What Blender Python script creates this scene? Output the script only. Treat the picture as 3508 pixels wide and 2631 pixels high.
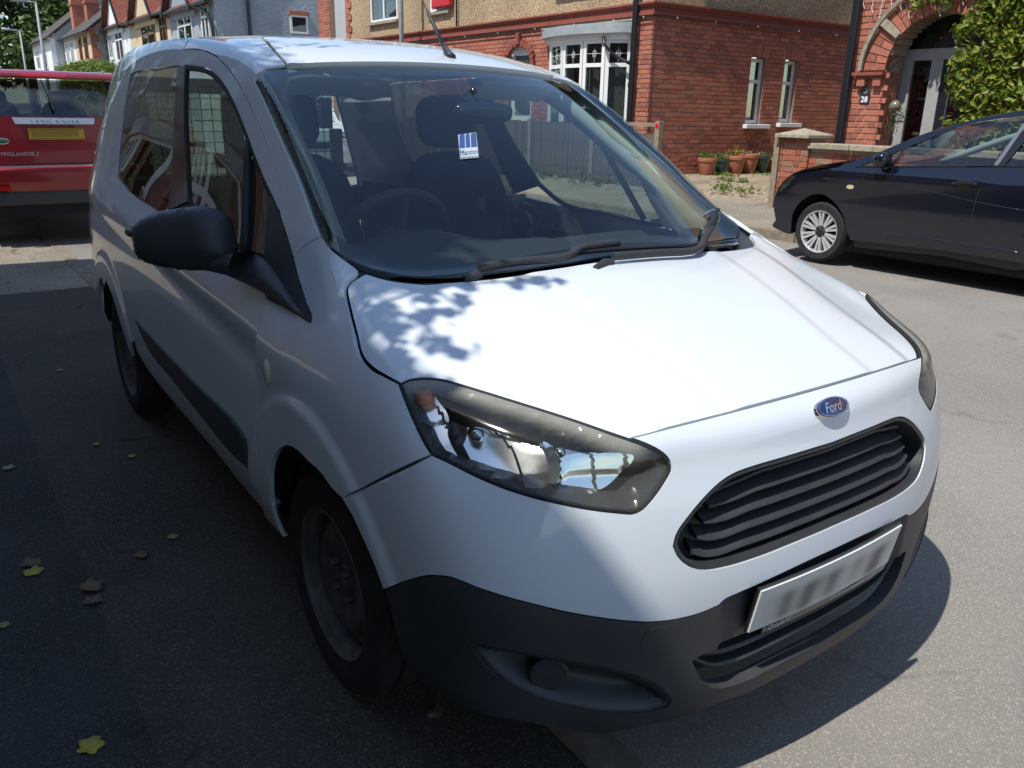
import bpy, bmesh, math, random
from mathutils import Vector, Matrix, geometry, noise
from mathutils.bvhtree import BVHTree
R = math.radians
for o in list(bpy.data.objects): bpy.data.objects.remove(o)
SC = bpy.context.scene
COL = SC.collection

# ------------------------------------------------------------------ camera
CAM_POS = Vector((-1.5399, -1.7861, 1.4851)); YAW, PITCH, ROLL, FPX = .6209, .3215, .0183, 2816.5
PW, PH = 3508, 2631
def cam_axes():
    cy, sy, cp, sp = math.cos(YAW), math.sin(YAW), math.cos(PITCH), math.sin(PITCH)
    f = Vector((sy*cp, cy*cp, -sp)); r = Vector((cy, -sy, 0)); u = r.cross(f)
    c, s = math.cos(ROLL), math.sin(ROLL)
    return c*r+s*u, -s*r+c*u, f
CR, CU, CF = cam_axes()
cam = bpy.data.objects.new('camera', bpy.data.cameras.new('camera')); COL.objects.link(cam)
cam.matrix_world = Matrix(((CR.x, CU.x, -CF.x, CAM_POS.x), (CR.y, CU.y, -CF.y, CAM_POS.y), (CR.z, CU.z, -CF.z, CAM_POS.z), (0, 0, 0, 1)))
cam.data.sensor_fit = 'HORIZONTAL'; cam.data.sensor_width = 36; cam.data.lens = FPX/PW*36
cam.data.clip_start = .05; cam.data.clip_end = 2000
SC.camera = cam

# ------------------------------------------------------------------ light
SUN_DIR = Vector((-.60, -.085, 1.0)).normalized()         # towards the sun
SUN_EL = math.asin(SUN_DIR.z); SUN_AZ = math.atan2(SUN_DIR.x, SUN_DIR.y)
w = bpy.data.worlds.new('World'); SC.world = w; w.use_nodes = True
wn = w.node_tree.nodes; wl = w.node_tree.links
bg = wn['Background']; bg.inputs[1].default_value = .15
sky = wn.new('ShaderNodeTexSky'); sky.sky_type = 'NISHITA'; sky.sun_disc = False
sky.sun_elevation = SUN_EL; sky.sun_rotation = SUN_AZ; sky.air_density = 1.0; sky.dust_density = .3; sky.ozone_density = 2.6
tc = wn.new('ShaderNodeTexCoord'); mp = wn.new('ShaderNodeMapping'); mp.inputs['Scale'].default_value = (1, 1, 2.2)
nz = wn.new('ShaderNodeTexNoise'); nz.inputs['Scale'].default_value = 2.1; nz.inputs['Detail'].default_value = 9; nz.inputs['Roughness'].default_value = .56
rp = wn.new('ShaderNodeValToRGB'); rp.color_ramp.elements[0].position = .55; rp.color_ramp.elements[1].position = .76
mx = wn.new('ShaderNodeMix'); mx.data_type = 'RGBA'
wl.new(tc.outputs['Generated'], mp.inputs[0]); wl.new(mp.outputs[0], nz.inputs['Vector']); wl.new(nz.outputs[0], rp.inputs[0])
wl.new(rp.outputs[0], mx.inputs[0]); wl.new(sky.outputs[0], mx.inputs[6]); mx.inputs[7].default_value = (6.2, 6.8, 7.8, 1)
wl.new(mx.outputs[2], bg.inputs[0])
sun = bpy.data.objects.new('sun', bpy.data.lights.new('sun', 'SUN')); COL.objects.link(sun)
sun.data.energy = 4.3; sun.data.angle = R(.53); sun.data.color = (1, .96, .90)
sun.rotation_euler = (-SUN_DIR).to_track_quat('-Z', 'Y').to_euler()
VS = SC.view_settings; VS.view_transform = 'Standard'; VS.look = 'None'; VS.exposure = .36; VS.gamma = 1; VS.use_curve_mapping = False

# ------------------------------------------------------------------ helpers
def ray(u, v):
    return (CR*((u-PW/2)/FPX) - CU*((v-PH/2)/FPX) + CF)
def on(u, v, ax, val):
    d = ray(u, v); t = (val-CAM_POS[ax])/d[ax]; return CAM_POS+d*t
def pr(p):
    q = Vector(p)-CAM_POS; z = q.dot(CF)
    return (PW/2+FPX*q.dot(CR)/z, PH/2-FPX*q.dot(CU)/z)
def Zm(x0, y0, s): return lambda P: [(x0+a*s, y0+b*s) for a, b in P]
def rng(seed): return random.Random(seed)

def tag(o, label, cat, group=None, kind=None):
    o['label'] = label
    if cat: o['category'] = cat
    if group: o['group'] = group
    if kind: o['kind'] = kind
    return o
def empty(name, loc=(0, 0, 0), label=None, cat=None, group=None):
    o = bpy.data.objects.new(name, None); COL.objects.link(o); o.location = loc; o.empty_display_size = .1
    if label: tag(o, label, cat, group)
    return o
def link(name, me, mat=None, parent=None, smooth=True):
    """link a mesh whose coordinates are in world space"""
    o = bpy.data.objects.new(name, me); COL.objects.link(o)
    if mat is not None: me.materials.append(mat)
    if parent is not None:
        o.parent = parent
        if parent.type == 'EMPTY': o.matrix_parent_inverse = Matrix.Translation(-Vector(parent.location))
    if smooth: me.shade_smooth()
    return o
def mesh_from(verts, faces, name='mesh'):
    me = bpy.data.meshes.new(name); me.from_pydata([tuple(v) for v in verts], [], faces); me.update(); return me
class MB:
    """mesh collector"""
    def __init__(s): s.v = []; s.f = []; s.sm = []
    def add(s, vs, fs):
        n = len(s.v); s.v += [Vector(v) for v in vs]; s.f += [tuple(i+n for i in f) for f in fs]; return s
    def box(s, c, d, rz=0, M=None):
        hx, hy, hz = d[0]/2, d[1]/2, d[2]/2; cr, sr = math.cos(rz), math.sin(rz)
        vs = []
        for z in (-hz, hz):
            for x, y in ((-hx, -hy), (hx, -hy), (hx, hy), (-hx, hy)):
                p = Vector((x*cr-y*sr, x*sr+y*cr, z))
                if M is not None: p = M @ p
                vs.append(p+Vector(c))
        return s.add(vs, [(3, 2, 1, 0), (4, 5, 6, 7), (0, 1, 5, 4), (1, 2, 6, 5), (2, 3, 7, 6), (3, 0, 4, 7)])
    def bb(s, a, b):
        a, b = Vector(a), Vector(b); return s.box((a+b)/2, [abs(t) for t in (b-a)])
    def tube(s, pts, r, n=8, cap=True, closed=False):
        pts = [Vector(p) for p in pts]; N = len(pts); rings = []; up = None
        rr = r if isinstance(r, (list, tuple)) else [r]*N
        for i, p in enumerate(pts):
            t = (pts[(i+1) % N]-pts[i-1]) if closed else (pts[min(i+1, N-1)]-pts[max(i-1, 0)])
            t.normalize()
            if up is None:
                up = Vector((0, 0, 1)) if abs(t.z) < .9 else Vector((1, 0, 0))
            a = t.cross(up); a.normalize(); b = a.cross(t); up = b
            rings.append([p+(a*math.cos(2*math.pi*k/n)+b*math.sin(2*math.pi*k/n))*rr[i] for k in range(n)])
        vs = [v for g in rings for v in g]; fs = []
        for i in range(N if closed else N-1):
            j = (i+1) % N
            for k in range(n):
                fs.append((i*n+k, i*n+(k+1) % n, j*n+(k+1) % n, j*n+k))
        if cap and not closed:
            fs.append(tuple(range(n-1, -1, -1))); fs.append(tuple((N-1)*n+k for k in range(n)))
        return s.add(vs, fs)
    def lathe(s, prof, n=32, c=(0, 0, 0), axis='Z'):
        """prof: list of (radius, height)"""
        vs = []; fs = []
        for r, h in prof:
            for k in range(n):
                a = 2*math.pi*k/n; x, y = r*math.cos(a), r*math.sin(a)
                v = {'Z': (x, y, h), 'X': (h, x, y), 'Y': (x, h, y)}[axis]
                vs.append(Vector(v)+Vector(c))
        m = len(prof)
        for i in range(m-1):
            for k in range(n):
                q = (i*n+k, i*n+(k+1) % n, (i+1)*n+(k+1) % n, (i+1)*n+k)
                fs.append(q if axis != 'Y' else q[::-1])
        return s.add(vs, fs)
    def prism(s, poly, o, ux, uy, depth):
        """extrude 2d polygon: o + ux*a + uy*b, thickness along depth vector"""
        o, ux, uy, depth = Vector(o), Vector(ux), Vector(uy), Vector(depth); n = len(poly)
        A = [o+ux*a+uy*b for a, b in poly]; B = [p+depth for p in A]
        fl = ux.cross(uy).dot(depth) > 0
        f1 = tuple(range(n)); f2 = tuple(range(n, 2*n))
        fs = [f1[::-1] if fl else f1, f2 if fl else f2[::-1]]
        for i in range(n):
            j = (i+1) % n; q = (i, j, n+j, n+i); fs.append(q if fl else q[::-1])
        return s.add(A+B, fs)
    def build(s, name, mat, parent=None, smooth=False, kind=None, bevel=0, auto=None):
        me = mesh_from(s.v, s.f, name)
        if bevel:
            bm = bmesh.new(); bm.from_mesh(me)
            bmesh.ops.remove_doubles(bm, verts=bm.verts, dist=1e-5)
            es = [e for e in bm.edges if len(e.link_faces) == 2 and e.calc_face_angle() > .5]
            bmesh.ops.bevel(bm, geom=es, offset=bevel, segments=2, affect='EDGES', profile=.5, clamp_overlap=True)
            bm.to_mesh(me); bm.free()
        o = link(name, me, mat, parent, smooth)
        if auto: set_auto(me, auto)
        if kind: o['kind'] = kind
        return o
def set_auto(me, deg=35):
    me.shade_smooth()
    bm = bmesh.new(); bm.from_mesh(me); c = R(deg)
    for e in bm.edges:
        if len(e.link_faces) != 2 or e.calc_face_angle() > c: e.smooth = False
    bm.to_mesh(me); bm.free()
def crom(P, n=6, closed=False):
    """Catmull-Rom through points (any dimension Vectors)"""
    P = [Vector(p) for p in P]; N = len(P); out = []
    if N < 3 and not closed:
        return [P[0].lerp(P[1], k/n) for k in range(n+1)]
    for i in range(N if closed else N-1):
        p1, p2 = P[i], P[(i+1) % N]
        p0 = P[i-1] if (closed or i > 0) else p1*2-p2
        p3 = P[(i+2) % N] if (closed or i+2 < N) else p2*2-p1
        d1, d2, d3 = max((p1-p0).length, 1e-6), max((p2-p1).length, 1e-6), max((p3-p2).length, 1e-6)
        m1 = ((p1-p0)/d1*d2+(p2-p1))*.5 if d1 > 0 else (p2-p1)
        m2 = ((p3-p2)/d3*d2+(p2-p1))*.5
        for k in range(n):
            t = k/n; t2 = t*t; t3 = t2*t
            out.append(p1*(2*t3-3*t2+1)+m1*(t3-2*t2+t)+p2*(-2*t3+3*t2)+m2*(t3-t2))
    if not closed: out.append(P[-1])
    return out
def resample(P, step):
    out = [P[0]]; acc = 0
    L = sum((P[i+1]-P[i]).length for i in range(len(P)-1)); n = max(1, round(L/step)); st = L/n; want = st
    for i in range(len(P)-1):
        a, b = P[i], P[i+1]; l = (b-a).length
        while l > 0 and acc+l >= want-1e-9 and len(out) < n:
            out.append(a.lerp(b, (want-acc)/l)); want += st
        acc += l
    if len(out) < n+1: out.append(P[-1])
    else: out[-1] = P[-1]
    return out

# ------------------------------------------------------------------ materials
def mat_new(name):
    m = bpy.data.materials.new(name); m.use_nodes = True
    return m, m.node_tree.nodes, m.node_tree.links, m.node_tree.nodes['Principled BSDF']
def setp(b, **k):
    for n, v in k.items():
        n = {'base': 'Base Color', 'rough': 'Roughness', 'metal': 'Metallic', 'coat': 'Coat Weight', 'coatr': 'Coat Roughness', 'ior': 'IOR', 'spec': 'Specular IOR Level', 'trans': 'Transmission Weight', 'sheen': 'Sheen Weight'}[n]
        b.inputs[n].default_value = v if not isinstance(v, tuple) else (*v, 1)
def plain(name, base, rough=.5, metal=0, coat=0, var=0, vscale=8, bump=0, bscale=200, spec=.5, coatr=.05, objc=True, rvar=0):
    """colour with procedural variation, grain bump"""
    m, n, l, b = mat_new(name); setp(b, base=base, rough=rough, metal=metal, coat=coat, spec=spec, coatr=coatr)
    t = n.new('ShaderNodeTexCoord')
    if var or rvar:
        nt = n.new('ShaderNodeTexNoise'); nt.inputs['Scale'].default_value = vscale; nt.inputs['Detail'].default_value = 6
        l.new(t.outputs['Object'], nt.inputs['Vector'])
        if var:
            mr = n.new('ShaderNodeMapRange'); mr.inputs[1].default_value = .25; mr.inputs[2].default_value = .75; mr.inputs[3].default_value = 1-var; mr.inputs[4].default_value = 1+var
            l.new(nt.outputs[0], mr.inputs[0])
            mu = n.new('ShaderNodeMix'); mu.data_type = 'RGBA'; mu.blend_type = 'MULTIPLY'; mu.inputs[0].default_value = 1
            mu.inputs[6].default_value = (*base, 1); l.new(mr.outputs[0], mu.inputs[7]); l.new(mu.outputs[2], b.inputs['Base Color'])
        if rvar:
            m2 = n.new('ShaderNodeMapRange'); m2.inputs[3].default_value = max(0, rough-rvar); m2.inputs[4].default_value = rough+rvar
            l.new(nt.outputs[0], m2.inputs[0]); l.new(m2.outputs[0], b.inputs['Roughness'])
    if bump:
        nb = n.new('ShaderNodeTexNoise'); nb.inputs['Scale'].default_value = bscale; nb.inputs['Detail'].default_value = 4
        l.new(t.outputs['Object'], nb.inputs['Vector'])
        bp = n.new('ShaderNodeBump'); bp.inputs['Strength'].default_value = bump; bp.inputs['Distance'].default_value = .004
        l.new(nb.outputs[0], bp.inputs['Height']); l.new(bp.outputs[0], b.inputs['Normal'])
    return m
def sheet_ior(n, l, fr, ior):
    """a thin sheet reflects alike from both faces: undo the node's inside-out inversion"""
    g = n.new('ShaderNodeNewGeometry'); m = n.new('ShaderNodeMix'); m.inputs[2].default_value = ior; m.inputs[3].default_value = 1/ior
    l.new(g.outputs['Backfacing'], m.inputs[0]); l.new(m.outputs[0], fr.inputs[0])
def glass_mat(name, tint, ior=1.5, rough=0.0, extra=0):
    """single-sheet glass: fresnel mirror over a tinted see-through sheet"""
    m, n, l, b = mat_new(name); n.remove(b); out = n['Material Output']
    tr = n.new('ShaderNodeBsdfTransparent'); tr.inputs[0].default_value = (*tint, 1)
    gl = n.new('ShaderNodeBsdfGlossy'); gl.inputs['Roughness'].default_value = rough; gl.inputs[0].default_value = (1, 1, 1, 1)
    fr = n.new('ShaderNodeFresnel'); sheet_ior(n, l, fr, ior)
    ad = n.new('ShaderNodeMath'); ad.operation = 'MULTIPLY_ADD'; ad.inputs[1].default_value = 1.25; ad.inputs[2].default_value = extra; ad.use_clamp = True
    l.new(fr.outputs[0], ad.inputs[0])
    ms = n.new('ShaderNodeMixShader'); l.new(ad.outputs[0], ms.inputs[0]); l.new(tr.outputs[0], ms.inputs[1]); l.new(gl.outputs[0], ms.inputs[2])
    l.new(ms.outputs[0], out.inputs[0]); return m
M = {}
def paint_mat(name, base, rough=.35, dirt=(.35, .31, .25), damt=.25):
    """car paint: clear coat, light road film towards the sills and fine specks"""
    m, n, l, b = mat_new(name); setp(b, base=base, rough=rough, coat=.9, coatr=.04, spec=.4)
    t = n.new('ShaderNodeTexCoord'); nt = n.new('ShaderNodeTexNoise'); nt.inputs['Scale'].default_value = 4; nt.inputs['Detail'].default_value = 8; nt.inputs['Roughness'].default_value = .65
    l.new(t.outputs['Object'], nt.inputs['Vector'])
    sx = n.new('ShaderNodeSeparateXYZ'); l.new(t.outputs['Object'], sx.inputs[0])
    mr = n.new('ShaderNodeMapRange'); mr.inputs[1].default_value = .75; mr.inputs[2].default_value = .2; mr.inputs[3].default_value = 0; mr.inputs[4].default_value = damt; l.new(sx.outputs[2], mr.inputs[0])
    mm = n.new('ShaderNodeMath'); mm.operation = 'MULTIPLY'; l.new(mr.outputs[0], mm.inputs[0]); l.new(nt.outputs[0], mm.inputs[1])
    sp = n.new('ShaderNodeTexNoise'); sp.inputs['Scale'].default_value = 55; sp.inputs['Detail'].default_value = 1; l.new(t.outputs['Object'], sp.inputs['Vector'])
    sr = n.new('ShaderNodeMapRange'); sr.inputs[1].default_value = .80; sr.inputs[2].default_value = .84; sr.inputs[4].default_value = .6; l.new(sp.outputs[0], sr.inputs[0])
    ad = n.new('ShaderNodeMath'); ad.operation = 'ADD'; ad.use_clamp = True; l.new(mm.outputs[0], ad.inputs[0]); l.new(sr.outputs[0], ad.inputs[1])
    mx = n.new('ShaderNodeMix'); mx.data_type = 'RGBA'; mx.inputs[6].default_value = (*base, 1); mx.inputs[7].default_value = (*dirt, 1)
    l.new(ad.outputs[0], mx.inputs[0]); l.new(mx.outputs[2], b.inputs['Base Color'])
    return m
M['white'] = paint_mat('white_paint', (.63, .675, .705))
M['plastic'] = plain('grained_black_plastic', (.034, .036, .040), .42, var=.15, vscale=12, bump=.25, bscale=900, spec=.4)
M['bumper'] = plain('grey_bumper_plastic', (.040, .042, .045), .48, var=.18, vscale=7, bump=.25, bscale=900, spec=.45)
M['gloss_black'] = plain('gloss_black', (.010, .010, .011), .12, coat=.4)
M['frit'] = plain('black_screen_border', (.012, .012, .014), .35)
M['rubber'] = plain('tyre_rubber', (.022, .021, .021), .82, var=.35, vscale=25, bump=.3, bscale=160, spec=.3)
M['seal'] = plain('window_rubber', (.013, .013, .014), .6)
M['screen'] = glass_mat('windscreen_glass', (.70, .80, .76), 1.5, extra=.012)
M['sideglass'] = glass_mat('side_window_glass', (.55, .64, .60), 1.5, extra=.015)
M['privacy'] = glass_mat('dark_rear_glass', (.16, .19, .18), 1.55, extra=.02)
M['lens'] = glass_mat('lamp_lens', (.86, .87, .85), 1.5, rough=.03, extra=.02)
M['chrome'] = plain('chrome', (.82, .83, .85), .10, metal=1, rvar=.05, vscale=30)
M['lampdark'] = plain('lamp_bezel', (.045, .045, .048), .22)
M['amber'] = plain('amber_bulb', (.55, .13, .03), .3)
M['steel'] = plain('rusty_steel_wheel', (.085, .080, .075), .65, metal=.3, var=.5, vscale=18, bump=.3, bscale=90)
M['dark'] = plain('underbody', (.010, .010, .010), .9)
M['trim'] = plain('pale_interior_trim', (.60, .63, .58), .75, bump=.15, bscale=700)
M['dash'] = plain('dashboard_plastic', (.030, .032, .036), .65, bump=.3, bscale=500, var=.1)
M['seat'] = plain('seat_fabric', (.020, .021, .026), .95, var=.2, vscale=60, bump=.4, bscale=400)
M['cabin'] = plain('cabin_panel', (.025, .027, .032), .85, var=.1)
M['plate'] = None
# ================================================================== the white van: one smooth master skin
# control net, half body: lateral distance s (>0), y (front axle = 0, rear is +), z
SIDE = [  # columns front corner -> rear corner, rows sill -> roof gutter
 [(.755,-.68,.275),(.795,-.66,.34),(.805,-.655,.43),(.812,-.65,.52),(.815,-.645,.60),(.815,-.632,.68),(.808,-.61,.76),(.792,-.57,.84),(.755,-.51,.915)],
 [(.80,-.42,.27),(.845,-.42,.36),(.86,-.42,.46),(.868,-.42,.56),(.871,-.42,.65),(.870,-.42,.74),(.862,-.42,.825),(.842,-.42,.905),(.785,-.40,.975)],
 [(.82,-.2,.27),(.862,-.2,.38),(.875,-.2,.49),(.880,-.2,.60),(.881,-.2,.70),(.878,-.2,.80),(.868,-.2,.89),(.838,-.2,.975),(.770,-.19,1.04)],
 [(.82,0,.27),(.862,0,.39),(.876,0,.51),(.881,0,.63),(.880,0,.75),(.873,0,.86),(.850,0,.95),(.805,0,1.035),(.742,-.01,1.105)],
 [(.82,.11,.27),(.862,.11,.39),(.876,.11,.52),(.878,.11,.645),(.874,.11,.77),(.868,.11,.878),(.838,.11,.967),(.785,.11,1.06),(.722,.11,1.16)],
 [(.82,.25,.27),(.862,.25,.40),(.876,.25,.53),(.875,.25,.66),(.869,.25,.79),(.864,.25,.895),(.825,.25,.985),(.765,.25,1.10),(.702,.25,1.245)],
 [(.82,.5,.27),(.862,.5,.40),(.875,.5,.54),(.872,.5,.68),(.866,.5,.82),(.862,.5,.918),(.803,.5,1.07),(.735,.5,1.24),(.672,.5,1.405)],
 [(.82,.85,.27),(.862,.85,.41),(.876,.85,.55),(.872,.85,.69),(.866,.85,.84),(.862,.85,.948),(.797,.85,1.09),(.72,.85,1.33),(.643,.85,1.565)],
 [(.82,1.25,.27),(.862,1.25,.41),(.876,1.25,.55),(.872,1.25,.70),(.866,1.25,.86),(.862,1.25,.975),(.795,1.25,1.105),(.715,1.25,1.38),(.636,1.25,1.645)],
 [(.82,1.7,.27),(.862,1.7,.41),(.876,1.7,.56),(.872,1.7,.71),(.866,1.7,.88),(.861,1.7,1.0),(.792,1.7,1.125),(.712,1.7,1.40),(.636,1.7,1.685)],
 [(.82,2.2,.28),(.862,2.2,.42),(.876,2.2,.57),(.872,2.2,.73),(.866,2.2,.90),(.857,2.2,1.02),(.79,2.2,1.15),(.71,2.2,1.42),(.632,2.2,1.70)],
 [(.81,2.7,.30),(.852,2.7,.43),(.866,2.7,.58),(.863,2.7,.75),(.857,2.7,.92),(.845,2.7,1.04),(.78,2.7,1.19),(.70,2.7,1.44),(.622,2.7,1.69)],
 [(.77,3.08,.33),(.815,3.08,.45),(.83,3.08,.60),(.828,3.08,.77),(.822,3.08,.94),(.81,3.08,1.05),(.755,3.08,1.21),(.68,3.08,1.45),(.60,3.06,1.655)],
 [(.70,3.25,.36),(.74,3.26,.46),(.755,3.27,.61),(.755,3.27,.78),(.752,3.26,.95),(.745,3.25,1.06),(.71,3.23,1.22),(.64,3.2,1.44),(.56,3.16,1.615)]]
FRONTC = [(-.866,.256),(-.884,.335),(-.886,.43),(-.889,.52),(-.885,.60),(-.872,.68),(-.852,.765),(-.826,.845),(-.782,.910)]   # centre line y,z
TOP = [  # rows from column 1 on: i1..i4 (towards the centre line)
 [(.64,-.49,.962),(.43,-.545,.985),(.21,-.57,.995),(0,-.575,.998)],
 [(.63,-.26,1.050),(.43,-.31,1.064),(.21,-.335,1.070),(0,-.345,1.072)],
 [(.63,-.055,1.107),(.43,-.10,1.112),(.21,-.13,1.114),(0,-.14,1.115)],
 [(.62,.035,1.118),(.43,-.015,1.120),(.21,-.045,1.122),(0,-.055,1.123)],
 [(.605,.225,1.255),(.43,.18,1.268),(.21,.15,1.276),(0,.14,1.278)],
 [(.60,.49,1.412),(.43,.45,1.428),(.21,.425,1.437),(0,.42,1.440)],
 [(.585,.86,1.597),(.43,.83,1.614),(.21,.805,1.626),(0,.795,1.629)],
 [(.56,1.25,1.682),(.40,1.24,1.706),(.20,1.23,1.716),(0,1.23,1.719)],
 [(.56,1.7,1.722),(.40,1.7,1.741),(.20,1.7,1.750),(0,1.7,1.753)],
 [(.56,2.2,1.738),(.40,2.2,1.755),(.20,2.2,1.763),(0,2.2,1.765)],
 [(.55,2.7,1.725),(.40,2.7,1.744),(.20,2.7,1.752),(0,2.7,1.755)],
 [(.53,3.06,1.690),(.38,3.06,1.708),(.19,3.06,1.716),(0,3.06,1.718)],
 [(.50,3.17,1.645),(.36,3.18,1.66),(.18,3.18,1.668),(0,3.18,1.67)]]
def master_skin(levels=5):
    V = []; F = []; idx = {}
    def add(key, p):
        if key in idx: return idx[key]
        idx[key] = len(V); V.append(Vector(p)); return idx[key]
    nj, nk = len(SIDE), len(SIDE[0])
    def side(j, k, sg): s, y, z = SIDE[j][k]; return add(('s', j, k, sg), (sg*s, y, z))
    def top(j, i, sg):
        if i == 0: return side(j, nk-1, sg)
        if j == 0: return front(nk-1, i, sg)
        s, y, z = TOP[j-1][i-1]; return add(('t', j, i, 0 if i == 4 else sg), (sg*s, y, z))
    def front(k, i, sg):
        if i == 0: return side(0, k, sg)
        x = (.64, .43, .21, 0)[i-1]; y, z = FRONTC[k]
        cs, cy, cz = SIDE[0][k]
        bend = .22*x*x+.16*x**4
        t = (x/cs)
        return add(('f', k, i, 0 if i == 4 else sg), (sg*x, y+bend, z+(cz-z)*t**3*.7))
    for sg in (-1, 1):
        def q(a, b, c, d): F.append((a, b, c, d) if sg < 0 else (d, c, b, a))
        for j in range(nj-1):
            for k in range(nk-1): q(side(j, k, sg), side(j, k+1, sg), side(j+1, k+1, sg), side(j+1, k, sg))
        for j in range(nj-1):
            for i in range(4): q(top(j, i, sg), top(j, i+1, sg), top(j+1, i+1, sg), top(j+1, i, sg))
        for k in range(nk-1):
            for i in range(4): q(front(k, i+1, sg), front(k+1, i+1, sg), front(k+1, i, sg), front(k, i, sg))
    me = mesh_from(V, F, 'cage'); ob = bpy.data.objects.new('cage', me); COL.objects.link(ob)
    sub = ob.modifiers.new('s', 'SUBSURF'); sub.levels = 3; sub.boundary_smooth = 'ALL'
    tgt = [v.copy() for v in V]
    for it in range(4):                                     # make the smooth surface pass through the net points
        dg = bpy.context.evaluated_depsgraph_get(); dg.update(); em = ob.evaluated_get(dg).to_mesh()
        for i in range(len(V)):
            V[i] = V[i]+(tgt[i]-em.vertices[i].co)*.85; me.vertices[i].co = V[i]
        me.update(); ob.update_tag()
    sub.levels = levels
    dg = bpy.context.evaluated_depsgraph_get(); dg.update(); em = ob.evaluated_get(dg).to_mesh()
    vs = [v.co.copy() for v in em.vertices]; fs = [tuple(p.vertices) for p in em.polygons]
    nr = [n.vector.copy() for n in em.vertex_normals]
    bvh = BVHTree.FromPolygons(vs, fs)
    bpy.data.objects.remove(ob); bpy.data.meshes.remove(me)
    return bvh, vs, fs, nr
SK, SKV, SKF, SKN = master_skin()
def sk_normal(p):
    loc, n, i, d = SK.find_nearest(p)
    f = SKF[i]; acc = Vector()
    for v in f: acc += SKN[v]/((SKV[v]-loc).length+1e-4)
    return acc.normalized()
def hit_px(u, v):
    h = SK.ray_cast(CAM_POS, ray(u, v))
    if h[0] is None:                                         # a trace just off the silhouette: nearest point of the skin
        d = ray(u, v).normalized(); best = None
        for k in range(60):
            p = CAM_POS+d*(1.0+k*.08); q = SK.find_nearest(p)
            if best is None or q[3] < best[1]: best = (q[0], q[3])
        return best[0].copy()
    return h[0].copy()
def px3(P): return [hit_px(*p) for p in P]

class ProjX:                                                # looks along +-X
    def __init__(s, sg=-1): s.sg = sg
    def to2(s, p): return Vector((p.y, p.z))
    def cast(s, q): return SK.ray_cast(Vector((s.sg*3, q.x, q.y)), Vector((-s.sg, 0, 0)))[0]
class ProjZ:
    def to2(s, p): return Vector((p.x, p.y))
    def cast(s, q): return SK.ray_cast(Vector((q.x, q.y, 4)), Vector((0, 0, -1)))[0]
class ProjC:                                                # cylinder about a vertical axis (bumper)
    def __init__(s, c=(0, -.2), r=.75): s.c = Vector((*c, 0)); s.r = r
    def to2(s, p): d = p-s.c; return Vector((math.atan2(d.x, -d.y)*s.r, p.z))
    def cast(s, q):
        a = q.x/s.r; d = Vector((math.sin(a), -math.cos(a), 0)); o = s.c+d*4+Vector((0, 0, q.y))
        return SK.ray_cast(o, -d)[0]
class ProjS:                                                # sphere about a centre
    def __init__(s, c, r=.7): s.c = Vector(c); s.r = r
    def to2(s, p):
        d = (p-s.c); return Vector((math.atan2(d.x, -d.y)*s.r, math.atan2(d.z, math.hypot(d.x, d.y))*s.r))
    def cast(s, q):
        a, b = q.x/s.r, q.y/s.r; d = Vector((math.sin(a)*math.cos(b), -math.cos(a)*math.cos(b), math.sin(b)))
        return SK.ray_cast(s.c+d*4, -d)[0]
def inside(pt, poly):
    x, y = pt; c = False; n = len(poly); j = n-1
    for i in range(n):
        xi, yi = poly[i]; xj, yj = poly[j]
        if (yi > y) != (yj > y) and x < (xj-xi)*(y-yi)/(yj-yi)+xi: c = not c
        j = i
    return c
def area2(P): return sum(P[i].x*P[(i+1) % len(P)].y-P[(i+1) % len(P)].x*P[i].y for i in range(len(P)))/2
def inset(P, g):
    n = len(P); s = 1 if area2(P) > 0 else -1; out = []
    for i in range(n):
        a, b, c = P[i-1], P[i], P[(i+1) % n]
        d1, d2 = (b-a), (c-b)
        if d1.length < 1e-9 or d2.length < 1e-9: out.append(b.copy()); continue
        n1 = Vector((-d1.y, d1.x)).normalized()*s; n2 = Vector((-d2.y, d2.x)).normalized()*s
        m = n1+n2
        if m.length < .2: out.append(b+n1*g); continue
        m.normalize(); out.append(b+m*(g/max(.5, m.dot(n1))))
    return out
def loop2(proj, curves, step):
    """curves: list of 3d polylines; each is smoothed, resampled and joined into a closed 2d loop"""
    L = []
    for c in curves:
        if len(c) > 2: c = crom(c, 8)
        d = resample([proj.to2(Vector(p)) for p in c], step)
        if L and (L[-1]-d[0]).length < step*.3: d = d[1:]
        L += d
    if (L[0]-L[-1]).length < step*.3: L.pop()
    return L
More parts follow.
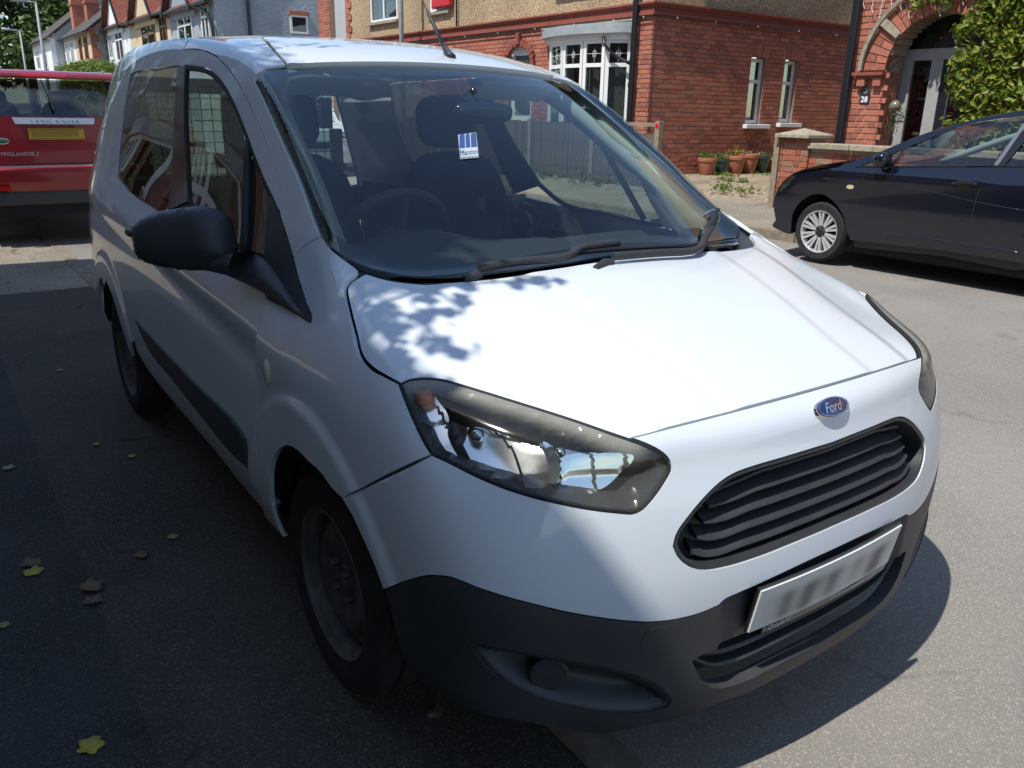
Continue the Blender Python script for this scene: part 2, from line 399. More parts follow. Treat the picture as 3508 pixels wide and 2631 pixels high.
def fill2(outer, holes, step):
    """triangulate a 2d region with an even interior grid"""
    vs = [tuple(p) for p in outer]; es = [(i, (i+1) % len(outer)) for i in range(len(outer))]; fcs = [list(range(len(outer)))]
    nb = [len(outer)]
    for h in holes:
        b = len(vs); vs += [tuple(p) for p in h]; es += [(b+i, b+(i+1) % len(h)) for i in range(len(h))]; fcs.append(list(range(b, b+len(h))))
    x0, x1 = min(v[0] for v in vs), max(v[0] for v in vs); y0, y1 = min(v[1] for v in vs), max(v[1] for v in vs)
    bd = list(vs); cell = {}
    for v in bd: cell.setdefault((int(v[0]//step), int(v[1]//step)), []).append(v)
    row = 0; y = y0+step*.37; loops = [outer]+list(holes); gridpts = set()
    while y < y1:
        xs = []
        for L in loops:
            n = len(L)
            for i in range(n):
                p, q = L[i], L[(i+1) % n]
                if (p[1] > y) != (q[1] > y): xs.append(p[0]+(q[0]-p[0])*(y-p[1])/(q[1]-p[1]))
        xs.sort(); sh = step/2 if row % 2 else 0
        for a_, b_ in zip(xs[::2], xs[1::2]):
            k = math.ceil((a_-x0-sh)/step); x = x0+sh+k*step
            while x < b_:
                cx, cy = int(x//step), int(y//step); ok = True
                for a in (-1, 0, 1):
                    for b in (-1, 0, 1):
                        for v in cell.get((cx+a, cy+b), ()):
                            if (v[0]-x)**2+(v[1]-y)**2 < (step*.55)**2: ok = False
                if ok: vs.append((x, y)); gridpts.add(len(vs)-1)
                x += step
        y += step*.866; row += 1
    r = geometry.delaunay_2d_cdt([Vector(v) for v in vs], es, [], 0, 1e-7, True)
    rv = [Vector(v) for v in r[0]]; fs = []; org = [(o[0] if o else -1) for o in r[3]]
    for f in r[2]:
        if any(org[i] in gridpts for i in f): fs.append(tuple(f)); continue
        c = ((rv[f[0]].x+rv[f[1]].x+rv[f[2]].x)/3, (rv[f[0]].y+rv[f[1]].y+rv[f[2]].y)/3)
        if inside(c, outer) and not any(inside(c, h) for h in holes): fs.append(tuple(f))
    used = {}; out = []; ff = []
    for f in fs:
        g = []
        for i in f:
            if i not in used: used[i] = len(out); out.append(rv[i])
            g.append(used[i])
        ff.append(tuple(g))
    return out, ff
def skin_panel(name, proj, curves, mat, parent, holes=(), step=.016, gap=.0022, thick=.012, off=0.0, disp=None, sym=None, smooth=True, edge_in=0.0):
    """cut a panel out of the master skin. sym: 'mirror' adds the other side as its own object, 'weld' joins both halves"""
    outer = inset(loop2(proj, curves, step*.8), gap)
    if area2(outer) < 0: outer.reverse()
    hs = []
    for h in holes:
        q = inset(loop2(proj, h, step*.7), -gap)
        if area2(q) > 0: q.reverse()
        hs.append(q)
    v2, f2 = fill2(outer, hs, step)
    P = []
    for q in v2:
        p = proj.cast(q)
        if p is None:
            p = P[-1].copy() if P else Vector((0, 0, 0))
        P.append(p)
    N = [sk_normal(p) for p in P]
    Q = [p+n*(off+(disp(p, n) if disp else 0)) for p, n in zip(P, N)]
    # orient
    fs = []
    for f in f2:
        a, b, c = Q[f[0]], Q[f[1]], Q[f[2]]
        fs.append(f if (b-a).cross(c-a).dot(N[f[0]]) > 0 else f[::-1])
    ec = {}
    for f in fs:
        for i in range(len(f)):
            a, b = f[i], f[(i+1) % len(f)]
            ec[(a, b)] = 1
    base = list(Q); sk = {}
    if thick:
        for (a, b) in list(ec):
            if (b, a) in ec: continue
            if sym == 'weld' and abs(Q[a].x) < .007 and abs(Q[b].x) < .007: continue
            for t in (a, b):
                if t not in sk: sk[t] = len(base); base.append(Q[t]-N[t]*thick)
            fs.append((b, a, sk[a], sk[b]))
    objs = []
    def mk(pts, faces, nm):
        me = mesh_from(pts, faces, nm); me.materials.append(mat)
        o = bpy.data.objects.new(nm, me); COL.objects.link(o); o.parent = parent
        if parent.type == 'EMPTY': o.matrix_parent_inverse = Matrix.Translation(-Vector(parent.location))
        if smooth: set_auto(me, 40)
        objs.append(o); return o
    if sym == 'weld':
        n = len(base)
        for p in base:
            if abs(p.x) < .007: p.x = 0
        pts = base+[Vector((-p.x, p.y, p.z)) for p in base]; faces = fs+[tuple(i+n for i in f[::-1]) for f in fs]
        me = mesh_from(pts, faces, name); bm = bmesh.new(); bm.from_mesh(me)
        bmesh.ops.remove_doubles(bm, verts=[v for v in bm.verts if abs(v.co.x) < 1e-4], dist=2e-4)
        bm.to_mesh(me); bm.free(); me.materials.append(mat)
        o = bpy.data.objects.new(name, me); COL.objects.link(o); o.parent = parent
        if parent.type == 'EMPTY': o.matrix_parent_inverse = Matrix.Translation(-Vector(parent.location))
        set_auto(me, 40); objs.append(o)
    else:
        mk(base, fs, name)
        if sym == 'mirror': mk([Vector((-p.x, p.y, p.z)) for p in base], [f[::-1] for f in fs], name)
    return objs
def cut_x0(P3, x=0.0):
    """cut a 3d polyline where it reaches the centre plane"""
    out = [P3[0]]
    for a, b in zip(P3, P3[1:]):
        if b.x >= x:
            t = (x-a.x)/(b.x-a.x); p = a.lerp(b, t); p.x = x; out.append(p); return out
        out.append(b)
    p = out[-1].copy(); p.x = x; out.append(p); return out
def rev(c): return list(reversed(c))

van = empty('white_van', (0, .9, 0), 'white panel van with grey plastic bumper parked in front of the camera', 'van')
Z8 = Zm(850, 1450, .663); Z4 = Zm(300, 650, .5425); Z5 = Zm(300, 200, .6028); Z6 = Zm(1300, 1200, .4973); Z7 = Zm(2300, 1250, .6028); ZH = Zm(1500, 1900, .4521); Z1 = Zm(0, 0, .4069); Z2 = Zm(800, 0, .4069); ZN = Zm(850, 200, .4069); DD = Zm(0, 0, 1.5859)
def sym_curve(hw, y0, y2, y4, z0, z2, z4, n=9):
    """traced symmetric curve -> pixels -> the skin"""
    out = []
    for k in range(n):
        x = -hw*(1-k/(n-1)); p = hit_px(*pr((x, y0+y2*x*x+y4*x**4, z0+z2*x*x+z4*x**4))); out.append(p)
    out[-1].x = 0; return out
C = {}
C['bonnet_edge'] = sym_curve(.485, -.7764, .2737, -.0286, .913, -.1183, -.0037)
C['ws_top'] = sym_curve(.560, .8039, .2234, -.001, 1.6259, -.0767, -.0129)
C['lip'] = sym_curve(.60, -.8657, .12, .0976, .2564, .0382, .0029)
hl_top = px3([(1367,1313),(1399,1297),(1449,1290),(1509,1294),(1618,1324),(1797,1379),(1946,1426),(2096,1478),(2163,1501)])
hl_in = px3([(2163,1501),(2220,1523),(2270,1551),(2295,1580),(2300,1608),(2280,1648),(2235,1712),(2195,1752),(2165,1762)])
hl_low = px3([(2165,1762),(2046,1750),(1897,1722),(1748,1680),(1623,1628),(1524,1578),(1479,1558)])
hl_out = px3([(1479,1558),(1449,1508),(1414,1434),(1385,1364),(1367,1313)])
C['bon_side'] = px3([(1255,924),(1222,940),(1192,960),(1180,980),(1181,1008),(1192,1062),(1210,1140),(1229,1221),(1269,1264),(1316,1288),(1367,1313)])
C['fb_shut'] = px3([(1479,1558),(1390,1596),(1300,1640),(1185,1702)])
C['arch_f'] = px3([(1185,1702),(1148,1665),(1115,1619),(1069,1576),(1042,1549),(1006,1526),(969,1536),(949,1569),(938,1622),(938,1669),(946,1748),(966,1848)])
C['arch_b'] = px3([(1185,1702),(1221,1762),(1261,1848),(1301,1941),(1327,2014)])
C['white_low'] = px3([(1327,2014),(1414,1984),(1467,1972),(1500,1972),(1553,1980),(1636,2013),(1816,2067),(1952,2099),(2133,2126),(2223,2131),(2314,2122),(2400,2100),(2463,2073)])
C['recess_edge'] = cut_x0(px3([(2463,2073),(2481,2055),(2520,2036),(2571,2014),(2722,1944),(2790,1912),(2860,1880),(2940,1842)]))
C['grille_low'] = cut_x0(px3([(2307,1871),(2324,1907),(2360,1937),(2409,1952),(2481,1943),(2601,1907),(2722,1859),(2820,1818),(2903,1780)]))
C['grille_top'] = cut_x0(px3([(2307,1871),(2318,1829),(2360,1768),(2421,1696),(2469,1651),(2511,1624),(2571,1601),(2692,1565),(2780,1538),(2843,1519),(2940,1489)]))
C['ws_side'] = px3([(1255,924),(1192,893),(1144,860),(1110,830),(1096,812)])
C['ws_left'] = px3([(1096,812),(1078,770),(1021,615),(952,460),(887,310),(870,277)])
C['ws_corner'] = px3([(870,277),(874,262),(891,246),(927,229)])
C['ws_corner'].append(C['ws_top'][0].copy())
C['a_joint'] = px3([(1096,812),(1041,845),(1005,884)])
C['sail_front'] = px3([(1005,884),(1023,954),(1047,1032),(1068,1092),(1066,1104)])
C['sail_low'] = px3([(1066,1104),(993,1062),(912,1010)])
C['door_f'] = px3([(912,1010),(893,1075),(877,1160),(876,1240),(880,1323),(884,1410),(892,1560),(905,1700),(918,1785)])
def xy(z, *ys): return [ProjX().cast(Vector((y, z))) for y in ys]
def yz(*q): return [ProjX().cast(Vector(p)) for p in q]
PX = ProjX(-1); PC = ProjC(); PZ = ProjZ()
def flare(p, n):
    """swollen wheel-arch band"""
    o = 0
    for hy in (0, 2.489):
        d = math.hypot(p.y-hy, (p.z-.305)); 
        t = max(0, min(1, (.52-d)/.035)); o = max(o, .010*t*t*(3-2*t)*(1 if p.z > .3 else .5))
    return o
mid = lambda a, b: [a, (a+b)/2, b]
# ---- bonnet
def bon_disp(p, n):
    o = 0; x = abs(p.x)
    for (xa, ya, xb, yb, h, wd) in ((.60, -.02, .44, -.70, .006, .035), (.36, -.10, .235, -.66, .004, .03)):
        t = max(0, min(1, (p.y-ya)/(yb-ya))); xc = xa+(xb-xa)*t; d = x-xc
        o += h*max(0, min(1, .5-d/wd))*(1 if h > .005 else 1)
    return o-.010
bon_rear = sym_curve(.69, -.145, .26, 0, 1.10, 0, 0)
bon_rear = [C['bon_side'][0]]+[hit_px(*q) for q in [(1330,946),(1420,958),(1507,963),(1600,958),(1700,948),(1800,934),(1900,920),(1982,907),(2080,893)]]
bon_rear = cut_x0(bon_rear)
bonnet = skin_panel('bonnet', PZ, [C['bon_side'], hl_top, C['bonnet_edge'], [C['bonnet_edge'][-1], bon_rear[-1]], rev(bon_rear)], M['white'], van, gap=.0042, thick=.03, disp=bon_disp, sym='weld', step=.014)[0]
# ---- wing
wing_base = [C['arch_f'][-1], ]+px3([(940,1815),(918,1785)])
wing = skin_panel('wing', PX, [rev(C['a_joint']), C['ws_side'][::-1], C['bon_side'], rev(hl_out), C['fb_shut'], C['arch_f'], wing_base, rev(C['door_f']), rev(C['sail_low']), rev(C['sail_front'])], M['white'], van, sym='mirror', step=.013, disp=flare, gap=.0016)
# ---- bumper, painted upper part with the grille opening
bc = C['bonnet_edge'][-1]
bumper = skin_panel('bumper', PC, [C['fb_shut'][::-1], C['arch_b'], C['white_low'], C['recess_edge'], [C['recess_edge'][-1], C['grille_low'][-1]], rev(C['grille_low']), C['grille_top'], [C['grille_top'][-1], bc], rev(C['bonnet_edge']), hl_in, hl_low], M['white'], van, sym='weld', step=.013, disp=flare, thick=.022, gap=.0016)[0]
# ---- grey lower bumper with plate recess, fog recess and lower intake
class ProjD:
    def __init__(s, d, y_only=True): s.d = Vector(d).normalized(); s.a = Vector((0, 1, 0)); s.a = (s.a-s.d*s.a.dot(s.d)).normalized(); s.b = s.a.cross(s.d).normalized()
    def to2(s, p): return Vector((p.dot(s.a), p.dot(s.b)))
    def cast(s, q): return SK.ray_cast(s.a*q.x+s.b*q.y+s.d*4, -s.d)[0]
def edge_dist(loop3):
    from mathutils.kdtree import KDTree
    pts = resample(loop3+[loop3[0]], .006); kd = KDTree(len(pts))
    for i, p in enumerate(pts): kd.insert(p, i)
    kd.balance(); return lambda p: kd.find(p)[2]
def sst(a, b, x):
    t = max(0, min(1, (x-a)/(b-a))); return t*t*(3-2*t)
fog = px3([(1595,2189),(1620,2196),(1663,2212),(1780,2230),(1907,2255),(2088,2290),(2178,2311),(2246,2343),(2287,2379),(2298,2402),(2287,2420),(2223,2443),(2088,2445),(1952,2424),(1839,2393),(1749,2352),(1681,2298),(1627,2235),(1595,2189)])
low_top = cut_x0(px3([(2374,2266),(2395,2250),(2466,2226),(2560,2188),(2640,2152),(2760,2096),(2850,2052),(2940,2008),(3000,1978)]))
low_bot = cut_x0(px3([(2374,2266),(2390,2302),(2415,2340),(2454,2357),(2540,2338),(2620,2300),(2700,2258),(2790,2211),(2880,2163),(2970,2112),(3040,2072)]))
chin = px3([(1327,2014),(1352,2110),(1385,2230),(1427,2352),(1480,2392),(1600,2428),(1760,2466),(1900,2492),(2043,2512),(2150,2519),(2215,2517)])
lipc = cut_x0([chin[-1]]+px3([(2330,2480),(2437,2434),(2585,2362),(2732,2285),(2850,2213),(2969,2137),(3060,2066),(3134,1998)]))
def low_disp(p, n):
    r = sst(.345, .315, abs(p.x))*sst(.395, .415, p.z)*sst(.62, .60, p.z)
    return -.016*r+flare(p, n)*.6
skin_panel('lower_bumper', PC, [C['white_low'], C['recess_edge'], [C['recess_edge'][-1], low_top[-1]], rev(low_top), low_bot, [low_bot[-1], lipc[-1]], rev(lipc), rev(chin)], M['bumper'], van, holes=[[fog]], sym='weld', step=.013, thick=.03, disp=low_disp, gap=.0014)
fd = edge_dist(fog)
for o in skin_panel('fog_recess', PC, [fog], M['plastic'], van, sym='mirror', step=.008, thick=0, gap=-.008, disp=lambda p, n: -.048*sst(.004, .045, fd(p)), off=-.003):
    o['label'] = 'blanked fog lamp recess in the bumper'
    sg = -1 if o.data.vertices[0].co.x < 0 else 1
    c = hit_px(1885, 2335); n = sk_normal(c)
    ring = MB(); f0 = c-n*.018; u = n.cross(Vector((0, 0, 1))).normalized(); v = u.cross(n)
    prof = [(.040, -.03), (.040, 0), (.036, .004), (.030, .0035), (0.0005, .006)]
    for r_, h in prof:
        for k in range(28):
            a = 2*math.pi*k/28; q = f0+(u*math.cos(a)+v*math.sin(a))*r_+n*h
            ring.v.append(Vector((q.x*(1 if sg < 0 else -1), q.y, q.z)))
    for i in range(len(prof)-1):
        for k in range(28):
            q = (i*28+k, i*28+(k+1) % 28, (i+1)*28+(k+1) % 28, (i+1)*28+k); ring.f.append(q if sg < 0 else q[::-1])
    ring.build('fog_lamp_blank', M['plastic'], o, smooth=True, auto=40)
skin_panel('intake_back', PC, [low_top, [low_top[-1], low_bot[-1]], rev(low_bot)], M['dark'], van, sym='weld', step=.03, thick=0, off=-.07, gap=-.012)
def bar_on_skin(name, pts, prof, mat, parent, push=0.0, steps=40):
    """sweep a small closed profile (out, up) along a curve lying on the skin; both halves"""
    P = resample(crom(pts, 8), max(.012, sum((pts[i+1]-pts[i]).length for i in range(len(pts)-1))/steps))
    P = P+[Vector((-p.x, p.y, p.z)) for p in reversed(P[:-1])]
    mb = MB(); n = len(prof)
    for i, p in enumerate(P):
        t = (P[min(i+1, len(P)-1)]-P[max(i-1, 0)]).normalized(); up = Vector((0, 0, 1)); o = t.cross(up).normalized()
        if o.y > 0: o = -o
        for a, b in prof: mb.v.append(p+o*(a+push)+up*b)
    for i in range(len(P)-1):
        for k in range(n): mb.f.append((i*n+k, i*n+(k+1) % n, (i+1)*n+(k+1) % n, (i+1)*n+k))
    mb.f.append(tuple(range(n))); mb.f.append(tuple((len(P)-1)*n+k for k in range(n)))
    bm = bmesh.new(); me = mesh_from(mb.v, mb.f, name); bm.from_mesh(me); bmesh.ops.recalc_face_normals(bm, faces=bm.faces); bm.to_mesh(me); bm.free()
    o = link(name, me, mat, parent); set_auto(me, 40); return o
def blend(a, b, t, n=9):
    A = resample(crom(a, 8), .01); B = resample(crom(b, 8), .01)
    return [A[int(k/(n-1)*(len(A)-1))].lerp(B[int(k/(n-1)*(len(B)-1))], t) for k in range(n)]
slatp = [(0, -.004), (.012, -.007), (.016, 0), (.012, .006), (-.01, .010), (-.03, .010), (-.03, 0)]
for t in (.30, .62):
    bar_on_skin('intake_slat', blend(low_top, low_bot, t), slatp, M['plastic'], van, push=-.035)
# ---- grille: surround, back and slats
gl_loop = rev(C['grille_low'])
gtop, glow = C['grille_top'], C['grille_low']
def shrink(c, cz, f): return [Vector((p.x*f if p.x < 0 else 0, p.y, cz+(p.z-cz)*f)) for p in c]
gs = skin_panel('grille_back', PC, [gtop, [gtop[-1], glow[-1]], rev(glow)], M['plastic'], van, sym='weld', step=.018, thick=0, off=-.055, gap=-.004)[0]
def ringpanel(name, proj, curves, wid, mat, parent, off, thick, sym, step=.01, gap=.0005, disp=None):
    """flat border of given width along a closed loop"""
    outer = loop2(proj, curves, step*.8); 
    if area2(outer) < 0: outer.reverse()
    inner = inset(outer, wid)
    class RP: pass
    oc = [Vector((q.x, q.y, 0)) for q in outer]
    P3 = lambda L: [proj.cast(q) or Vector() for q in L]
    a, b = P3(inset(outer, gap)), P3(inner); na, nb = [sk_normal(p) for p in a], [sk_normal(p) for p in b]
    objs = []
    n = len(a); rows = []
    d = (lambda p, n: disp(p, n)) if disp else (lambda p, n: 0)
    rows.append([p-m*thick+m*(off+d(p, m)) for p, m in zip(a, na)])
    rows.append([p+m*(off+d(p, m)) for p, m in zip(a, na)])
    rows.append([p.lerp(q, .5)+m*(off+.0015+d(p, m)) for p, q, m in zip(a, b, na)])
    rows.append([p+m*(off+d(p, m)) for p, m in zip(b, nb)])
    rows.append([p-m*thick+m*(off+d(p, m)) for p, m in zip(b, nb)])
    vs = [p for r_ in rows for p in r_]; fs = []
    for i in range(4):
        for k in range(n):
            fs.append((i*n+k, i*n+(k+1) % n, (i+1)*n+(k+1) % n, (i+1)*n+k))
    def mk(vs, fs):
        me = mesh_from(vs, fs, name); o = link(name, me, mat, parent); set_auto(me, 45); objs.append(o)
    if sym == 'weld':
        # drop the strip lying on the centre plane
        keep = []
        for f in fs:
            if all(abs(vs[i].x) < wid*1.3 for i in f) : continue
            keep.append(f)
        m = len(vs); mk(vs+[Vector((-p.x, p.y, p.z)) for p in vs], keep+[tuple(i+m for i in f[::-1]) for f in keep])
    else:
        mk(vs, fs)
        if sym == 'mirror': mk([Vector((-p.x, p.y, p.z)) for p in vs], [f[::-1] for f in fs])
    return objs
gl_half = [gtop, [gtop[-1], glow[-1]], rev(glow)]
# full-width surround so that nothing ends on the centre plane
gfull_top = gtop+[Vector((-p.x, p.y, p.z)) for p in rev(gtop)[1:]]; gfull_low = glow+[Vector((-p.x, p.y, p.z)) for p in rev(glow)[1:]]
ringpanel('grille_surround', PC, [gfull_top, rev(gfull_low)], .009, M['plastic'], van, -.004, .055, None)
def grille_row(t, x_in):
    n = 13; out = []
    A = resample(crom(gtop[4:], 8), .008); B = resample(crom(glow[2:], 8), .008)
    for k in range(n):
        a = A[int(k/(n-1)*(len(A)-1))]; b = B[int(k/(n-1)*(len(B)-1))]
        p = a.lerp(b, t); out.append(p)
    return out
gslat = [(.0, -.004), (.014, -.006), (.019, -.001), (.017, .003), (.006, .007), (-.012, .016), (-.03, .018), (-.03, -.002)]
for i, t in enumerate((.13, .32, .51, .70, .88)):
    row = grille_row(t, 0); z0 = row[-1].z
    x0 = min(p.x for p in row)
    pts = []
    for p in row:
        kink = sst(x0+.05, x0+.14, p.x)
        pts.append(Vector((p.x*.97, p.y, p.z-.008*(1-kink))))
    bar_on_skin('grille_slat', pts, gslat, M['plastic'], van, push=-.034)
# ---- headlamps
hl_loop = [hl_top, hl_in, hl_low, hl_out]
hl_all = hl_top+hl_in[1:]+hl_low[1:]+hl_out[1:-1]
PHS = ProjS((-.25, -.15, .55), .6)
hd = edge_dist(hl_all)
lens_m, n_, l_, b_ = mat_new('aged_lamp_lens')
n_.remove(b_); ou = n_['Material Output']
trn = n_.new('ShaderNodeBsdfTransparent'); trn.inputs[0].default_value = (.90, .91, .89, 1)
dif = n_.new('ShaderNodeBsdfDiffuse'); dif.inputs[0].default_value = (.56, .55, .46, 1)
glo = n_.new('ShaderNodeBsdfGlossy'); glo.inputs['Roughness'].default_value = .05
fre = n_.new('ShaderNodeFresnel'); sheet_ior(n_, l_, fre, 1.5)
tcx = n_.new('ShaderNodeTexCoord'); ns = n_.new('ShaderNodeTexNoise'); ns.inputs['Scale'].default_value = 260; ns.inputs['Detail'].default_value = 5; l_.new(tcx.outputs['Object'], ns.inputs['Vector'])
at = n_.new('ShaderNodeAttribute'); at.attribute_name = 'haze'
ma = n_.new('ShaderNodeMath'); ma.operation = 'MULTIPLY'; l_.new(at.outputs['Fac'], ma.inputs[0])
mrx = n_.new('ShaderNodeMapRange'); mrx.inputs[1].default_value = .3; mrx.inputs[2].default_value = .7; mrx.inputs[3].default_value = .85; mrx.inputs[4].default_value = 1.0; l_.new(ns.outputs[0], mrx.inputs[0]); l_.new(mrx.outputs[0], ma.inputs[1])
m1 = n_.new('ShaderNodeMixShader'); m2 = n_.new('ShaderNodeMixShader')
l_.new(ma.outputs[0], m1.inputs[0]); l_.new(trn.outputs[0], m1.inputs[1]); l_.new(dif.outputs[0], m1.inputs[2])
l_.new(fre.outputs[0], m2.inputs[0]); l_.new(m1.outputs[0], m2.inputs[1]); l_.new(glo.outputs[0], m2.inputs[2]); l_.new(m2.outputs[0], ou.inputs[0])
td = edge_dist(hl_top+hl_top[-2:0:-1])
lamps = []
for o in skin_panel('headlamp', PHS, hl_loop, lens_m, van, sym='mirror', step=.012, thick=.010, off=-.002, gap=.004):
    at_ = o.data.attributes.new('haze', 'FLOAT', 'POINT')     # weathering of the polycarbonate: worst along the upper edge
    for i, v in enumerate(o.data.vertices):
        p = v.co.copy(); p.x = -abs(p.x); at_.data[i].value = .01+.46*sst(.058, .012, td(p))
    lamps.append(o)
def sub_pair(name, loop_px, mat, off, disp=None, thick=.0, step=.012, gap=0.0):
    """a piece inside both lamps"""
    L = px3(loop_px); res = []
    objs = skin_panel(name, PHS, [L+[L[0]]] if True else None, mat, van, sym='mirror', step=step, thick=thick, off=off, gap=gap, disp=disp)
    for o, h in zip(objs, lamps): o.parent = h; o.matrix_parent_inverse = Matrix()
    return objs
for o, h in zip(skin_panel('lamp_housing', PHS, hl_loop, M['lampdark'], van, sym='mirror', step=.014, thick=.0, off=-.008, gap=.002, disp=lambda p, n: -.085*sst(.012, .05, hd(p))), lamps):
    o.parent = h; o.matrix_parent_inverse = Matrix()
refl, rn, rl, rb = mat_new('fluted_reflector'); setp(rb, base=(.86, .87, .88), rough=.14, metal=1)
rt = rn.new('ShaderNodeTexCoord'); rw = rn.new('ShaderNodeTexWave'); rw.bands_direction = 'X'; rw.inputs['Scale'].default_value = 75; rw.inputs['Distortion'].default_value = .2
rl.new(rt.outputs['Object'], rw.inputs['Vector']); rbm = rn.new('ShaderNodeBump'); rbm.inputs['Strength'].default_value = .30; rbm.inputs['Distance'].default_value = .003
rl.new(rw.outputs[0], rbm.inputs['Height']); 
def bowl(L, depth, rad):
    c = sum((Vector(p) for p in px3(L)), Vector())/len(L)
    return lambda p, n: -depth*(1-min(1, ((p-c).length/rad)**2))+.006*((abs(p.x)*15+.3) % 1)-.002*((p.z*12) % 1)
def grow(L, f=1.13):
    cx, cy = sum(p[0] for p in L)/len(L), sum(p[1] for p in L)/len(L); return [(cx+(a-cx)*f, cy+(b-cy)*f) for a, b in L]
r1 = Z6([(565,610),(610,500),(700,478),(940,525),(1085,575),(1140,700),(1205,895),(1090,905),(680,815),(630,740)])
r2 = Z6([(1125,590),(1300,600),(1640,695),(1790,760),(1690,890),(1590,965),(1540,975),(1250,925),(1175,760)])
r3 = Z6([(240,245),(330,235),(400,330),(440,430),(430,520),(520,735),(430,680),(330,560),(260,420)])
r1, r2, r3 = grow(r1, 1.10), grow(r2, 1.10), grow(r3, 1.12)
sub_pair('main_reflector', r1, refl, -.026, bowl(r1, .040, .16), thick=.02, step=.006)
sub_pair('side_reflector', r2, refl, -.028, bowl(r2, .030, .15), thick=.02, step=.006)
sub_pair('indicator_reflector', r3, refl, -.022, bowl(r3, .02, .12), thick=.015, step=.006)
sub_pair('divider', Z6([(1120,600),(1160,610),(1240,915),(1190,930),(1165,760)]), M['chrome'], -.020, thick=.03, step=.008)
amb = hit_px(*Z6([(300,290)])[0]); blb = [(hit_px(*Z6([(650,560)])[0]), M['chrome'], 'bulb', .014), (amb, M['amber'], 'indicator_bulb', .020), (hit_px(*Z6([(1250,690)])[0]), M['chrome'], 'bulb', .011)]
for c, m_, nm, r_ in blb:
    nrm = sk_normal(c)
    for sg, h in ((1, lamps[0]), (-1, lamps[1])):
        b = MB().lathe([(.0005, r_), (r_*.6, r_*.8), (r_, 0), (r_*.9, -r_), (r_*.7, -r_*2)], 16); 
        q = Vector((c.x*sg, c.y, c.z))-Vector((nrm.x*sg, nrm.y, nrm.z))*.028
        rot_ = Vector((-.15*sg, -1, .1)).to_track_quat('Z', 'Y').to_matrix()
        b.v = [q+rot_ @ v for v in b.v]; o = b.build(nm, m_, h, smooth=True)
# lamp seal line
ringpanel('lamp_seal', PHS, hl_loop, .006, M['seal'], van, -.002, .01, 'mirror', gap=.0002)
# ---- windscreen, its black border, cowl
wb = px3([(1110,832),(1150,858),(1198,884),(1262,908),(1340,928),(1430,939),(1520,941),(1610,935),(1710,924),(1810,911),(1910,896),(1990,884),(2090,869)])
wb = cut_x0(wb)
ws_curves = [rev(C['ws_left']), ] 
ws_bl = [C['ws_left'][0], wb[0]]
ws_outer = [C['ws_left'], C['ws_corner'], C['ws_top'], [C['ws_top'][-1], wb[-1]], rev(wb), [wb[0], C['ws_left'][0]]]
PWS = ProjD((-.45, -.40, .80))
skin_panel('windscreen', PZ, ws_outer, M['screen'], van, sym='weld', step=.011, thick=.0, off=-.006, gap=.003)
fi = px3([(1298,866),(1216,833),(1149,796),(1094,717),(1045,607),(972,428),(935,334),(927,302),(937,281),(972,261),(1021,245),(1135,240),(1240,241),(1340,245)])
fi_b = cut_x0(px3([(1298,866),(1400,888),(1550,893),(1700,880),(1900,850),(2000,835),(2080,822)]))
fi_t = sym_curve(.42, .765, .2234, 0, 1.600, -.0767, 0)
fi[-1] = fi[-1].lerp(fi_t[0], .5)
inner_half = [fi_b[::-1], fi, fi_t[1:]]
# the border as left strip, bottom strip and top strip in one loop
skin_panel('screen_border', PZ, [C['ws_left'], C['ws_corner'], C['ws_top'], [C['ws_top'][-1], fi_t[-1]], rev(fi_t), rev(fi), fi_b, [fi_b[-1], wb[-1]], rev(wb), [wb[0], C['ws_left'][0]]], M['frit'], van, sym='weld', step=.011, thick=0, off=-.010, gap=.001)
cowl = skin_panel('scuttle_panel', PZ, [[wb[0], *px3([(1130,850)]), *rev(C['ws_side'])[1:-1], C['ws_side'][0]], bon_rear[1:], [bon_rear[-1], wb[-1]], rev(wb)], M['plastic'], van, sym='weld', step=.014, thick=.02, off=-.022, gap=-.006)
# ---- roof and pillars
ditch = px3([(981,222),(945,182),(905,138),(870,103)])
yv = max(p.y for p in ditch); ditch3 = ditch+[PZ.cast(Vector((-.556, y))) for y in (yv+.25, 1.7, 2.1, 2.5, 2.9, 3.10)]
roof_rear = [PZ.cast(Vector((x, 3.12+.03*(1-(x/.55)**2)))) for x in (-.55, -.4, -.2, 0)]
wt2 = [C['ws_top'][-1]] ; k0 = [p for p in rev(C['ws_top']) if p.x > ditch[0].x+.02]
def roof_disp(p, n):
    x = abs(p.x); return .006*sst(.545, .515, x)-.003*sst(.46, .44, x)*sst(1.0, 1.1, p.y)
skin_panel('roof', PZ, [k0+[ditch[0]], ditch3, roof_rear, [roof_rear[-1], wt2[0]]], M['white'], van, sym='weld', step=.022, thick=.02, disp=roof_disp, gap=.003)
door_out = px3([(1005,884),(980,800),(957,718),(960,676),(958,640),(954,616),(930,540),(879,411),(840,330),(800,260),(761,212),(732,187),(704,175),(671,168),(629,169)])
PA = ProjD((-.80, -.15, .58))
btop = px3([(629,169),(640,140)]); bj = min(ditch3, key=lambda p: abs(p.y-btop[0].y))
kk = ditch3.index(bj)
skin_panel('front_pillar', PA, [rev(C['ws_left']) if False else C['ws_left'], C['ws_corner'][:-1]+[ditch[0]], ditch3[:kk+1], [bj, door_out[-1]], rev(door_out), rev(C['a_joint'])], M['white'], van, sym='mirror', step=.012, thick=.008)
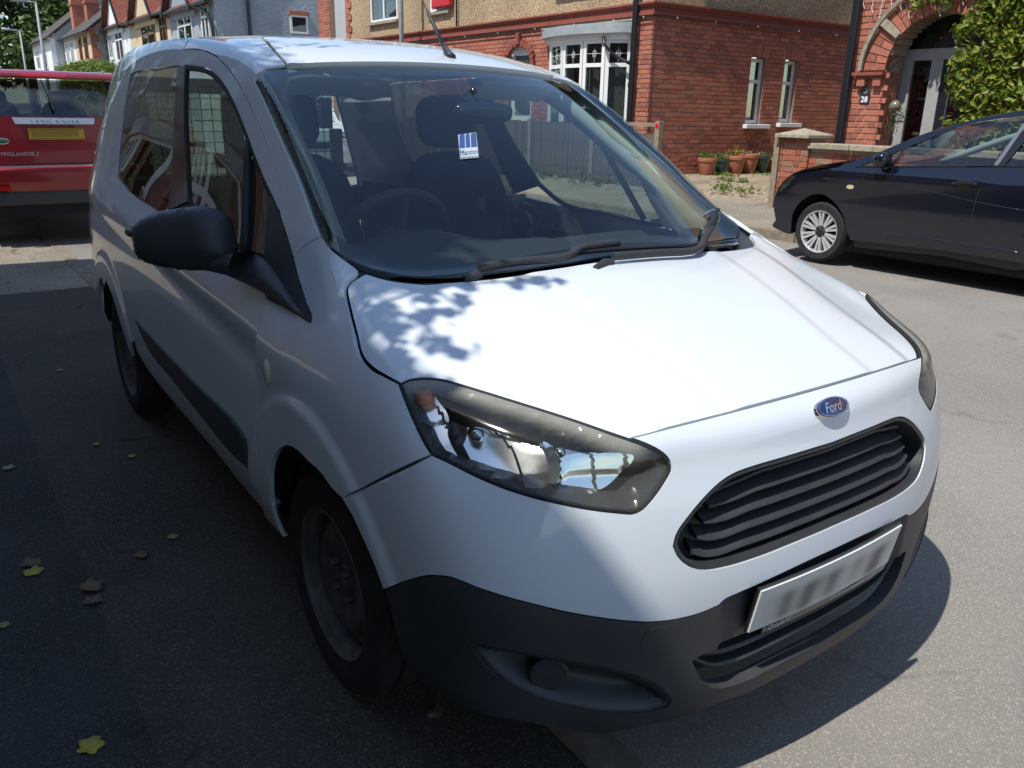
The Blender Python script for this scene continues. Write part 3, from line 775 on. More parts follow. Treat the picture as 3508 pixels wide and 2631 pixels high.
# ---- doors
seal = px3([(632,223),(674,226),(722,243),(770,294),(812,375),(843,453),(879,550),(906,616),(927,660),(954,721)])
skin_panel('door_frame', PA, [door_out[2:], [door_out[-1], seal[0]], seal], M['white'], van, sym='mirror', step=.012, thick=.014)
belt = yz((.42, 1.055), (.7, 1.072), (1.0, 1.085), (1.3, 1.10), (1.47, 1.108))
bpl = px3([(606,223),(592,440),(574,705)]); bpr = px3([(632,223),(629,440),(640,690)])
g_front = px3([(927,660),(921,740),(909,895)])
bel_f = [g_front[-1]]+yz((.55, 1.066), (.8, 1.076), (1.1, 1.09))+[bpr[-1]]
fg_loop = [seal[:9], g_front, bel_f, rev(bpr)]
skin_panel('front_window', PX, fg_loop, M['sideglass'], van, sym='mirror', step=.03, thick=0, off=-.008, gap=.001)
ringpanel('window_seal', PX, fg_loop, .016, M['seal'], van, -.003, .012, 'mirror')
sail_loop = [C['sail_front'], C['sail_low']+yz((.32, 1.035)), [yz((.32, 1.035))[0], g_front[-1]], rev(g_front), [seal[8], seal[9]], [seal[9], hit_px(980, 800), C['sail_front'][0]]]
skin_panel('mirror_sail', PX, sail_loop, M['plastic'], van, sym='mirror', step=.012, thick=.02, off=.004, gap=.001)
skin_panel('door_pillar_trim', PX, [[bpl[0], bpr[0]], bpr, [bpr[-1], yz((1.50, 1.112))[0], bpl[-1]], rev(bpl)], M['gloss_black'], van, sym='mirror', step=.016, thick=.01, off=-.002, gap=.001)
def crease(p, n):
    """shoulder crease and the hollow below it"""
    zl = .868+.098*p.y-.012*p.y*p.y; d = p.z-zl
    a = sst(.02, .30, p.y)
    return flare(p, n)+a*(.006*math.exp(-(d/.012)**2)*0-.012*math.exp(-((d+.07)/.055)**2))
sill_c = px3([(918,1785),(826,1667),(734,1550),(620,1416),(517,1290)])
shut_r = yz((1.47, 1.108), (1.43, 1.0), (1.38, .85), (1.36, .65), (1.36, .47))
dbot = yz((.28, .425), (.8, .435), (1.1, .45), (1.36, .47))
dfr = C['door_f'][:-2]+[dbot[0]]
dbelt = [shut_r[0]]+rev(belt[:-1])+yz((.32, 1.035))+[C['sail_low'][-1]]
door = skin_panel('door', PX, [dfr, dbot, rev(shut_r), dbelt], M['white'], van, sym='mirror', step=.014, disp=crease, gap=.0018)
sill_b = sill_c+[]
skin_panel('sill', PX, [[dbot[0], C['door_f'][-1]], sill_c, [sill_c[-1], yz((2.02, .44))[0]] , [yz((2.02, .44))[0], yz((2.02, .49))[0], dbot[-1]], rev(dbot)], M['white'], van, sym='mirror', step=.014, off=-.006)
# ---- rear quarter with its tinted window
rgl_top = px3([(606,223),(517,238),(456,250),(446,258)]); rgl_l = px3([(446,258),(432,330),(420,400),(410,475),(403,550),(400,602)]); rgl_b = px3([(400,602),(420,630),(448,663),(500,695),(547,726),(568,740)])
rg = [rgl_top, rgl_l, rgl_b, [rgl_b[-1], bpl[-1]], rev(bpl)]
skin_panel('rear_side_window', PX, rg, M['privacy'], van, sym='mirror', step=.03, thick=.01, off=-.004, gap=.002)
arch_r = [yz((2.489+.375*math.cos(a), .315+.375*math.sin(a)))[0] for a in [R(t) for t in range(168, 8, -8)]]
rear_e = yz((2.86, .36), (3.05, .37), (3.17, .40), (3.19, .7), (3.19, 1.0), (3.17, 1.3), (3.13, 1.55))
PQ = ProjD((-.97, 0, .24))
q_front = [yz((1.36, .47))[0], *rev(shut_r)[1:], bpl[-1].lerp(shut_r[0], .5), rgl_b[-1]]
skin_panel('rear_quarter', PQ, [q_front, rev(rgl_b), rev(rgl_l), rev(rgl_top), [rgl_top[0], seal[0], door_out[-1], bj], ditch3[kk:], [ditch3[-1], *rev(rear_e)], [rear_e[0], arch_r[-1]], rev(arch_r), [arch_r[0], yz((2.02, .49))[0], yz((1.36, .47))[0]]], M['white'], van, sym='mirror', step=.018, disp=crease, gap=.002)
mould = px3([(471,1095),(560,1192),(690,1328),(821,1462),(843,1500),(861,1602)]); mould_l = px3([(861,1602),(804,1552),(690,1414),(600,1300),(517,1196),(471,1095)])
for o in skin_panel('side_moulding', PX, [mould[:5], mould[4:], mould_l[:-1]+[mould_l[-1]]], M['bumper'], van, sym='mirror', step=.012, thick=.016, off=.010, gap=0): pass
for sg in (-1, 1):
    c = hit_px(917, 1274); n = sk_normal(c)
    b = MB().lathe([(.0005, .010), (.012, .009), (.018, .005), (.020, 0)], 24)
    b.v = [Vector((v.x*1.0, v.y*1.75, v.z)) for v in b.v]
    mt = Matrix(((0, 0, n.x), (1, 0, n.y), (0, 1, n.z))); b.v = [c+Vector((0, v.x, v.y))+n*v.z for v in b.v]
    if sg > 0: b.v = [Vector((-v.x, v.y, v.z)) for v in b.v]; b.f = [f[::-1] for f in b.f]
    b.build('side_repeater', plain('repeater_lens', (.62, .55, .40), .15, coat=.5) if sg < 0 else bpy.data.materials['repeater_lens'], van, smooth=True)
# ---- text helpers
def text_mesh(s, size=1.0, shear=0.0, extrude=0.0, align='CENTER', bold=0.0):
    cu = bpy.data.curves.new('t', 'FONT'); cu.body = s; cu.size = size; cu.shear = shear; cu.extrude = extrude; cu.align_x = align; cu.align_y = 'CENTER'; cu.resolution_u = 3; cu.offset = bold
    o = bpy.data.objects.new('t', cu); COL.objects.link(o)
    dg = bpy.context.evaluated_depsgraph_get(); dg.update(); em = o.evaluated_get(dg).to_mesh()
    vs = [v.co.copy() for v in em.vertices]; fs = [tuple(p.vertices) for p in em.polygons]
    bpy.data.objects.remove(o); bpy.data.curves.remove(cu); return vs, fs
def text_at(name, s, o, ux, uy, size, mat, parent, shear=0, extrude=.002, align='CENTER', bold=0):
    vs, fs = text_mesh(s, size, shear, extrude, align, bold); ux, uy, o = Vector(ux).normalized(), Vector(uy).normalized(), Vector(o); n = ux.cross(uy)
    return link(name, mesh_from([o+ux*v.x+uy*v.y+n*v.z for v in vs], fs, name), mat, parent, smooth=False)
# ---- wheels
def wheel(parent, hx, hy, sg, seed):
    t = MB(); prof = [(.196,-.075),(.205,-.088),(.225,-.094),(.262,-.096),(.285,-.090),(.300,-.074),(.3065,-.05),(.307,-.045),(.300,-.043),(.300,-.033),(.307,-.031),(.3085,0),(.307,.031),(.300,.033),(.300,.043),(.307,.045),(.3065,.05),(.300,.074),(.285,.090),(.262,.096),(.225,.094),(.205,.088),(.196,.075)]
    t.lathe(prof, 72, (hx, hy, .3055), 'X'); t.v = [Vector((v.x, v.y, max(v.z, .002))) for v in t.v]
    tyre = t.build('tyre', M['rubber'], parent, smooth=True, auto=30)
    o = sg*.098
    r_ = MB(); pr_ = [(.196,.075),(.203,.090),(.208,.084),(.198,.074),(.185,.060),(.182,.030),(.172,.020),(.163,.030),(.150,.050),(.135,.060),(.110,.062),(.085,.052),(.070,.045),(.040,.045),(.034,.050),(.034,.030),(.0005,.030)]
    pr_ = [(a, sg*b) for a, b in pr_]
    r_.lathe(pr_, 56, (hx, hy, .3055), 'X')
    if sg > 0: r_.f = [f[::-1] for f in r_.f]
    rim = r_.build('rim', M['steel'], tyre, auto=30)
    bb = MB().lathe([(.0005, 0), (.205, 0), (.205, .15)], 40, (hx-sg*.05, hy, .3055), 'X'); bb.build('brake_drum', M['dark'], tyre)
    for k in range(4):
        a = R(45+90*k+seed*20); c = Vector((hx+sg*.050, hy+.054*math.cos(a), .3055+.054*math.sin(a)))
        n = MB().lathe([(.011, 0), (.011, sg*.016), (.009, sg*.021), (.0005, sg*.022)], 6, c, 'X')
        if sg > 0: n.f = [f[::-1] for f in n.f]
        n.build('wheel_nut', M['steel'], rim)
    return tyre
for sg in (-1, 1):
    for hy in (0, 2.489): wheel(van, sg*.742, hy, sg, hy)
# wheel housings and floor
for sg in (-1, 1):
    for hy, r0 in ((0, .385), (2.489, .385)):
        m = MB(); n = 28
        for i in range(n+1):
            a = R(12+156*i/n)
            for x in (.845, .54): m.v.append(Vector((sg*x, hy+r0*math.cos(a), .315+r0*math.sin(a))))
        for i in range(n): m.f.append((2*i, 2*i+1, 2*i+3, 2*i+2))
        m.f.append(tuple(2*i+1 for i in range(n+1)))
        m.build('wheel_housing', M['dark'], van, smooth=False)
fl = MB(); fl.bb((-.78, .40, .285), (.78, 2.10, .36)); fl.bb((-.52, -.62, .25), (.52, .40, .34)); fl.bb((-.52, 2.1, .28), (.52, 3.1, .36)); fl.bb((-.50, -.60, .34), (.50, .02, .86)); fl.build('floor_pan', M['dark'], van)
cab = MB()
for sg in (-1, 1):
    cab.bb((sg*.775, .20, .36), (sg*.765, 1.45, .98)); cab.bb((sg*.775, 1.45, .36), (sg*.765, 3.1, 1.05))
cab.bb((-.70, .0, .86), (.70, .03, 1.04)); cab.build('door_lining', M['cabin'], van)
# ---- dashboard
d = MB(); nx, ny = 34, 14
for i in range(nx+1):
    x = -.70+1.40*i/nx
    for j in range(ny+1):
        t = j/ny; y = .06+.24*(x/.7)**2*.5+.40*t
        z = 1.070+.040*math.sin(math.pi*min(1, t*1.1))-.05*sst(.85, 1, t)
        z += .055*math.exp(-((x+.37)/.17)**2)*sst(.35, .7, t)
        z -= .035*sst(.12, .3, t)*sst(.85, .7, t)*sst(.34, .30, abs(x-.40))*sst(.1, .14, abs(x-.40)+.2)
        z -= .02*(abs(x)/.7)**4
        d.v.append(Vector((x, y, z)))
    d.v.append(Vector((x, .06+.12*(x/.7)**2+.44, .80))); 
m_ = ny+2
for i in range(nx):
    for j in range(ny+1): d.f.append((i*m_+j, (i+1)*m_+j, (i+1)*m_+j+1, i*m_+j+1))
dash = d.build('dashboard', M['dash'], van, smooth=True)
holder = MB(); holder.tube([(.10, .42, 1.09), (.12, .40, 1.16), (.04, .38, 1.20)], .012, 8); holder.box((.02, .385, 1.205), (.075, .014, .05), .3); holder.box((-.06, .42, 1.15), (.11, .012, .15), .25); holder.build('phone_holder', M['gloss_black'], van)
# ---- steering wheel
sw = MB(); Mx = Matrix.Rotation(R(-62), 3, 'X'); c0 = Vector((-.37, .50, 1.085))
sw.tube([c0+Mx @ Vector((.185*math.cos(a), .185*math.sin(a), 0)) for a in [2*math.pi*k/40 for k in range(40)]], .016, 10, closed=True)
for a in (R(0), R(180), R(270)): sw.tube([c0+Mx @ Vector((.05*math.cos(a), .05*math.sin(a), -.03)), c0+Mx @ Vector((.18*math.cos(a), .18*math.sin(a), 0))], .018, 8)
hub = MB().lathe([(.0005, .02), (.06, .015), (.07, -.02), (.05, -.06)], 20); sw.add([c0+Mx @ v for v in hub.v], hub.f)
sw.build('steering_wheel', M['dash'], van, smooth=True, auto=40)
# ---- seats
def pad(mb, c, d, tilt=0, n=10, p=3.2):
    """rounded cushion: superellipsoid"""
    Rm = Matrix.Rotation(tilt, 3, 'X'); vs = []; fs = []; nu, nv = 20, n
    sg = lambda v, e: math.copysign(abs(v)**e, v); e = 2/p
    for j in range(nv+1):
        b = -math.pi/2+math.pi*j/nv
        for i in range(nu):
            a = 2*math.pi*i/nu
            vs.append(Vector(c)+Rm @ Vector((d[0]*sg(math.cos(b), e)*sg(math.cos(a), e), d[1]*sg(math.cos(b), e)*sg(math.sin(a), e), d[2]*sg(math.sin(b), e))))
    for j in range(nv):
        for i in range(nu): fs.append((j*nu+i, j*nu+(i+1) % nu, (j+1)*nu+(i+1) % nu, (j+1)*nu+i))
    return mb.add(vs, fs)
for sx in (-.40, .30):
    b = MB(); pad(b, (sx, .92, .66), (.25, .27, .10)); sb = b.build('seat', M['seat'], van, smooth=True)
    b = MB(); pad(b, (sx, 1.18, 1.0), (.245, .075, .33), R(-14)); b.build('seat_back', M['seat'], sb, smooth=True)
    b = MB(); pad(b, (sx, 1.285, 1.435), (.135, .055, .105), R(-10)); b.build('headrest', M['seat'], sb, smooth=True)
    for q in (-.05, .05): b = MB(); b.tube([(sx+q, 1.26, 1.27), (sx+q, 1.28, 1.40)], .007, 6); b.build('headrest_post', M['chrome'], sb)
# ---- pale pillar trims and headliner
pb = resample(crom(rev(C['ws_left'])[::-1][::-1], 6), .03)
A_ = resample(crom([wb[1]]+C['ws_left'], 6), .02); B_ = resample(crom(rev(g_front)+rev(seal[2:8]), 6), .02)
for sg in (-1, 1):
    m = MB(); N = 26
    for k in range(N+1):
        a = A_[round(k/N*(len(A_)-1))].copy(); b = B_[round(k/N*(len(B_)-1))].copy()
        a = a-sk_normal(a)*.040; b = b-sk_normal(b)*.030; a.x += .040; b.x += .02
        for j in range(7):
            t = j/6; p = a.lerp(b, t); bul = math.sin(math.pi*t)*.022; p.x += bul; p.y += 0
            m.v.append(Vector((p.x if sg < 0 else -p.x, p.y, p.z)))
    for k in range(N):
        for j in range(6):
            q = (k*7+j, k*7+j+1, (k+1)*7+j+1, (k+1)*7+j); m.f.append(q if sg < 0 else q[::-1])
    o = m.build('pillar_trim', M['trim'], van, smooth=True)
    s3 = [Vector((-.700, .33, 1.115)), Vector((-.690, .19, 1.112)), Vector((-.700, .345, 1.215))]
    sp = MB()
    sp.add([Vector((p.x*(1 if sg < 0 else -1)+(.004 if sg < 0 else -.004), p.y, p.z)) for p in s3], [(0, 1, 2)])
skin_panel('headliner', PZ, [[Vector((-.56, .92, 1.6)), Vector((-.3, .85, 1.6)), Vector((0, .83, 1.6))], [Vector((0, .83, 1.6)), Vector((0, 3.05, 1.6))], [Vector((0, 3.05, 1.6)), Vector((-.52, 3.05, 1.6))], [Vector((-.52, 3.05, 1.6)), Vector((-.56, .92, 1.6))]], M['cabin'], van, sym='weld', step=.05, thick=0, off=-.045)
for sx in (-.36, .36):
    v = MB(); v.box((sx, .90, 1.555), (.36, .15, .02), 0, Matrix.Rotation(R(-22), 3, 'X')); v.build('sun_visor', M['trim'], van, bevel=.006)
mi = MB(); pad(mi, (.03, .60, 1.475), (.115, .022, .035), R(10)); mi.tube([(.03, .61, 1.49), (.0, .62, 1.55)], .012, 8); mi.build('interior_mirror', M['gloss_black'], van, smooth=True)
# ---- rear doors with guarded window, tail lamps
rd = MB()
rd.bb((-.68, 3.14, .40), (.68, 3.20, 1.10)); rd.bb((-.52, 3.10, 1.54), (.52, 3.15, 1.62)); rd.bb((-.055, 3.13, 1.10), (.055, 3.19, 1.56))
for sg in (-1, 1): rd.bb((sg*.66, 3.12, 1.10), (sg*.585, 3.17, 1.36)); rd.bb((sg*.60, 3.12, 1.36), (sg*.52, 3.17, 1.54))
rdo = rd.build('rear_door', M['white'], van, bevel=.012)
gd = MB()
for sg in (-1, 1):
    for k in range(10): x = sg*(.07+.057*k); gd.bb((x-.002, 3.098, 1.09), (x+.002, 3.102, 1.58))
    for k in range(9): z = 1.11+.058*k; gd.bb((sg*.05, 3.099, z-.002), (sg*.60, 3.103, z+.002))
gd.build('window_guard', M['gloss_black'], van)
for sg in (-1, 1):
    t = MB(); t.bb((sg*.70, 3.12, .80), (sg*.775, 3.275, 1.02)); t.build('tail_lamp', plain('tail_lamp_red', (.35, .01, .01), .15, coat=.6) if sg < 0 else bpy.data.materials['tail_lamp_red'], van, bevel=.02)
    v = MB(); v.bb((sg*.60, 3.165, 1.10), (sg*.05, 3.169, 1.56)); v.build('rear_window', M['sideglass'], van)
# ---- door mirrors
mo = [(463,767),(480,751),(515,732),(543,724),(610,714),(683,705),(705,707),(737,719),(768,744),(781,773),(793,817),(802,858),(797,884),(770,905),(720,922),(673,927),(610,922),(562,916),(518,905),(483,884),(466,855),(461,817)]
A0, B0 = Vector((-.885, .50, 0)), Vector((-1.075, .66, 0)); pu = (B0-A0).normalized(); pn = pu.cross(Vector((0, 0, 1))).normalized()
if pn.y > 0: pn = -pn
def on_plane(u, v, p0, n): dd = ray(u, v); return CAM_POS+dd*((p0-CAM_POS).dot(n)/dd.dot(n))
L3 = crom([on_plane(*p, A0, pn) for p in mo], 3, closed=True)
L2 = [Vector((p.dot(pu), p.z)) for p in L3]; 
if area2(L2) < 0: L2.reverse()
v2, f2 = fill2(L2, [], .011)
from mathutils.kdtree import KDTree
kd = KDTree(len(L2)); [kd.insert(Vector((q.x, q.y, 0)), i) for i, q in enumerate(L2)]; kd.balance()
base0 = A0.dot(pn)
def mir_pt(q, dep):
    return pu*q.x+pn*(base0+dep)+Vector((0, 0, q.y))
for sg in (-1, 1):
    vs = []; fs = []; n = len(v2)
    for q in v2:
        dd = kd.find(Vector((q.x, q.y, 0)))[2]; t = min(1, dd/.085); vs.append(mir_pt(q, .062*math.sqrt(max(0, 1-(1-t)**2))))
    for q in v2:
        dd = kd.find(Vector((q.x, q.y, 0)))[2]; t = min(1, dd/.03); vs.append(mir_pt(q, -.055*math.sqrt(max(0, 1-(1-t)**2))))
    for f in f2:
        a, b, c = [vs[i] for i in f]; g = f if (b-a).cross(c-a).dot(pn) > 0 else f[::-1]
        fs.append(g); fs.append(tuple(i+n for i in g[::-1]))
    if sg > 0: vs = [Vector((-p.x, p.y, p.z)) for p in vs]; fs = [f[::-1] for f in fs]
    me = mesh_from(vs, fs, 'door_mirror'); bm = bmesh.new(); bm.from_mesh(me); bmesh.ops.remove_doubles(bm, verts=bm.verts, dist=3e-4); bm.to_mesh(me); bm.free()
    mo_ = link('door_mirror', me, M['plastic'], van); set_auto(me, 60)
    # wedge-shaped base blending into the sail
    def sk_o(u, v, h): p = hit_px(u, v); return p+sk_normal(p)*h
    pf = A0-Vector((0, 0, 0)); UP = [on_plane(640, 884, pf+pn*.03, pn), on_plane(730, 878, pf+pn*.035, pn), on_plane(800, 868, pf+pn*.03, pn), sk_o(856, 884, .03), sk_o(915, 902, .012), sk_o(965, 965, .006), sk_o(1010, 1035, .005)]
    LO = [on_plane(640, 922, pf+pn*.02, pn), on_plane(720, 930, pf+pn*.03, pn), on_plane(780, 944, pf+pn*.03, pn), sk_o(838, 962, .055), sk_o(905, 998, .03), sk_o(985, 1052, .014), sk_o(1055, 1096, .005)]
    UP, LO = crom(UP, 4), crom(LO, 4); sec_ = []
    for k, (a_, b_) in enumerate(zip(UP, LO)):
        o_ = Vector((-.75, -.65, 0)); w_ = (a_-b_).length; bulge = .20*w_*math.sin(math.pi*k/(len(UP)-1))**.5
        sec_.append([a_+Vector((.05, .02, 0)), a_]+[a_.lerp(b_, t)+o_*bulge*math.sin(math.pi*t) for t in (.2, .4, .6, .8)]+[b_, b_+Vector((.06, .02, .004))])
    arm = MB(); kk_ = len(sec_[0])
    for r_ in sec_: arm.v += r_
    for i in range(len(sec_)-1):
        for j in range(kk_-1): arm.f.append((i*kk_+j, i*kk_+j+1, (i+1)*kk_+j+1, (i+1)*kk_+j))
    if sg > 0: arm.v = [Vector((-p.x, p.y, p.z)) for p in arm.v]
    ao = arm.build('mirror_arm', M['plastic'], mo_, smooth=True); bm = bmesh.new(); bm.from_mesh(ao.data); bmesh.ops.recalc_face_normals(bm, faces=bm.faces); bm.to_mesh(ao.data); bm.free(); set_auto(ao.data, 50)
    g2 = inset(L2, .012); gv, gf = fill2(g2, [], .05); gm = MB()
    gm.add([mir_pt(q, -.058) for q in gv], [f for f in gf])
    if sg > 0: gm.v = [Vector((-p.x, p.y, p.z)) for p in gm.v]
    gm.build('mirror_glass', M['chrome'], mo_)
    # quarter light bar, door handle
    q0, q1 = [hit_px(*p) for p in ((846, 480), (832, 862))]
    qb = MB(); dq = [q0.lerp(q1, k/6) for k in range(7)]; dq = [p-sk_normal(p)*.004 for p in dq]; qb.tube(dq, .012, 6)
    if sg > 0: qb.v = [Vector((-p.x, p.y, p.z)) for p in qb.v]; qb.f = [f[::-1] for f in qb.f]
    qb.build('quarter_light_bar', M['seal'], van, smooth=True)
    for (ya, yb, zc) in ((1.22, 1.385, .985), (1.60, 1.76, 1.01)):
        h = MB(); pts = []
        for k in range(9):
            t = k/8; p = yz((ya+(yb-ya)*t, zc))[0]; pts.append(p+Vector((-.038*math.sin(math.pi*t)**.5, 0, 0)))
        h.tube(pts, [.012+.004*math.sin(math.pi*k/8) for k in range(9)], 10)
        if sg > 0: h.v = [Vector((-p.x, p.y, p.z)) for p in h.v]; h.f = [f[::-1] for f in h.f]
        h.build('door_handle', M['plastic'], van, smooth=True)
# ---- wipers
def on_skin(P, h): out = []; return [hit_px(*p)+sk_normal(hit_px(*p))*h for p in P]
w1 = MB(); w1.tube(on_skin([(1590,958),(1620,952),(1645,946)], .002), [.008, .013, .011], 10)
w1.tube(crom(on_skin([(1640,946),(1780,925),(1910,914),(1940,908),(1985,873),(2030,862),(2100,854)], .022), 3), [.011]*19, 8)
wa = w1.build('wiper', M['plastic'], van, smooth=True, auto=50)
b1 = MB(); b1.tube(crom(on_skin([(1704,921),(1900,893),(2040,872),(2120,866),(2240,860),(2366,855)], .012), 3), .007, 8); b1.build('blade', M['seal'], wa)
bx_ = MB(); bx_.tube(on_skin([(2010,868),(2060,858),(2110,853)], .020), [.008, .012, .010], 8); bx_.build('blade_mount', M['plastic'], wa, smooth=True)
w2 = MB(); w2.tube(on_skin([(2040,920),(2070,905),(2097,902)], .002), [.008, .013, .011], 10); w2.tube(crom(on_skin([(2097,902),(2240,889),(2370,880),(2395,868),(2410,840),(2430,790)], .018), 3), .011, 8)
wb2 = w2.build('wiper', M['plastic'], van, smooth=True, auto=50)
b2 = MB(); b2.tube(on_skin([(2390,864),(2420,800),(2452,728)], .012), .008, 8); b2.tube(on_skin([(2404,830),(2425,785),(2436,762)], .022), .013, 8); b2.build('blade', M['seal'], wb2, smooth=True)
# ---- aerial
ab = PZ.cast(Vector((on(1540, 205, 2, 1.668).x, on(1540, 205, 2, 1.668).y))); ab = hit_px(1540, 200); an = MB()
dirv = Vector((0, .62, .78)).normalized()
top_ = on_plane(1440, -12, ab, Vector((1, 0, 0))); dirv = (top_-ab).normalized()
an.tube([ab-dirv*.01, ab+dirv*.012, ab+dirv*.04, ab+dirv*.065], [.030, .022, .013, .010], 12); an.v = [Vector((ab.x+(v.x-ab.x)*.6, v.y, v.z)) for v in an.v]
L_ = (top_-ab).length
an.tube([ab+dirv*.06, ab+dirv*.22, ab+dirv*.23, ab+dirv*L_], [.0075, .006, .0028, .0022], 8)
an.build('aerial', M['plastic'], van, smooth=True)
# ---- badge
bc_ = hit_px(2845, 1396); nb_ = sk_normal(bc_); bu = Vector((1, 0, 0)); bu = (bu-nb_*bu.dot(nb_)).normalized(); bv = nb_.cross(bu)
if bv.z < 0: bv = -bv
k1 = Vector(pr(bc_+bu*.01))-Vector(pr(bc_-bu*.01)); hw_ = 59/(k1.length/.02); hh_ = hw_*.40
def oval(f, h, n=48): return [bc_+nb_*(h-((f*hw_*math.cos(a))**2)*.25)+bu*hw_*f*math.cos(a)+bv*(hh_*f*math.sin(a)+0*f) for a in [2*math.pi*k/n for k in range(n)]]
def ovals(name, lv, mat, parent):
    m = MB()
    for f, h in lv: m.v += oval(f, h)
    for i in range(len(lv)-1):
        for k in range(48): m.f.append((i*48+k, i*48+(k+1) % 48, (i+1)*48+(k+1) % 48, (i+1)*48+k))
    m.f.append(tuple((len(lv)-1)*48+k for k in range(48))); return m.build(name, mat, parent, smooth=True, auto=40)
bd = ovals('badge', [(1.0, -.01), (1.0, .004), (.97, .007), (.90, .0065)], M['chrome'], van)
ovals('badge_face', [(.90, .0066), (.885, .0072), (.3, .0082)], plain('badge_blue', (.012, .022, .10), .18, coat=.8), bd)
rl_ = MB(); rl_.tube(oval(.82, .0082), .0007, 6, closed=True); rl_.build('badge_line', M['chrome'], bd)
def stroke(P, wd):
    m = MB(); pts = crom([Vector((a, b, 0)) for a, b in P], 6)
    m.tube([bc_+nb_*(.0085-((hw_*p.x)**2)*.25)+bu*hw_*p.x+bv*hw_*p.y for p in pts], wd, 6); return m
vs_, fs_ = text_mesh('Ford', 1.0, shear=.38, bold=.012); w_ = max(v.x for v in vs_)-min(v.x for v in vs_); cx_ = (max(v.x for v in vs_)+min(v.x for v in vs_))/2; cy_ = (max(v.y for v in vs_)+min(v.y for v in vs_))/2; kx_ = 1.05*hw_/w_; ky_ = .40*hw_/(max(v.y for v in vs_)-min(v.y for v in vs_))
link('badge_lettering', mesh_from([bc_+nb_*(.0088-(((v.x-cx_)*kx_)**2)*.25)+bu*(v.x-cx_)*kx_+bv*(v.y-cy_)*ky_ for v in vs_], fs_, 'badge_lettering'), M['chrome'], bd, smooth=False)
# ---- number plate
pm, pn_, pl_, pb_ = mat_new('number_plate_smeared'); setp(pb_, base=(.62, .63, .60), rough=.35)
ptc = pn_.new('ShaderNodeTexCoord'); psx = pn_.new('ShaderNodeSeparateXYZ'); pl_.new(ptc.outputs['Object'], psx.inputs[0])
pmp = pn_.new('ShaderNodeMapping'); pmp.inputs['Scale'].default_value = (15, 0, 3); pmp.inputs['Location'].default_value = (.7, 0, .4); pnn = pn_.new('ShaderNodeTexNoise'); pnn.inputs['Scale'].default_value = 1; pnn.inputs['Detail'].default_value = 0
pl_.new(ptc.outputs['Object'], pmp.inputs[0]); pl_.new(pmp.outputs[0], pnn.inputs['Vector'])
pr1 = pn_.new('ShaderNodeMapRange'); pr1.interpolation_type = 'SMOOTHSTEP'; pr1.inputs[1].default_value = .28; pr1.inputs[2].default_value = .68; pr1.inputs[3].default_value = .25; pr1.inputs[4].default_value = 1.0; pl_.new(pnn.outputs[0], pr1.inputs[0])
pab = pn_.new('ShaderNodeMath'); pab.operation = 'ABSOLUTE'; pl_.new(psx.outputs[0], pab.inputs[0])
pmr = pn_.new('ShaderNodeMapRange'); pmr.interpolation_type = 'SMOOTHSTEP'; pmr.inputs[1].default_value = .26; pmr.inputs[2].default_value = .19; pl_.new(pab.outputs[0], pmr.inputs[0])
pzz = pn_.new('ShaderNodeMath'); pzz.operation = 'SUBTRACT'; pzz.inputs[1].default_value = .487; pl_.new(psx.outputs[2], pzz.inputs[0]); pza = pn_.new('ShaderNodeMath'); pza.operation = 'ABSOLUTE'; pl_.new(pzz.outputs[0], pza.inputs[0])
pmz = pn_.new('ShaderNodeMapRange'); pmz.interpolation_type = 'SMOOTHSTEP'; pmz.inputs[1].default_value = .056; pmz.inputs[2].default_value = .022; pl_.new(pza.outputs[0], pmz.inputs[0])
pmu = pn_.new('ShaderNodeMath'); pmu.operation = 'MULTIPLY'; pl_.new(pr1.outputs[0], pmu.inputs[0]); pl_.new(pmr.outputs[0], pmu.inputs[1]); pm3 = pn_.new('ShaderNodeMath'); pm3.operation = 'MULTIPLY'; pl_.new(pmu.outputs[0], pm3.inputs[0]); pl_.new(pmz.outputs[0], pm3.inputs[1])
pmx = pn_.new('ShaderNodeMix'); pmx.data_type = 'RGBA'; pmx.inputs[6].default_value = (.60, .61, .58, 1); pmx.inputs[7].default_value = (.085, .088, .095, 1); pl_.new(pm3.outputs[0], pmx.inputs[0]); pl_.new(pmx.outputs[2], pb_.inputs['Base Color'])
pc = Vector((0, -.893, .500)); pk = MB(); tilt = Matrix.Rotation(R(10), 3, 'X')
def bent(p): q = pc+tilt @ p; q.y += .17*q.x*q.x; return q
def slab(w_, h_, y0, y1, cx_=0, cz_=0, n=14):
    m = MB()
    for k in range(n+1):
        x = cx_-w_/2+w_*k/n; m.v += [bent(Vector((x, y0, cz_-h_/2))), bent(Vector((x, y0, cz_+h_/2))), bent(Vector((x, y1, cz_+h_/2))), bent(Vector((x, y1, cz_-h_/2)))]
    for k in range(n):
        for j in range(4): m.f.append((4*k+j, 4*k+(j+1) % 4, 4*k+4+(j+1) % 4, 4*k+4+j))
    m.f += [(3, 2, 1, 0), tuple(4*n+j for j in range(4))]; return m
def fixn(o): bm = bmesh.new(); bm.from_mesh(o.data); bmesh.ops.recalc_face_normals(bm, faces=bm.faces); bm.to_mesh(o.data); bm.free(); return o
fixn(slab(.52, .112, -.002, .002).build('number_plate', pm, van))
pso = fixn(slab(.526, .118, .003, .009).build('plate_holder', M['gloss_black'], van)); fixn(slab(.47, .024, -.001, .008, .02, -.064).build('holder_strip', M['gloss_black'], pso))
M['pale_print'] = plain('pale_print', (.55, .56, .57), .5)
for s_, x, sz in (('Croyland', -.165, .020), ('croylandcarmegastore.co.uk', .10, .015)):
    text_at('holder_lettering', s_, bent(Vector((x, -.0028, -.064))), (1, 0, 0), tilt @ Vector((0, 0, 1)), sz, M['pale_print'], pso, extrude=.0004)
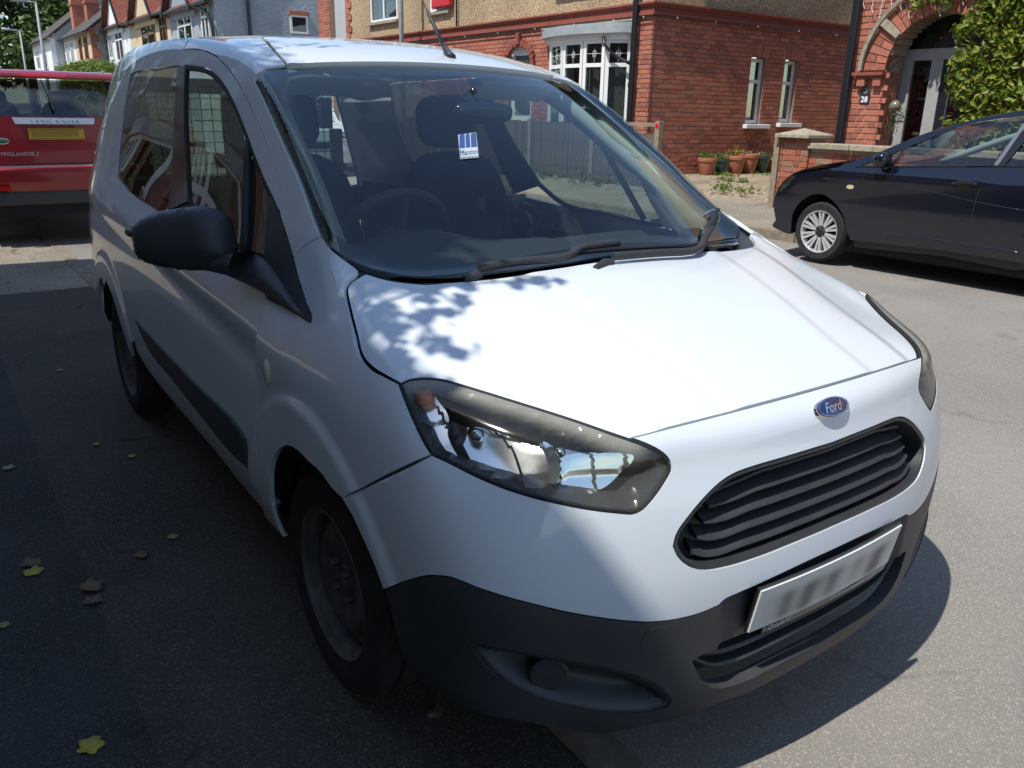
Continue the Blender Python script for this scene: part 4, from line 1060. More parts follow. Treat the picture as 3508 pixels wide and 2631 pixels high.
# towing eye cover
tcv = []; tc0 = hit_px(2246, 2196); tn = sk_normal(tc0); tu = tn.cross(Vector((0, 0, 1))).normalized(); tv = tu.cross(tn)
tcm = MB(); rows = [(.0335, -.006), (.0335, .0002), (.0328, .0010), (.030, .0009), (.001, .0009)]
for r_, h in rows:
    for k in range(36):
        a = 2*math.pi*k/36; p = tc0+(tu*math.cos(a)+tv*math.sin(a))*r_; q = SK.find_nearest(p)[0]; tcm.v.append(q+tn*h)
for i in range(len(rows)-1):
    for k in range(36): tcm.f.append((i*36+k, i*36+(k+1) % 36, (i+1)*36+(k+1) % 36, (i+1)*36+k))
o = tcm.build('towing_eye_cover', M['bumper'], van); bm = bmesh.new(); bm.from_mesh(o.data); bmesh.ops.recalc_face_normals(bm, faces=bm.faces); bm.to_mesh(o.data); bm.free(); set_auto(o.data, 30)
# ---- window sticker (inside the screen)
st = skin_panel('window_sticker', PZ, [px3([(1570,458),(1632,450)]), px3([(1632,450),(1641,536)]), px3([(1641,536),(1577,542)]), px3([(1577,542),(1570,458)])], plain('sticker_pale', (.42, .48, .50), .6), van, step=.01, thick=0, off=-.0035, gap=0)[0]
M['sticker_blue'] = plain('sticker_blue', (.03, .07, .22), .6)
def patch(name, P, mat, par, off, rev_=False):
    L = px3(P); L = [p+sk_normal(p)*off for p in L]; n = (L[1]-L[0]).cross(L[2]-L[0]); f = tuple(range(len(L)))
    if n.z < 0: f = f[::-1]
    return link(name, mesh_from(L, [f], name), mat, par, smooth=False)
for P in ([(1574,461),(1579,457),(1592,456),(1594,503),(1575,504)], [(1595,459),(1600,455),(1609,454),(1612,501),(1597,503)], [(1613,457),(1618,453),(1631,452),(1635,499),(1615,501)]):
    patch('sticker_panel', P, M['sticker_blue'], st, -.0028)
for s_, c_, hh, mt_ in (('Manton', (1607, 519), 25, M['sticker_blue']), ('maintenance', (1609, 535), 12, M['sticker_blue'])):
    vs, fs = text_mesh(s_, 1); w_ = max(v.x for v in vs)-min(v.x for v in vs); sc_ = 60/w_
    P3 = []
    for v in vs:
        u_, t_ = c_[0]+v.x*sc_+v.y*hh*-.05, c_[1]-v.y*hh-v.x*sc_*.10; p = hit_px(u_, t_); P3.append(p+sk_normal(p)*-.0026)
    link('sticker_lettering', mesh_from(P3, fs, 'sticker_lettering'), mt_, st, smooth=False)
# ================================================================== ground
def asphalt(name, c1, c2, scale=90, bump=.5, patch=None, big=.7, crack=.5):
    m, n, l, b = mat_new(name); setp(b, rough=.9, spec=.25)
    t = n.new('ShaderNodeTexCoord')
    v = n.new('ShaderNodeTexVoronoi'); v.inputs['Scale'].default_value = scale; l.new(t.outputs['Object'], v.inputs['Vector'])
    a = n.new('ShaderNodeTexNoise'); a.inputs['Scale'].default_value = scale*1.7; a.inputs['Detail'].default_value = 5; l.new(t.outputs['Object'], a.inputs['Vector'])
    g = n.new('ShaderNodeTexNoise'); g.inputs['Scale'].default_value = big; g.inputs['Detail'].default_value = 7; g.inputs['Roughness'].default_value = .6; l.new(t.outputs['Object'], g.inputs['Vector'])
    s = n.new('ShaderNodeSeparateColor'); l.new(v.outputs['Color'], s.inputs[0])
    r = n.new('ShaderNodeMapRange'); r.inputs[1].default_value = .1; r.inputs[2].default_value = .95; l.new(s.outputs[0], r.inputs[0])
    mx = n.new('ShaderNodeMix'); mx.data_type = 'RGBA'; mx.inputs[6].default_value = (*c1, 1); mx.inputs[7].default_value = (*c2, 1)
    ad = n.new('ShaderNodeMath'); ad.operation = 'MULTIPLY_ADD'; ad.inputs[1].default_value = .55; l.new(r.outputs[0], ad.inputs[0])
    r2 = n.new('ShaderNodeMapRange'); r2.inputs[1].default_value = .35; r2.inputs[2].default_value = .65; r2.inputs[3].default_value = -.15; r2.inputs[4].default_value = .45; l.new(g.outputs[0], r2.inputs[0]); l.new(r2.outputs[0], ad.inputs[2]); l.new(ad.outputs[0], mx.inputs[0])
    # a few pale and tan chippings
    st = n.new('ShaderNodeMapRange'); st.inputs[1].default_value = .90; st.inputs[2].default_value = .93; l.new(s.outputs[1], st.inputs[0])
    m2 = n.new('ShaderNodeMix'); m2.data_type = 'RGBA'; l.new(st.outputs[0], m2.inputs[0]); l.new(mx.outputs[2], m2.inputs[6]); m2.inputs[7].default_value = (c2[0]*1.5, c2[1]*1.42, c2[2]*1.3, 1)
    # hairline cracks and dark stains
    wv = n.new('ShaderNodeTexNoise'); wv.inputs['Scale'].default_value = 3; wv.inputs['Detail'].default_value = 4; l.new(t.outputs['Object'], wv.inputs['Vector'])
    wm = n.new('ShaderNodeVectorMath'); wm.operation = 'MULTIPLY_ADD'; wm.inputs[1].default_value = (.5, .5, .5); l.new(wv.outputs['Color'], wm.inputs[0]); l.new(t.outputs['Object'], wm.inputs[2])
    ck = n.new('ShaderNodeTexVoronoi'); ck.feature = 'DISTANCE_TO_EDGE'; ck.inputs['Scale'].default_value = .55; l.new(wm.outputs[0], ck.inputs['Vector'])
    cm = n.new('ShaderNodeMapRange'); cm.inputs[1].default_value = .010; cm.inputs[2].default_value = .002; l.new(ck.outputs['Distance'], cm.inputs[0])
    gm = n.new('ShaderNodeMapRange'); gm.inputs[1].default_value = .5; gm.inputs[2].default_value = .62; gm.inputs[4].default_value = crack; l.new(wv.outputs[0], gm.inputs[0])
    cx = n.new('ShaderNodeMath'); cx.operation = 'MULTIPLY'; l.new(cm.outputs[0], cx.inputs[0]); l.new(gm.outputs[0], cx.inputs[1])
    sn = n.new('ShaderNodeTexNoise'); sn.inputs['Scale'].default_value = 1.9; sn.inputs['Detail'].default_value = 3; l.new(t.outputs['Object'], sn.inputs['Vector'])
    sm = n.new('ShaderNodeMapRange'); sm.inputs[1].default_value = .62; sm.inputs[2].default_value = .74; sm.inputs[4].default_value = .35; l.new(sn.outputs[0], sm.inputs[0])
    mxx = n.new('ShaderNodeMath'); mxx.operation = 'MAXIMUM'; l.new(cx.outputs[0], mxx.inputs[0]); l.new(sm.outputs[0], mxx.inputs[1])
    m4 = n.new('ShaderNodeMix'); m4.data_type = 'RGBA'; l.new(mxx.outputs[0], m4.inputs[0]); l.new(m2.outputs[2], m4.inputs[6]); m4.inputs[7].default_value = (c1[0]*.35, c1[1]*.35, c1[2]*.35, 1)
    l.new(m4.outputs[2], b.inputs['Base Color'])
    hs = n.new('ShaderNodeMath'); hs.operation = 'MULTIPLY_ADD'; hs.inputs[1].default_value = -.8; l.new(v.outputs['Distance'], hs.inputs[0]); l.new(a.outputs[0], hs.inputs[2])
    bp = n.new('ShaderNodeBump'); bp.inputs['Strength'].default_value = bump; bp.inputs['Distance'].default_value = .008; l.new(hs.outputs[0], bp.inputs['Height']); l.new(bp.outputs[0], b.inputs['Normal'])
    return m
M['road'] = asphalt('road_asphalt', (.185, .174, .156), (.29, .268, .235), 300, crack=.3)
M['pave'] = asphalt('pavement_asphalt', (.16, .145, .12), (.32, .275, .21), 150, big=1.1, crack=.8)
M['pave_shade'] = asphalt('shade_toned_asphalt', (.045, .043, .039), (.10, .09, .075), 190, big=1.1, crack=.8)  # darker copy of the pavement asphalt: the terrace's shade put into its colour
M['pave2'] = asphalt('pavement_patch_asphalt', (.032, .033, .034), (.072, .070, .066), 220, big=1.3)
M['drive'] = asphalt('gravelly_concrete', (.17, .14, .10), (.33, .27, .19), 30, .4, big=1.6)
M['earth'] = asphalt('far_ground', (.09, .085, .07), (.14, .13, .1), 4)
M['kerb'] = plain('kerb_stone', (.20, .165, .12), .85, var=.35, vscale=14, bump=.5, bscale=120)
def sheet(name, prof, y0, y1, mat, ny=1):
    m = MB(); k = len(prof)
    for j in range(ny+1):
        for x, z in prof: m.v.append(Vector((x, y0+(y1-y0)*j/ny, z)))
    for j in range(ny):
        for i in range(k-1): m.f.append((j*k+i, j*k+i+1, (j+1)*k+i+1, (j+1)*k+i))
    o = m.build(name, mat); o['kind'] = 'structure'; return o
g = MB(); g.add([(-400, -300, -.06), (400, -300, -.06), (400, 700, -.06), (-400, 700, -.06)], [(0, 1, 2, 3)]); g.build('ground', M['earth'])['kind'] = 'structure'
sheet('road', [(-.345, 0), (4.0, 0), (6.93, .035)], -40, 260, M['road'])
sheet('pavement', [(-12, 0), (-.465, 0)], 5.9, 260, M['pave']); sheet('pavement_shade_toned', [(-12, 0), (-.465, 0)], -40, 5.9, M['pave_shade'])  # near stretch uses the copy with shade in its colour, sunlit stretch the paler one
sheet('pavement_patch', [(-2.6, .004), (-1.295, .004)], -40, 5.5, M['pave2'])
sheet('pavement_far', [(7.06, .150), (8.3, .29)], -40, 260, M['pave'])
sheet('forecourt', [(8.3, .29), (9.0, .375), (9.6, .42), (30, .44)], -20, 120, M['drive'])
# kerbs: single stones, flush (dropped) on the near side, standing on the far side
KST = MB().box((0, 0, 0), (.118, .905, .20)); kme = mesh_from(KST.v, KST.f, 'kerb_stone')
bmk = bmesh.new(); bmk.from_mesh(kme); bmesh.ops.bevel(bmk, geom=list(bmk.edges), offset=.008, segments=1, affect='EDGES'); bmk.to_mesh(kme); bmk.free(); kme.materials.append(M['kerb'])
for nm, xk, zk, ya, yb in (('near_kerb', -.405, -.094, -4.0, 13), ('far_kerb', 6.995, .052, -3, 24)):
    kr = bpy.data.objects.new(nm, None); COL.objects.link(kr); kr['kind'] = 'structure'; y = ya; rk = rng(3)
    while y < yb:
        o = bpy.data.objects.new('kerb_stone', kme); COL.objects.link(o); o.location = (xk+rk.uniform(-.003, .003), y+.455, zk+rk.uniform(-.003, .003)); o.rotation_euler = (rk.uniform(-.004, .004), rk.uniform(-.01, .01), 0); o.parent = kr; y += .915
# ================================================================== leaf makers
LEAF = {}
def leaf_mat(name, c1, c2, yellow=0.0, rough=.45):
    m, n, l, b = mat_new(name); setp(b, rough=rough, spec=.35)
    gi = n.new('ShaderNodeNewGeometry'); mx = n.new('ShaderNodeMix'); mx.data_type = 'RGBA'; mx.inputs[6].default_value = (*c1, 1); mx.inputs[7].default_value = (*c2, 1)
    l.new(gi.outputs['Random Per Island'], mx.inputs[0])
    l.new(mx.outputs[2], b.inputs['Base Color'])
    tr = n.new('ShaderNodeBsdfTranslucent'); l.new(mx.outputs[2], tr.inputs[0]); ms = n.new('ShaderNodeMixShader'); ms.inputs[0].default_value = .35
    l.new(b.outputs[0], ms.inputs[1]); l.new(tr.outputs[0], ms.inputs[2]); l.new(ms.outputs[0], n['Material Output'].inputs[0]); return m
M['leaf'] = leaf_mat('tree_leaf', (.065, .11, .022), (.16, .21, .05))
M['leaf_dark'] = leaf_mat('dark_leaf', (.045, .082, .018), (.11, .165, .04))
M['laurel'] = leaf_mat('laurel_leaf', (.075, .125, .020), (.18, .24, .045), rough=.3)
M['creeper'] = leaf_mat('creeper_leaf', (.10, .17, .022), (.30, .32, .045))
M['bark'] = plain('bark', (.09, .07, .05), .9, var=.3, vscale=10, bump=.6, bscale=40)
def add_leaf(V, F, p, n, size, rot, asp=.5, fold=.25):
    n = n.normalized(); a = n.orthogonal().normalized(); b = n.cross(a); c, s = math.cos(rot), math.sin(rot); u = a*c+b*s; v = n.cross(u)
    i = len(V); w = size*asp
    V += [p-u*size*.5, p-u*size*.1+v*w*.5+n*fold*w*.5, p+u*size*.5, p-u*size*.1-v*w*.5+n*fold*w*.5]
    F += [(i, i+1, i+2), (i, i+2, i+3)]
def clump(V, F, c, r, n, size, rg, asp=.55, up=.5, flat=(1, 1, 1)):
    for _ in range(n):
        d = Vector((rg.gauss(0, 1), rg.gauss(0, 1), rg.gauss(0, 1))).normalized(); rr = r*rg.random()**.45
        p = c+Vector((d.x*rr*flat[0], d.y*rr*flat[1], d.z*rr*flat[2])); nn = d+Vector((rg.uniform(-.6, .6), rg.uniform(-.6, .6), up+rg.uniform(-.4, .6)))
        add_leaf(V, F, p, nn, size*rg.uniform(.7, 1.25), rg.uniform(0, 6.28), asp)
def tree(name, base, h, crown_c, crown_r, nclump, nleaf, lsize, seed, label, mat, tr=.22, group=None):
    rg = rng(seed); t = empty(name, base, label, 'tree', group); base = Vector(base); cc = Vector(crown_c)
    tm = MB(); top = Vector((cc.x, cc.y, cc.z+crown_r[2]*.4)); path = crom([base-Vector((0, 0, .1)), base+Vector((rg.uniform(-.1, .1), rg.uniform(-.1, .1), h*.25)), base.lerp(top, .55)+Vector((rg.uniform(-.3, .3), rg.uniform(-.3, .3), 0)), top], 5)
    tm.tube(path, [tr*(1-.85*k/(len(path)-1)) for k in range(len(path))], 9)
    V, F = [], []
    for k in range(nclump):
        d = Vector((rg.gauss(0, 1), rg.gauss(0, 1), rg.gauss(0, 1))).normalized(); rr = rg.random()**.33
        c = cc+Vector((d.x*crown_r[0]*rr, d.y*crown_r[1]*rr, d.z*crown_r[2]*rr))
        if k % 4 == 0:
            s = path[min(len(path)-1, int(len(path)*rg.uniform(.35, .9)))]; tm.tube(crom([s, s.lerp(c, .5)+Vector((0, 0, .2)), c], 3), [tr*.28*(1-.8*q/6) for q in range(7)], 5)
        clump(V, F, c, min(crown_r)*.30*rg.uniform(.7, 1.3), nleaf, lsize, rg)
    tm.build('trunk', M['bark'], t, smooth=True)
    link('crown', mesh_from(V, F, 'crown'), mat, t, smooth=False); return t
# trees closing the street
for i, (x, y, h, r, sd, lb, mt) in enumerate([
    (3.0, 92, 16, 5.5, 11, 'tall broadleaf tree behind the left lamp post at the end of the street', 'leaf'),
    (8.2, 84, 13, 4.6, 12, 'green tree just left of the pale grey house roof', 'leaf_dark'),
    (-3.5, 88, 15, 5.5, 13, 'big green tree at the left edge above the red car', 'leaf_dark'),
    (12.8, 90, 13.5, 4.0, 14, 'distant tree showing behind the brick chimneys', 'leaf')]):
    tree('broadleaf_tree', (x, y, 0), h, (x, y, h*.55), (r, r*.9, h*.46), 95, 75, .55, sd, lb, M[mt], .35, 'trees at the end of the street')
# the street tree whose twigs shade the van (left of the frame)
SUN = SUN_DIR
def up_sun(p, L): return Vector(p)+SUN*L
shade_tree = empty('street_tree', (-3.05, 2.2, 0), 'leafy maple on the pavement left of the frame, shading the white van', 'tree')
rg = rng(77); V, F = [], []
tm = MB(); pth = crom([Vector((-3.05, 2.2, -.05)), Vector((-3.0, 2.15, 1.6)), Vector((-3.05, 2.0, 3.2)), Vector((-3.4, 1.9, 5.6))], 5); tm.tube(pth, [.14*(1-.7*k/15) for k in range(16)], 10)
targets = []
for _ in range(150): targets.append((Vector((rg.uniform(-1.35, -.66), rg.uniform(-.05, 3.1), 1.45)), rg.uniform(3.2, 5.6), .22, 62))
for _ in range(90): targets.append((Vector((rg.uniform(-1.1, -.60), rg.uniform(.25, 3.2), 1.64)), rg.uniform(3.0, 5.4), .20, 60))
for _ in range(16): targets.append((Vector((rg.uniform(-1.5, -.95), rg.uniform(-.75, .2), 1.0)), rg.uniform(3.6, 5.0), .20, 55))
for _ in range(16): targets.append((Vector((rg.uniform(-.70, -.30), rg.uniform(1.0, 2.0), 1.70)), rg.uniform(2.2, 2.8), .07, 6))
for _ in range(9): targets.append((Vector((rg.uniform(-.80, -.64), rg.uniform(-.50, .0), 1.03)), rg.uniform(2.0, 2.5), .06, 6))
for k in range(16): targets.append((Vector((-.66+.024*k, -.13-.006*k+rg.uniform(-.045, .045), 1.08)), 2.1, .025, 2))
for k in range(6): targets.append((Vector((rg.uniform(-.70, -.56), rg.uniform(-.42, -.15), 1.05)), 2.2, .03, 3))
for (p, L, r_, n_l) in targets:
    c = up_sun(p, L); clump(V, F, c, r_, n_l, .085 if L > 3 else .060, rg, .75, .8)
    if rg.random() < .35:
        s = pth[rg.randint(8, 15)]; tm.tube(crom([s, s.lerp(c, .5)+Vector((0, 0, .15)), c], 4), [.022*(1-.8*q/8) for q in range(9)], 5)
tm.tube(crom([pth[12], up_sun((-.95, -.1, 1.05), 2.6), up_sun((-.62, -.13, 1.07), 2.15), up_sun((-.30, -.21, 1.08), 2.1)], 4), [.012*(1-.75*q/12) for q in range(13)], 5)
tm.build('trunk', M['bark'], shade_tree, smooth=True); link('crown', mesh_from(V, F, 'crown'), M['leaf'], shade_tree, smooth=False)
# ================================================================== brick laying
def brick_mat(name, c1, c2, c3, rough=.85):
    m, n, l, b = mat_new(name); setp(b, rough=rough, spec=.25); t = n.new('ShaderNodeTexCoord')
    oi = n.new('ShaderNodeObjectInfo'); gi = n.new('ShaderNodeNewGeometry'); ad = n.new('ShaderNodeMath'); ad.operation = 'ADD'; l.new(oi.outputs['Random'], ad.inputs[0]); l.new(gi.outputs['Random Per Island'], ad.inputs[1])
    fr = n.new('ShaderNodeMath'); fr.operation = 'FRACT'; l.new(ad.outputs[0], fr.inputs[0])
    cr = n.new('ShaderNodeValToRGB'); e = cr.color_ramp.elements; e[0].color = (*c1, 1); e[1].color = (*c2, 1); e.new(.5).color = (*c3, 1); l.new(fr.outputs[0], cr.inputs[0])
    nt = n.new('ShaderNodeTexNoise'); nt.inputs['Scale'].default_value = 35; nt.inputs['Detail'].default_value = 6
    gp = n.new('ShaderNodeNewGeometry'); l.new(gp.outputs['Position'], nt.inputs['Vector'])
    mr = n.new('ShaderNodeMapRange'); mr.inputs[1].default_value = .3; mr.inputs[2].default_value = .7; mr.inputs[3].default_value = .78; mr.inputs[4].default_value = 1.2; l.new(nt.outputs[0], mr.inputs[0])
    mu = n.new('ShaderNodeMix'); mu.data_type = 'RGBA'; mu.blend_type = 'MULTIPLY'; mu.inputs[0].default_value = 1; l.new(cr.outputs[0], mu.inputs[6]); l.new(mr.outputs[0], mu.inputs[7]); l.new(mu.outputs[2], b.inputs['Base Color'])
    bp = n.new('ShaderNodeBump'); bp.inputs['Strength'].default_value = .35; bp.inputs['Distance'].default_value = .006; l.new(nt.outputs[0], bp.inputs['Height']); l.new(bp.outputs[0], b.inputs['Normal']); return m
M['brick'] = brick_mat('red_brick', (.45, .165, .105), (.27, .100, .072), (.38, .140, .090))
M['brick_old'] = brick_mat('weathered_brick', (.36, .12, .065), (.30, .17, .12), (.24, .075, .045))
M['mortar'] = plain('mortar', (.36, .25, .18), .95, var=.2, vscale=20, bump=.4, bscale=150)
M['mortar_dark'] = plain('mortar_grey', (.24, .17, .13), .95, var=.2, vscale=20, bump=.4, bscale=150)
BM_ = {}
def brick_mesh(lx, mat):
    key = (round(lx, 3), mat.name)
    if key not in BM_:
        mb = MB().box((0, 0, 0), (lx, .03, .064)); me = mesh_from(mb.v, mb.f, 'brick'); bm = bmesh.new(); bm.from_mesh(me); bmesh.ops.bevel(bm, geom=[e for e in bm.edges], offset=.003, segments=1, affect='EDGES'); bm.to_mesh(me); bm.free(); me.materials.append(mat); BM_[key] = me
    return BM_[key]
class Bricks:
    """lays brick courses on a wall face; nearest ones are single parts, the rest one joined part"""
    def __init__(s, parent, mat, limit=290): s.parent = parent; s.mat = mat; s.L = []; s.limit = limit
    def lay(s, o, u, n, u0, u1, z0, z1, holes=(), bond='stretcher', course=.077, proud=.006, seed=1, keep=None):
        """o+u*a+Z*z on the wall face, n outward normal; holes: (a0,a1,z0,z1)"""
        rg = rng(seed); o, u, n = Vector(o), Vector(u), Vector(n); rows = int((z1-z0)/course); Lb, Hb = .215, .1025; j = .011
        for r in range(rows):
            zc = z0+(r+.5)*course; a = u0; seq = 0
            if bond == 'flemish':
                units = [Lb, Hb] if r % 2 == 0 else [Hb, Lb]; 
                if r % 2: a = u0-.056
            else: units = [Lb]; a = u0-(.113 if r % 2 else 0)
            k = 0
            while a < u1-.02:
                w_ = units[k % len(units)]; k += 1; b0, b1 = max(a, u0), min(a+w_, u1); a += w_+j
                segs = [(b0, b1)]
                for h in holes:
                    if h[2]-.01 < zc < h[3]+.01:
                        ns = []
                        for q0, q1 in segs:
                            if q1 <= h[0] or q0 >= h[1]: ns.append((q0, q1)); continue
                            if q0 < h[0]-.02: ns.append((q0, h[0]-.004))
                            if q1 > h[1]+.02: ns.append((h[1]+.004, q1))
                        segs = ns
                for q0, q1 in segs:
                    if q1-q0 < .03: continue
                    c = o+u*((q0+q1)/2)+Vector((0, 0, zc))
                    if keep and not keep((q0+q1)/2, zc): continue
                    s.L.append((c+n*(proud-.015+rg.uniform(-.0015, .0015)), u, n, q1-q0, rg.uniform(-.004, .004)))
    def finish(s):
        def size(b):
            u_, v_ = pr(b[0]); vis = -30 < u_ < PW+30 and -30 < v_ < PH and not (SK.ray_cast(CAM_POS, (b[0]-CAM_POS))[0])
            return (0 if vis else 1, (b[0]-CAM_POS).length)
        s.L.sort(key=size); n = 0; mb = MB()
        for c, u, nn, ln, tw in s.L:
            rot_ = Matrix(((u.x, -nn.x, 0), (u.y, -nn.y, 0), (0, 0, 1)))
            if rot_.determinant() < 0: rot_ = Matrix(((-u.x, -nn.x, 0), (-u.y, -nn.y, 0), (0, 0, 1)))
            if n < s.limit:
                me = brick_mesh(round(ln/.005)*.005, s.mat); o = bpy.data.objects.new('brick', me); COL.objects.link(o); o.parent = s.parent
                o.matrix_parent_inverse = Matrix.Translation(-Vector(s.parent.location)) if s.parent.type == 'EMPTY' else Matrix()
                o.matrix_basis = Matrix.Translation(c) @ (rot_ @ Matrix.Rotation(tw, 3, 'Y')).to_4x4(); n += 1
            else: mb.box(c, (ln, .03, .064), 0, rot_)
        if mb.v: mb.build('bricks', s.mat, s.parent, kind='stuff')
# ---- common house materials
M['pebble'] = None
def pebbledash(name, c1, c2, c3, scale=55, bump=1.0):
    m, n, l, b = mat_new(name); setp(b, rough=.9, spec=.2); g_ = n.new('ShaderNodeNewGeometry')
    v = n.new('ShaderNodeTexVoronoi'); v.inputs['Scale'].default_value = scale; l.new(g_.outputs['Position'], v.inputs['Vector']); s = n.new('ShaderNodeSeparateColor'); l.new(v.outputs['Color'], s.inputs[0])
    cr = n.new('ShaderNodeValToRGB'); e = cr.color_ramp.elements; e[0].color = (*c1, 1); e[1].color = (*c2, 1); e.new(.55).color = (*c3, 1); l.new(s.outputs[0], cr.inputs[0])
    ng = n.new('ShaderNodeTexNoise'); ng.inputs['Scale'].default_value = .8; ng.inputs['Detail'].default_value = 5; l.new(g_.outputs['Position'], ng.inputs['Vector']); mr = n.new('ShaderNodeMapRange'); mr.inputs[1].default_value = .3; mr.inputs[2].default_value = .7; mr.inputs[3].default_value = .82; mr.inputs[4].default_value = 1.12; l.new(ng.outputs[0], mr.inputs[0])
    mu = n.new('ShaderNodeMix'); mu.data_type = 'RGBA'; mu.blend_type = 'MULTIPLY'; mu.inputs[0].default_value = 1; l.new(cr.outputs[0], mu.inputs[6]); l.new(mr.outputs[0], mu.inputs[7]); l.new(mu.outputs[2], b.inputs['Base Color'])
    bp = n.new('ShaderNodeBump'); bp.inputs['Strength'].default_value = bump; bp.inputs['Distance'].default_value = .02; bp.invert = True; l.new(v.outputs['Distance'], bp.inputs['Height']); l.new(bp.outputs[0], b.inputs['Normal']); return m
M['pebble'] = pebbledash('pebbledash', (.28, .18, .09), (.66, .54, .36), (.50, .37, .22))
M['blue_render'] = pebbledash('blue_grey_render', (.30, .34, .37), (.36, .40, .43), (.33, .37, .40), 14, .6)
M['cream'] = plain('cream_render', (.55, .46, .29), .9, var=.08, vscale=2, bump=.3, bscale=60)
M['peach'] = plain('peach_render', (.58, .42, .26), .9, var=.08, vscale=2)
M['whitewall'] = plain('white_render', (.68, .70, .70), .9, var=.05, vscale=2, bump=.2, bscale=60)
M['greywall'] = plain('grey_render', (.40, .41, .41), .9, var=.08, vscale=2)
M['stone_grey'] = pebbledash('grey_roughcast', (.22, .21, .18), (.34, .32, .28), (.28, .26, .23), 9, .7)
M['upvc'] = plain('white_frame', (.75, .75, .73), .4)
M['brownframe'] = plain('brown_frame', (.16, .07, .03), .5)
M['greyframe'] = plain('grey_painted_wood', (.34, .34, .33), .6, var=.08)
M['pane'] = glass_mat('house_glass', (.55, .58, .56), 1.5, extra=.03)
M['room'] = plain('dark_room', (.035, .036, .036), .9, var=.3, vscale=2)
M['curtain'] = plain('net_curtain', (.45, .48, .52), .9, var=.15, vscale=6)
M['blackpipe'] = plain('black_pipe', (.010, .010, .011), .35, bump=.1)
M['terracotta'] = plain('terracotta_trim', (.24, .062, .040), .8, var=.15, vscale=6)
M['concrete'] = plain('old_concrete', (.30, .26, .19), .9, var=.3, vscale=14, bump=.6, bscale=60)
M['stone'] = plain('sandstone', (.42, .37, .26), .9, var=.25, vscale=6, bump=.3)
M['lead'] = plain('lead_grey', (.30, .32, .33), .6, var=.15, vscale=8)
M['door_dark'] = plain('dark_door', (.012, .013, .020), .3, coat=.3)
def rooftile(name, c1, c2, sx=3.5, sz=9):
    m, n, l, b = mat_new(name); setp(b, rough=.85); t = n.new('ShaderNodeTexCoord'); br = n.new('ShaderNodeTexBrick'); br.inputs['Scale'].default_value = 1; br.inputs['Brick Width'].default_value = .22; br.inputs['Row Height'].default_value = .13; br.inputs['Mortar Size'].default_value = .012
    br.inputs['Color1'].default_value = (*c1, 1); br.inputs['Color2'].default_value = (*c2, 1); br.inputs['Mortar'].default_value = (c2[0]*.25, c2[1]*.25, c2[2]*.25, 1)
    l.new(t.outputs['UV'], br.inputs['Vector']); l.new(br.outputs[0], b.inputs['Base Color']); bp = n.new('ShaderNodeBump'); bp.inputs['Strength'].default_value = .8; bp.inputs['Distance'].default_value = .02; l.new(br.outputs['Fac'], bp.inputs['Height']); bp.invert = True; l.new(bp.outputs[0], b.inputs['Normal']); return m
M['tile_red'] = rooftile('red_clay_tile', (.26, .075, .045), (.20, .055, .035)); M['tile_grey'] = rooftile('grey_slate', (.10, .085, .075), (.07, .062, .056))
def roof_slab(name, quad, th, mat, parent):
    """tilted slab from four corners (eave a, eave b, ridge b, ridge a) with uv in metres"""
    q = [Vector(p) for p in quad]; n = (q[1]-q[0]).cross(q[3]-q[0]).normalized()
    if n.z < 0: n = -n
    vs = [p+n*th for p in q]+q; me = mesh_from(vs, [(0, 1, 2, 3), (7, 6, 5, 4), (0, 4, 5, 1), (1, 5, 6, 2), (2, 6, 7, 3), (3, 7, 4, 0)], name)
    uv = me.uv_layers.new(name='UVMap'); eu = (q[1]-q[0]).normalized(); ev = (q[3]-q[0]).normalized()
    for lp in me.loops: p = vs[lp.vertex_index]; uv.data[lp.index].uv = ((p-q[0]).dot(eu), (p-q[0]).dot(ev))
    o = link(name, me, mat, parent, smooth=False); bm = bmesh.new(); bm.from_mesh(me); bmesh.ops.recalc_face_normals(bm, faces=bm.faces); bm.to_mesh(me); bm.free(); return o
def window(parent, o, u, n, a0, a1, z0, z1, cols=(), transom=None, frame=None, sill=None, fw=.05, curtain=None, depth=.06, room=True, split_rows=None):
    """window thing: frame, panes, dark room box behind. o+u*a+z, n outward"""
    frame = frame or M['upvc']; o, u, n = Vector(o), Vector(u), Vector(n); Z = Vector((0, 0, 1))
    rt = Matrix(((u.x, n.x, 0), (u.y, n.y, 0), (0, 0, 1)))
    fr = MB()
    def bx(mb, p0, p1, q0, q1, d0, d1):
        c = o+u*((p0+p1)/2)+Z*((q0+q1)/2)+n*((d0+d1)/2); mb.box(c, (abs(p1-p0), abs(d1-d0), abs(q1-q0)), 0, rt)
    d0, d1 = -depth-.05, -depth
    bx(fr, a0, a1, z0, z0+fw, d0, d1); bx(fr, a0, a1, z1-fw, z1, d0, d1); bx(fr, a0, a0+fw, z0+fw, z1-fw, d0, d1); bx(fr, a1-fw, a1, z0+fw, z1-fw, d0, d1)
    for c in cols: bx(fr, c-fw*.5, c+fw*.5, z0+fw, z1-fw, d0, d1+.004)
    if transom: bx(fr, a0+fw, a1-fw, transom-fw*.5, transom+fw*.5, d0, d1+.002)
    f = fr.build('window', frame, parent, bevel=0)
    edges = [a0+fw]+[q for c in cols for q in (c-fw*.5, c+fw*.5)]+[a1-fw]; rows = [(z0+fw, z1-fw)] if not transom else [(z0+fw, transom-fw*.5), (transom+fw*.5, z1-fw)]
    for i in range(0, len(edges), 2):
        for (q0, q1) in rows:
            m = MB(); bx(m, edges[i], edges[i+1], q0, q1, d0+.02, d0+.026); m.build('pane', M['pane'], f)
    if room: m = MB(); bx(m, a0+.01, a1-.01, z0+.01, z1-.01, d0-.32, d0-.30); m.build('room_shade', M['room'] if not curtain else curtain, f)
    if sill: m = MB(); bx(m, a0-.06, a1+.06, z0-.07, z0, -depth, .06); m.build('sill', sill, f, bevel=.006)
    return f
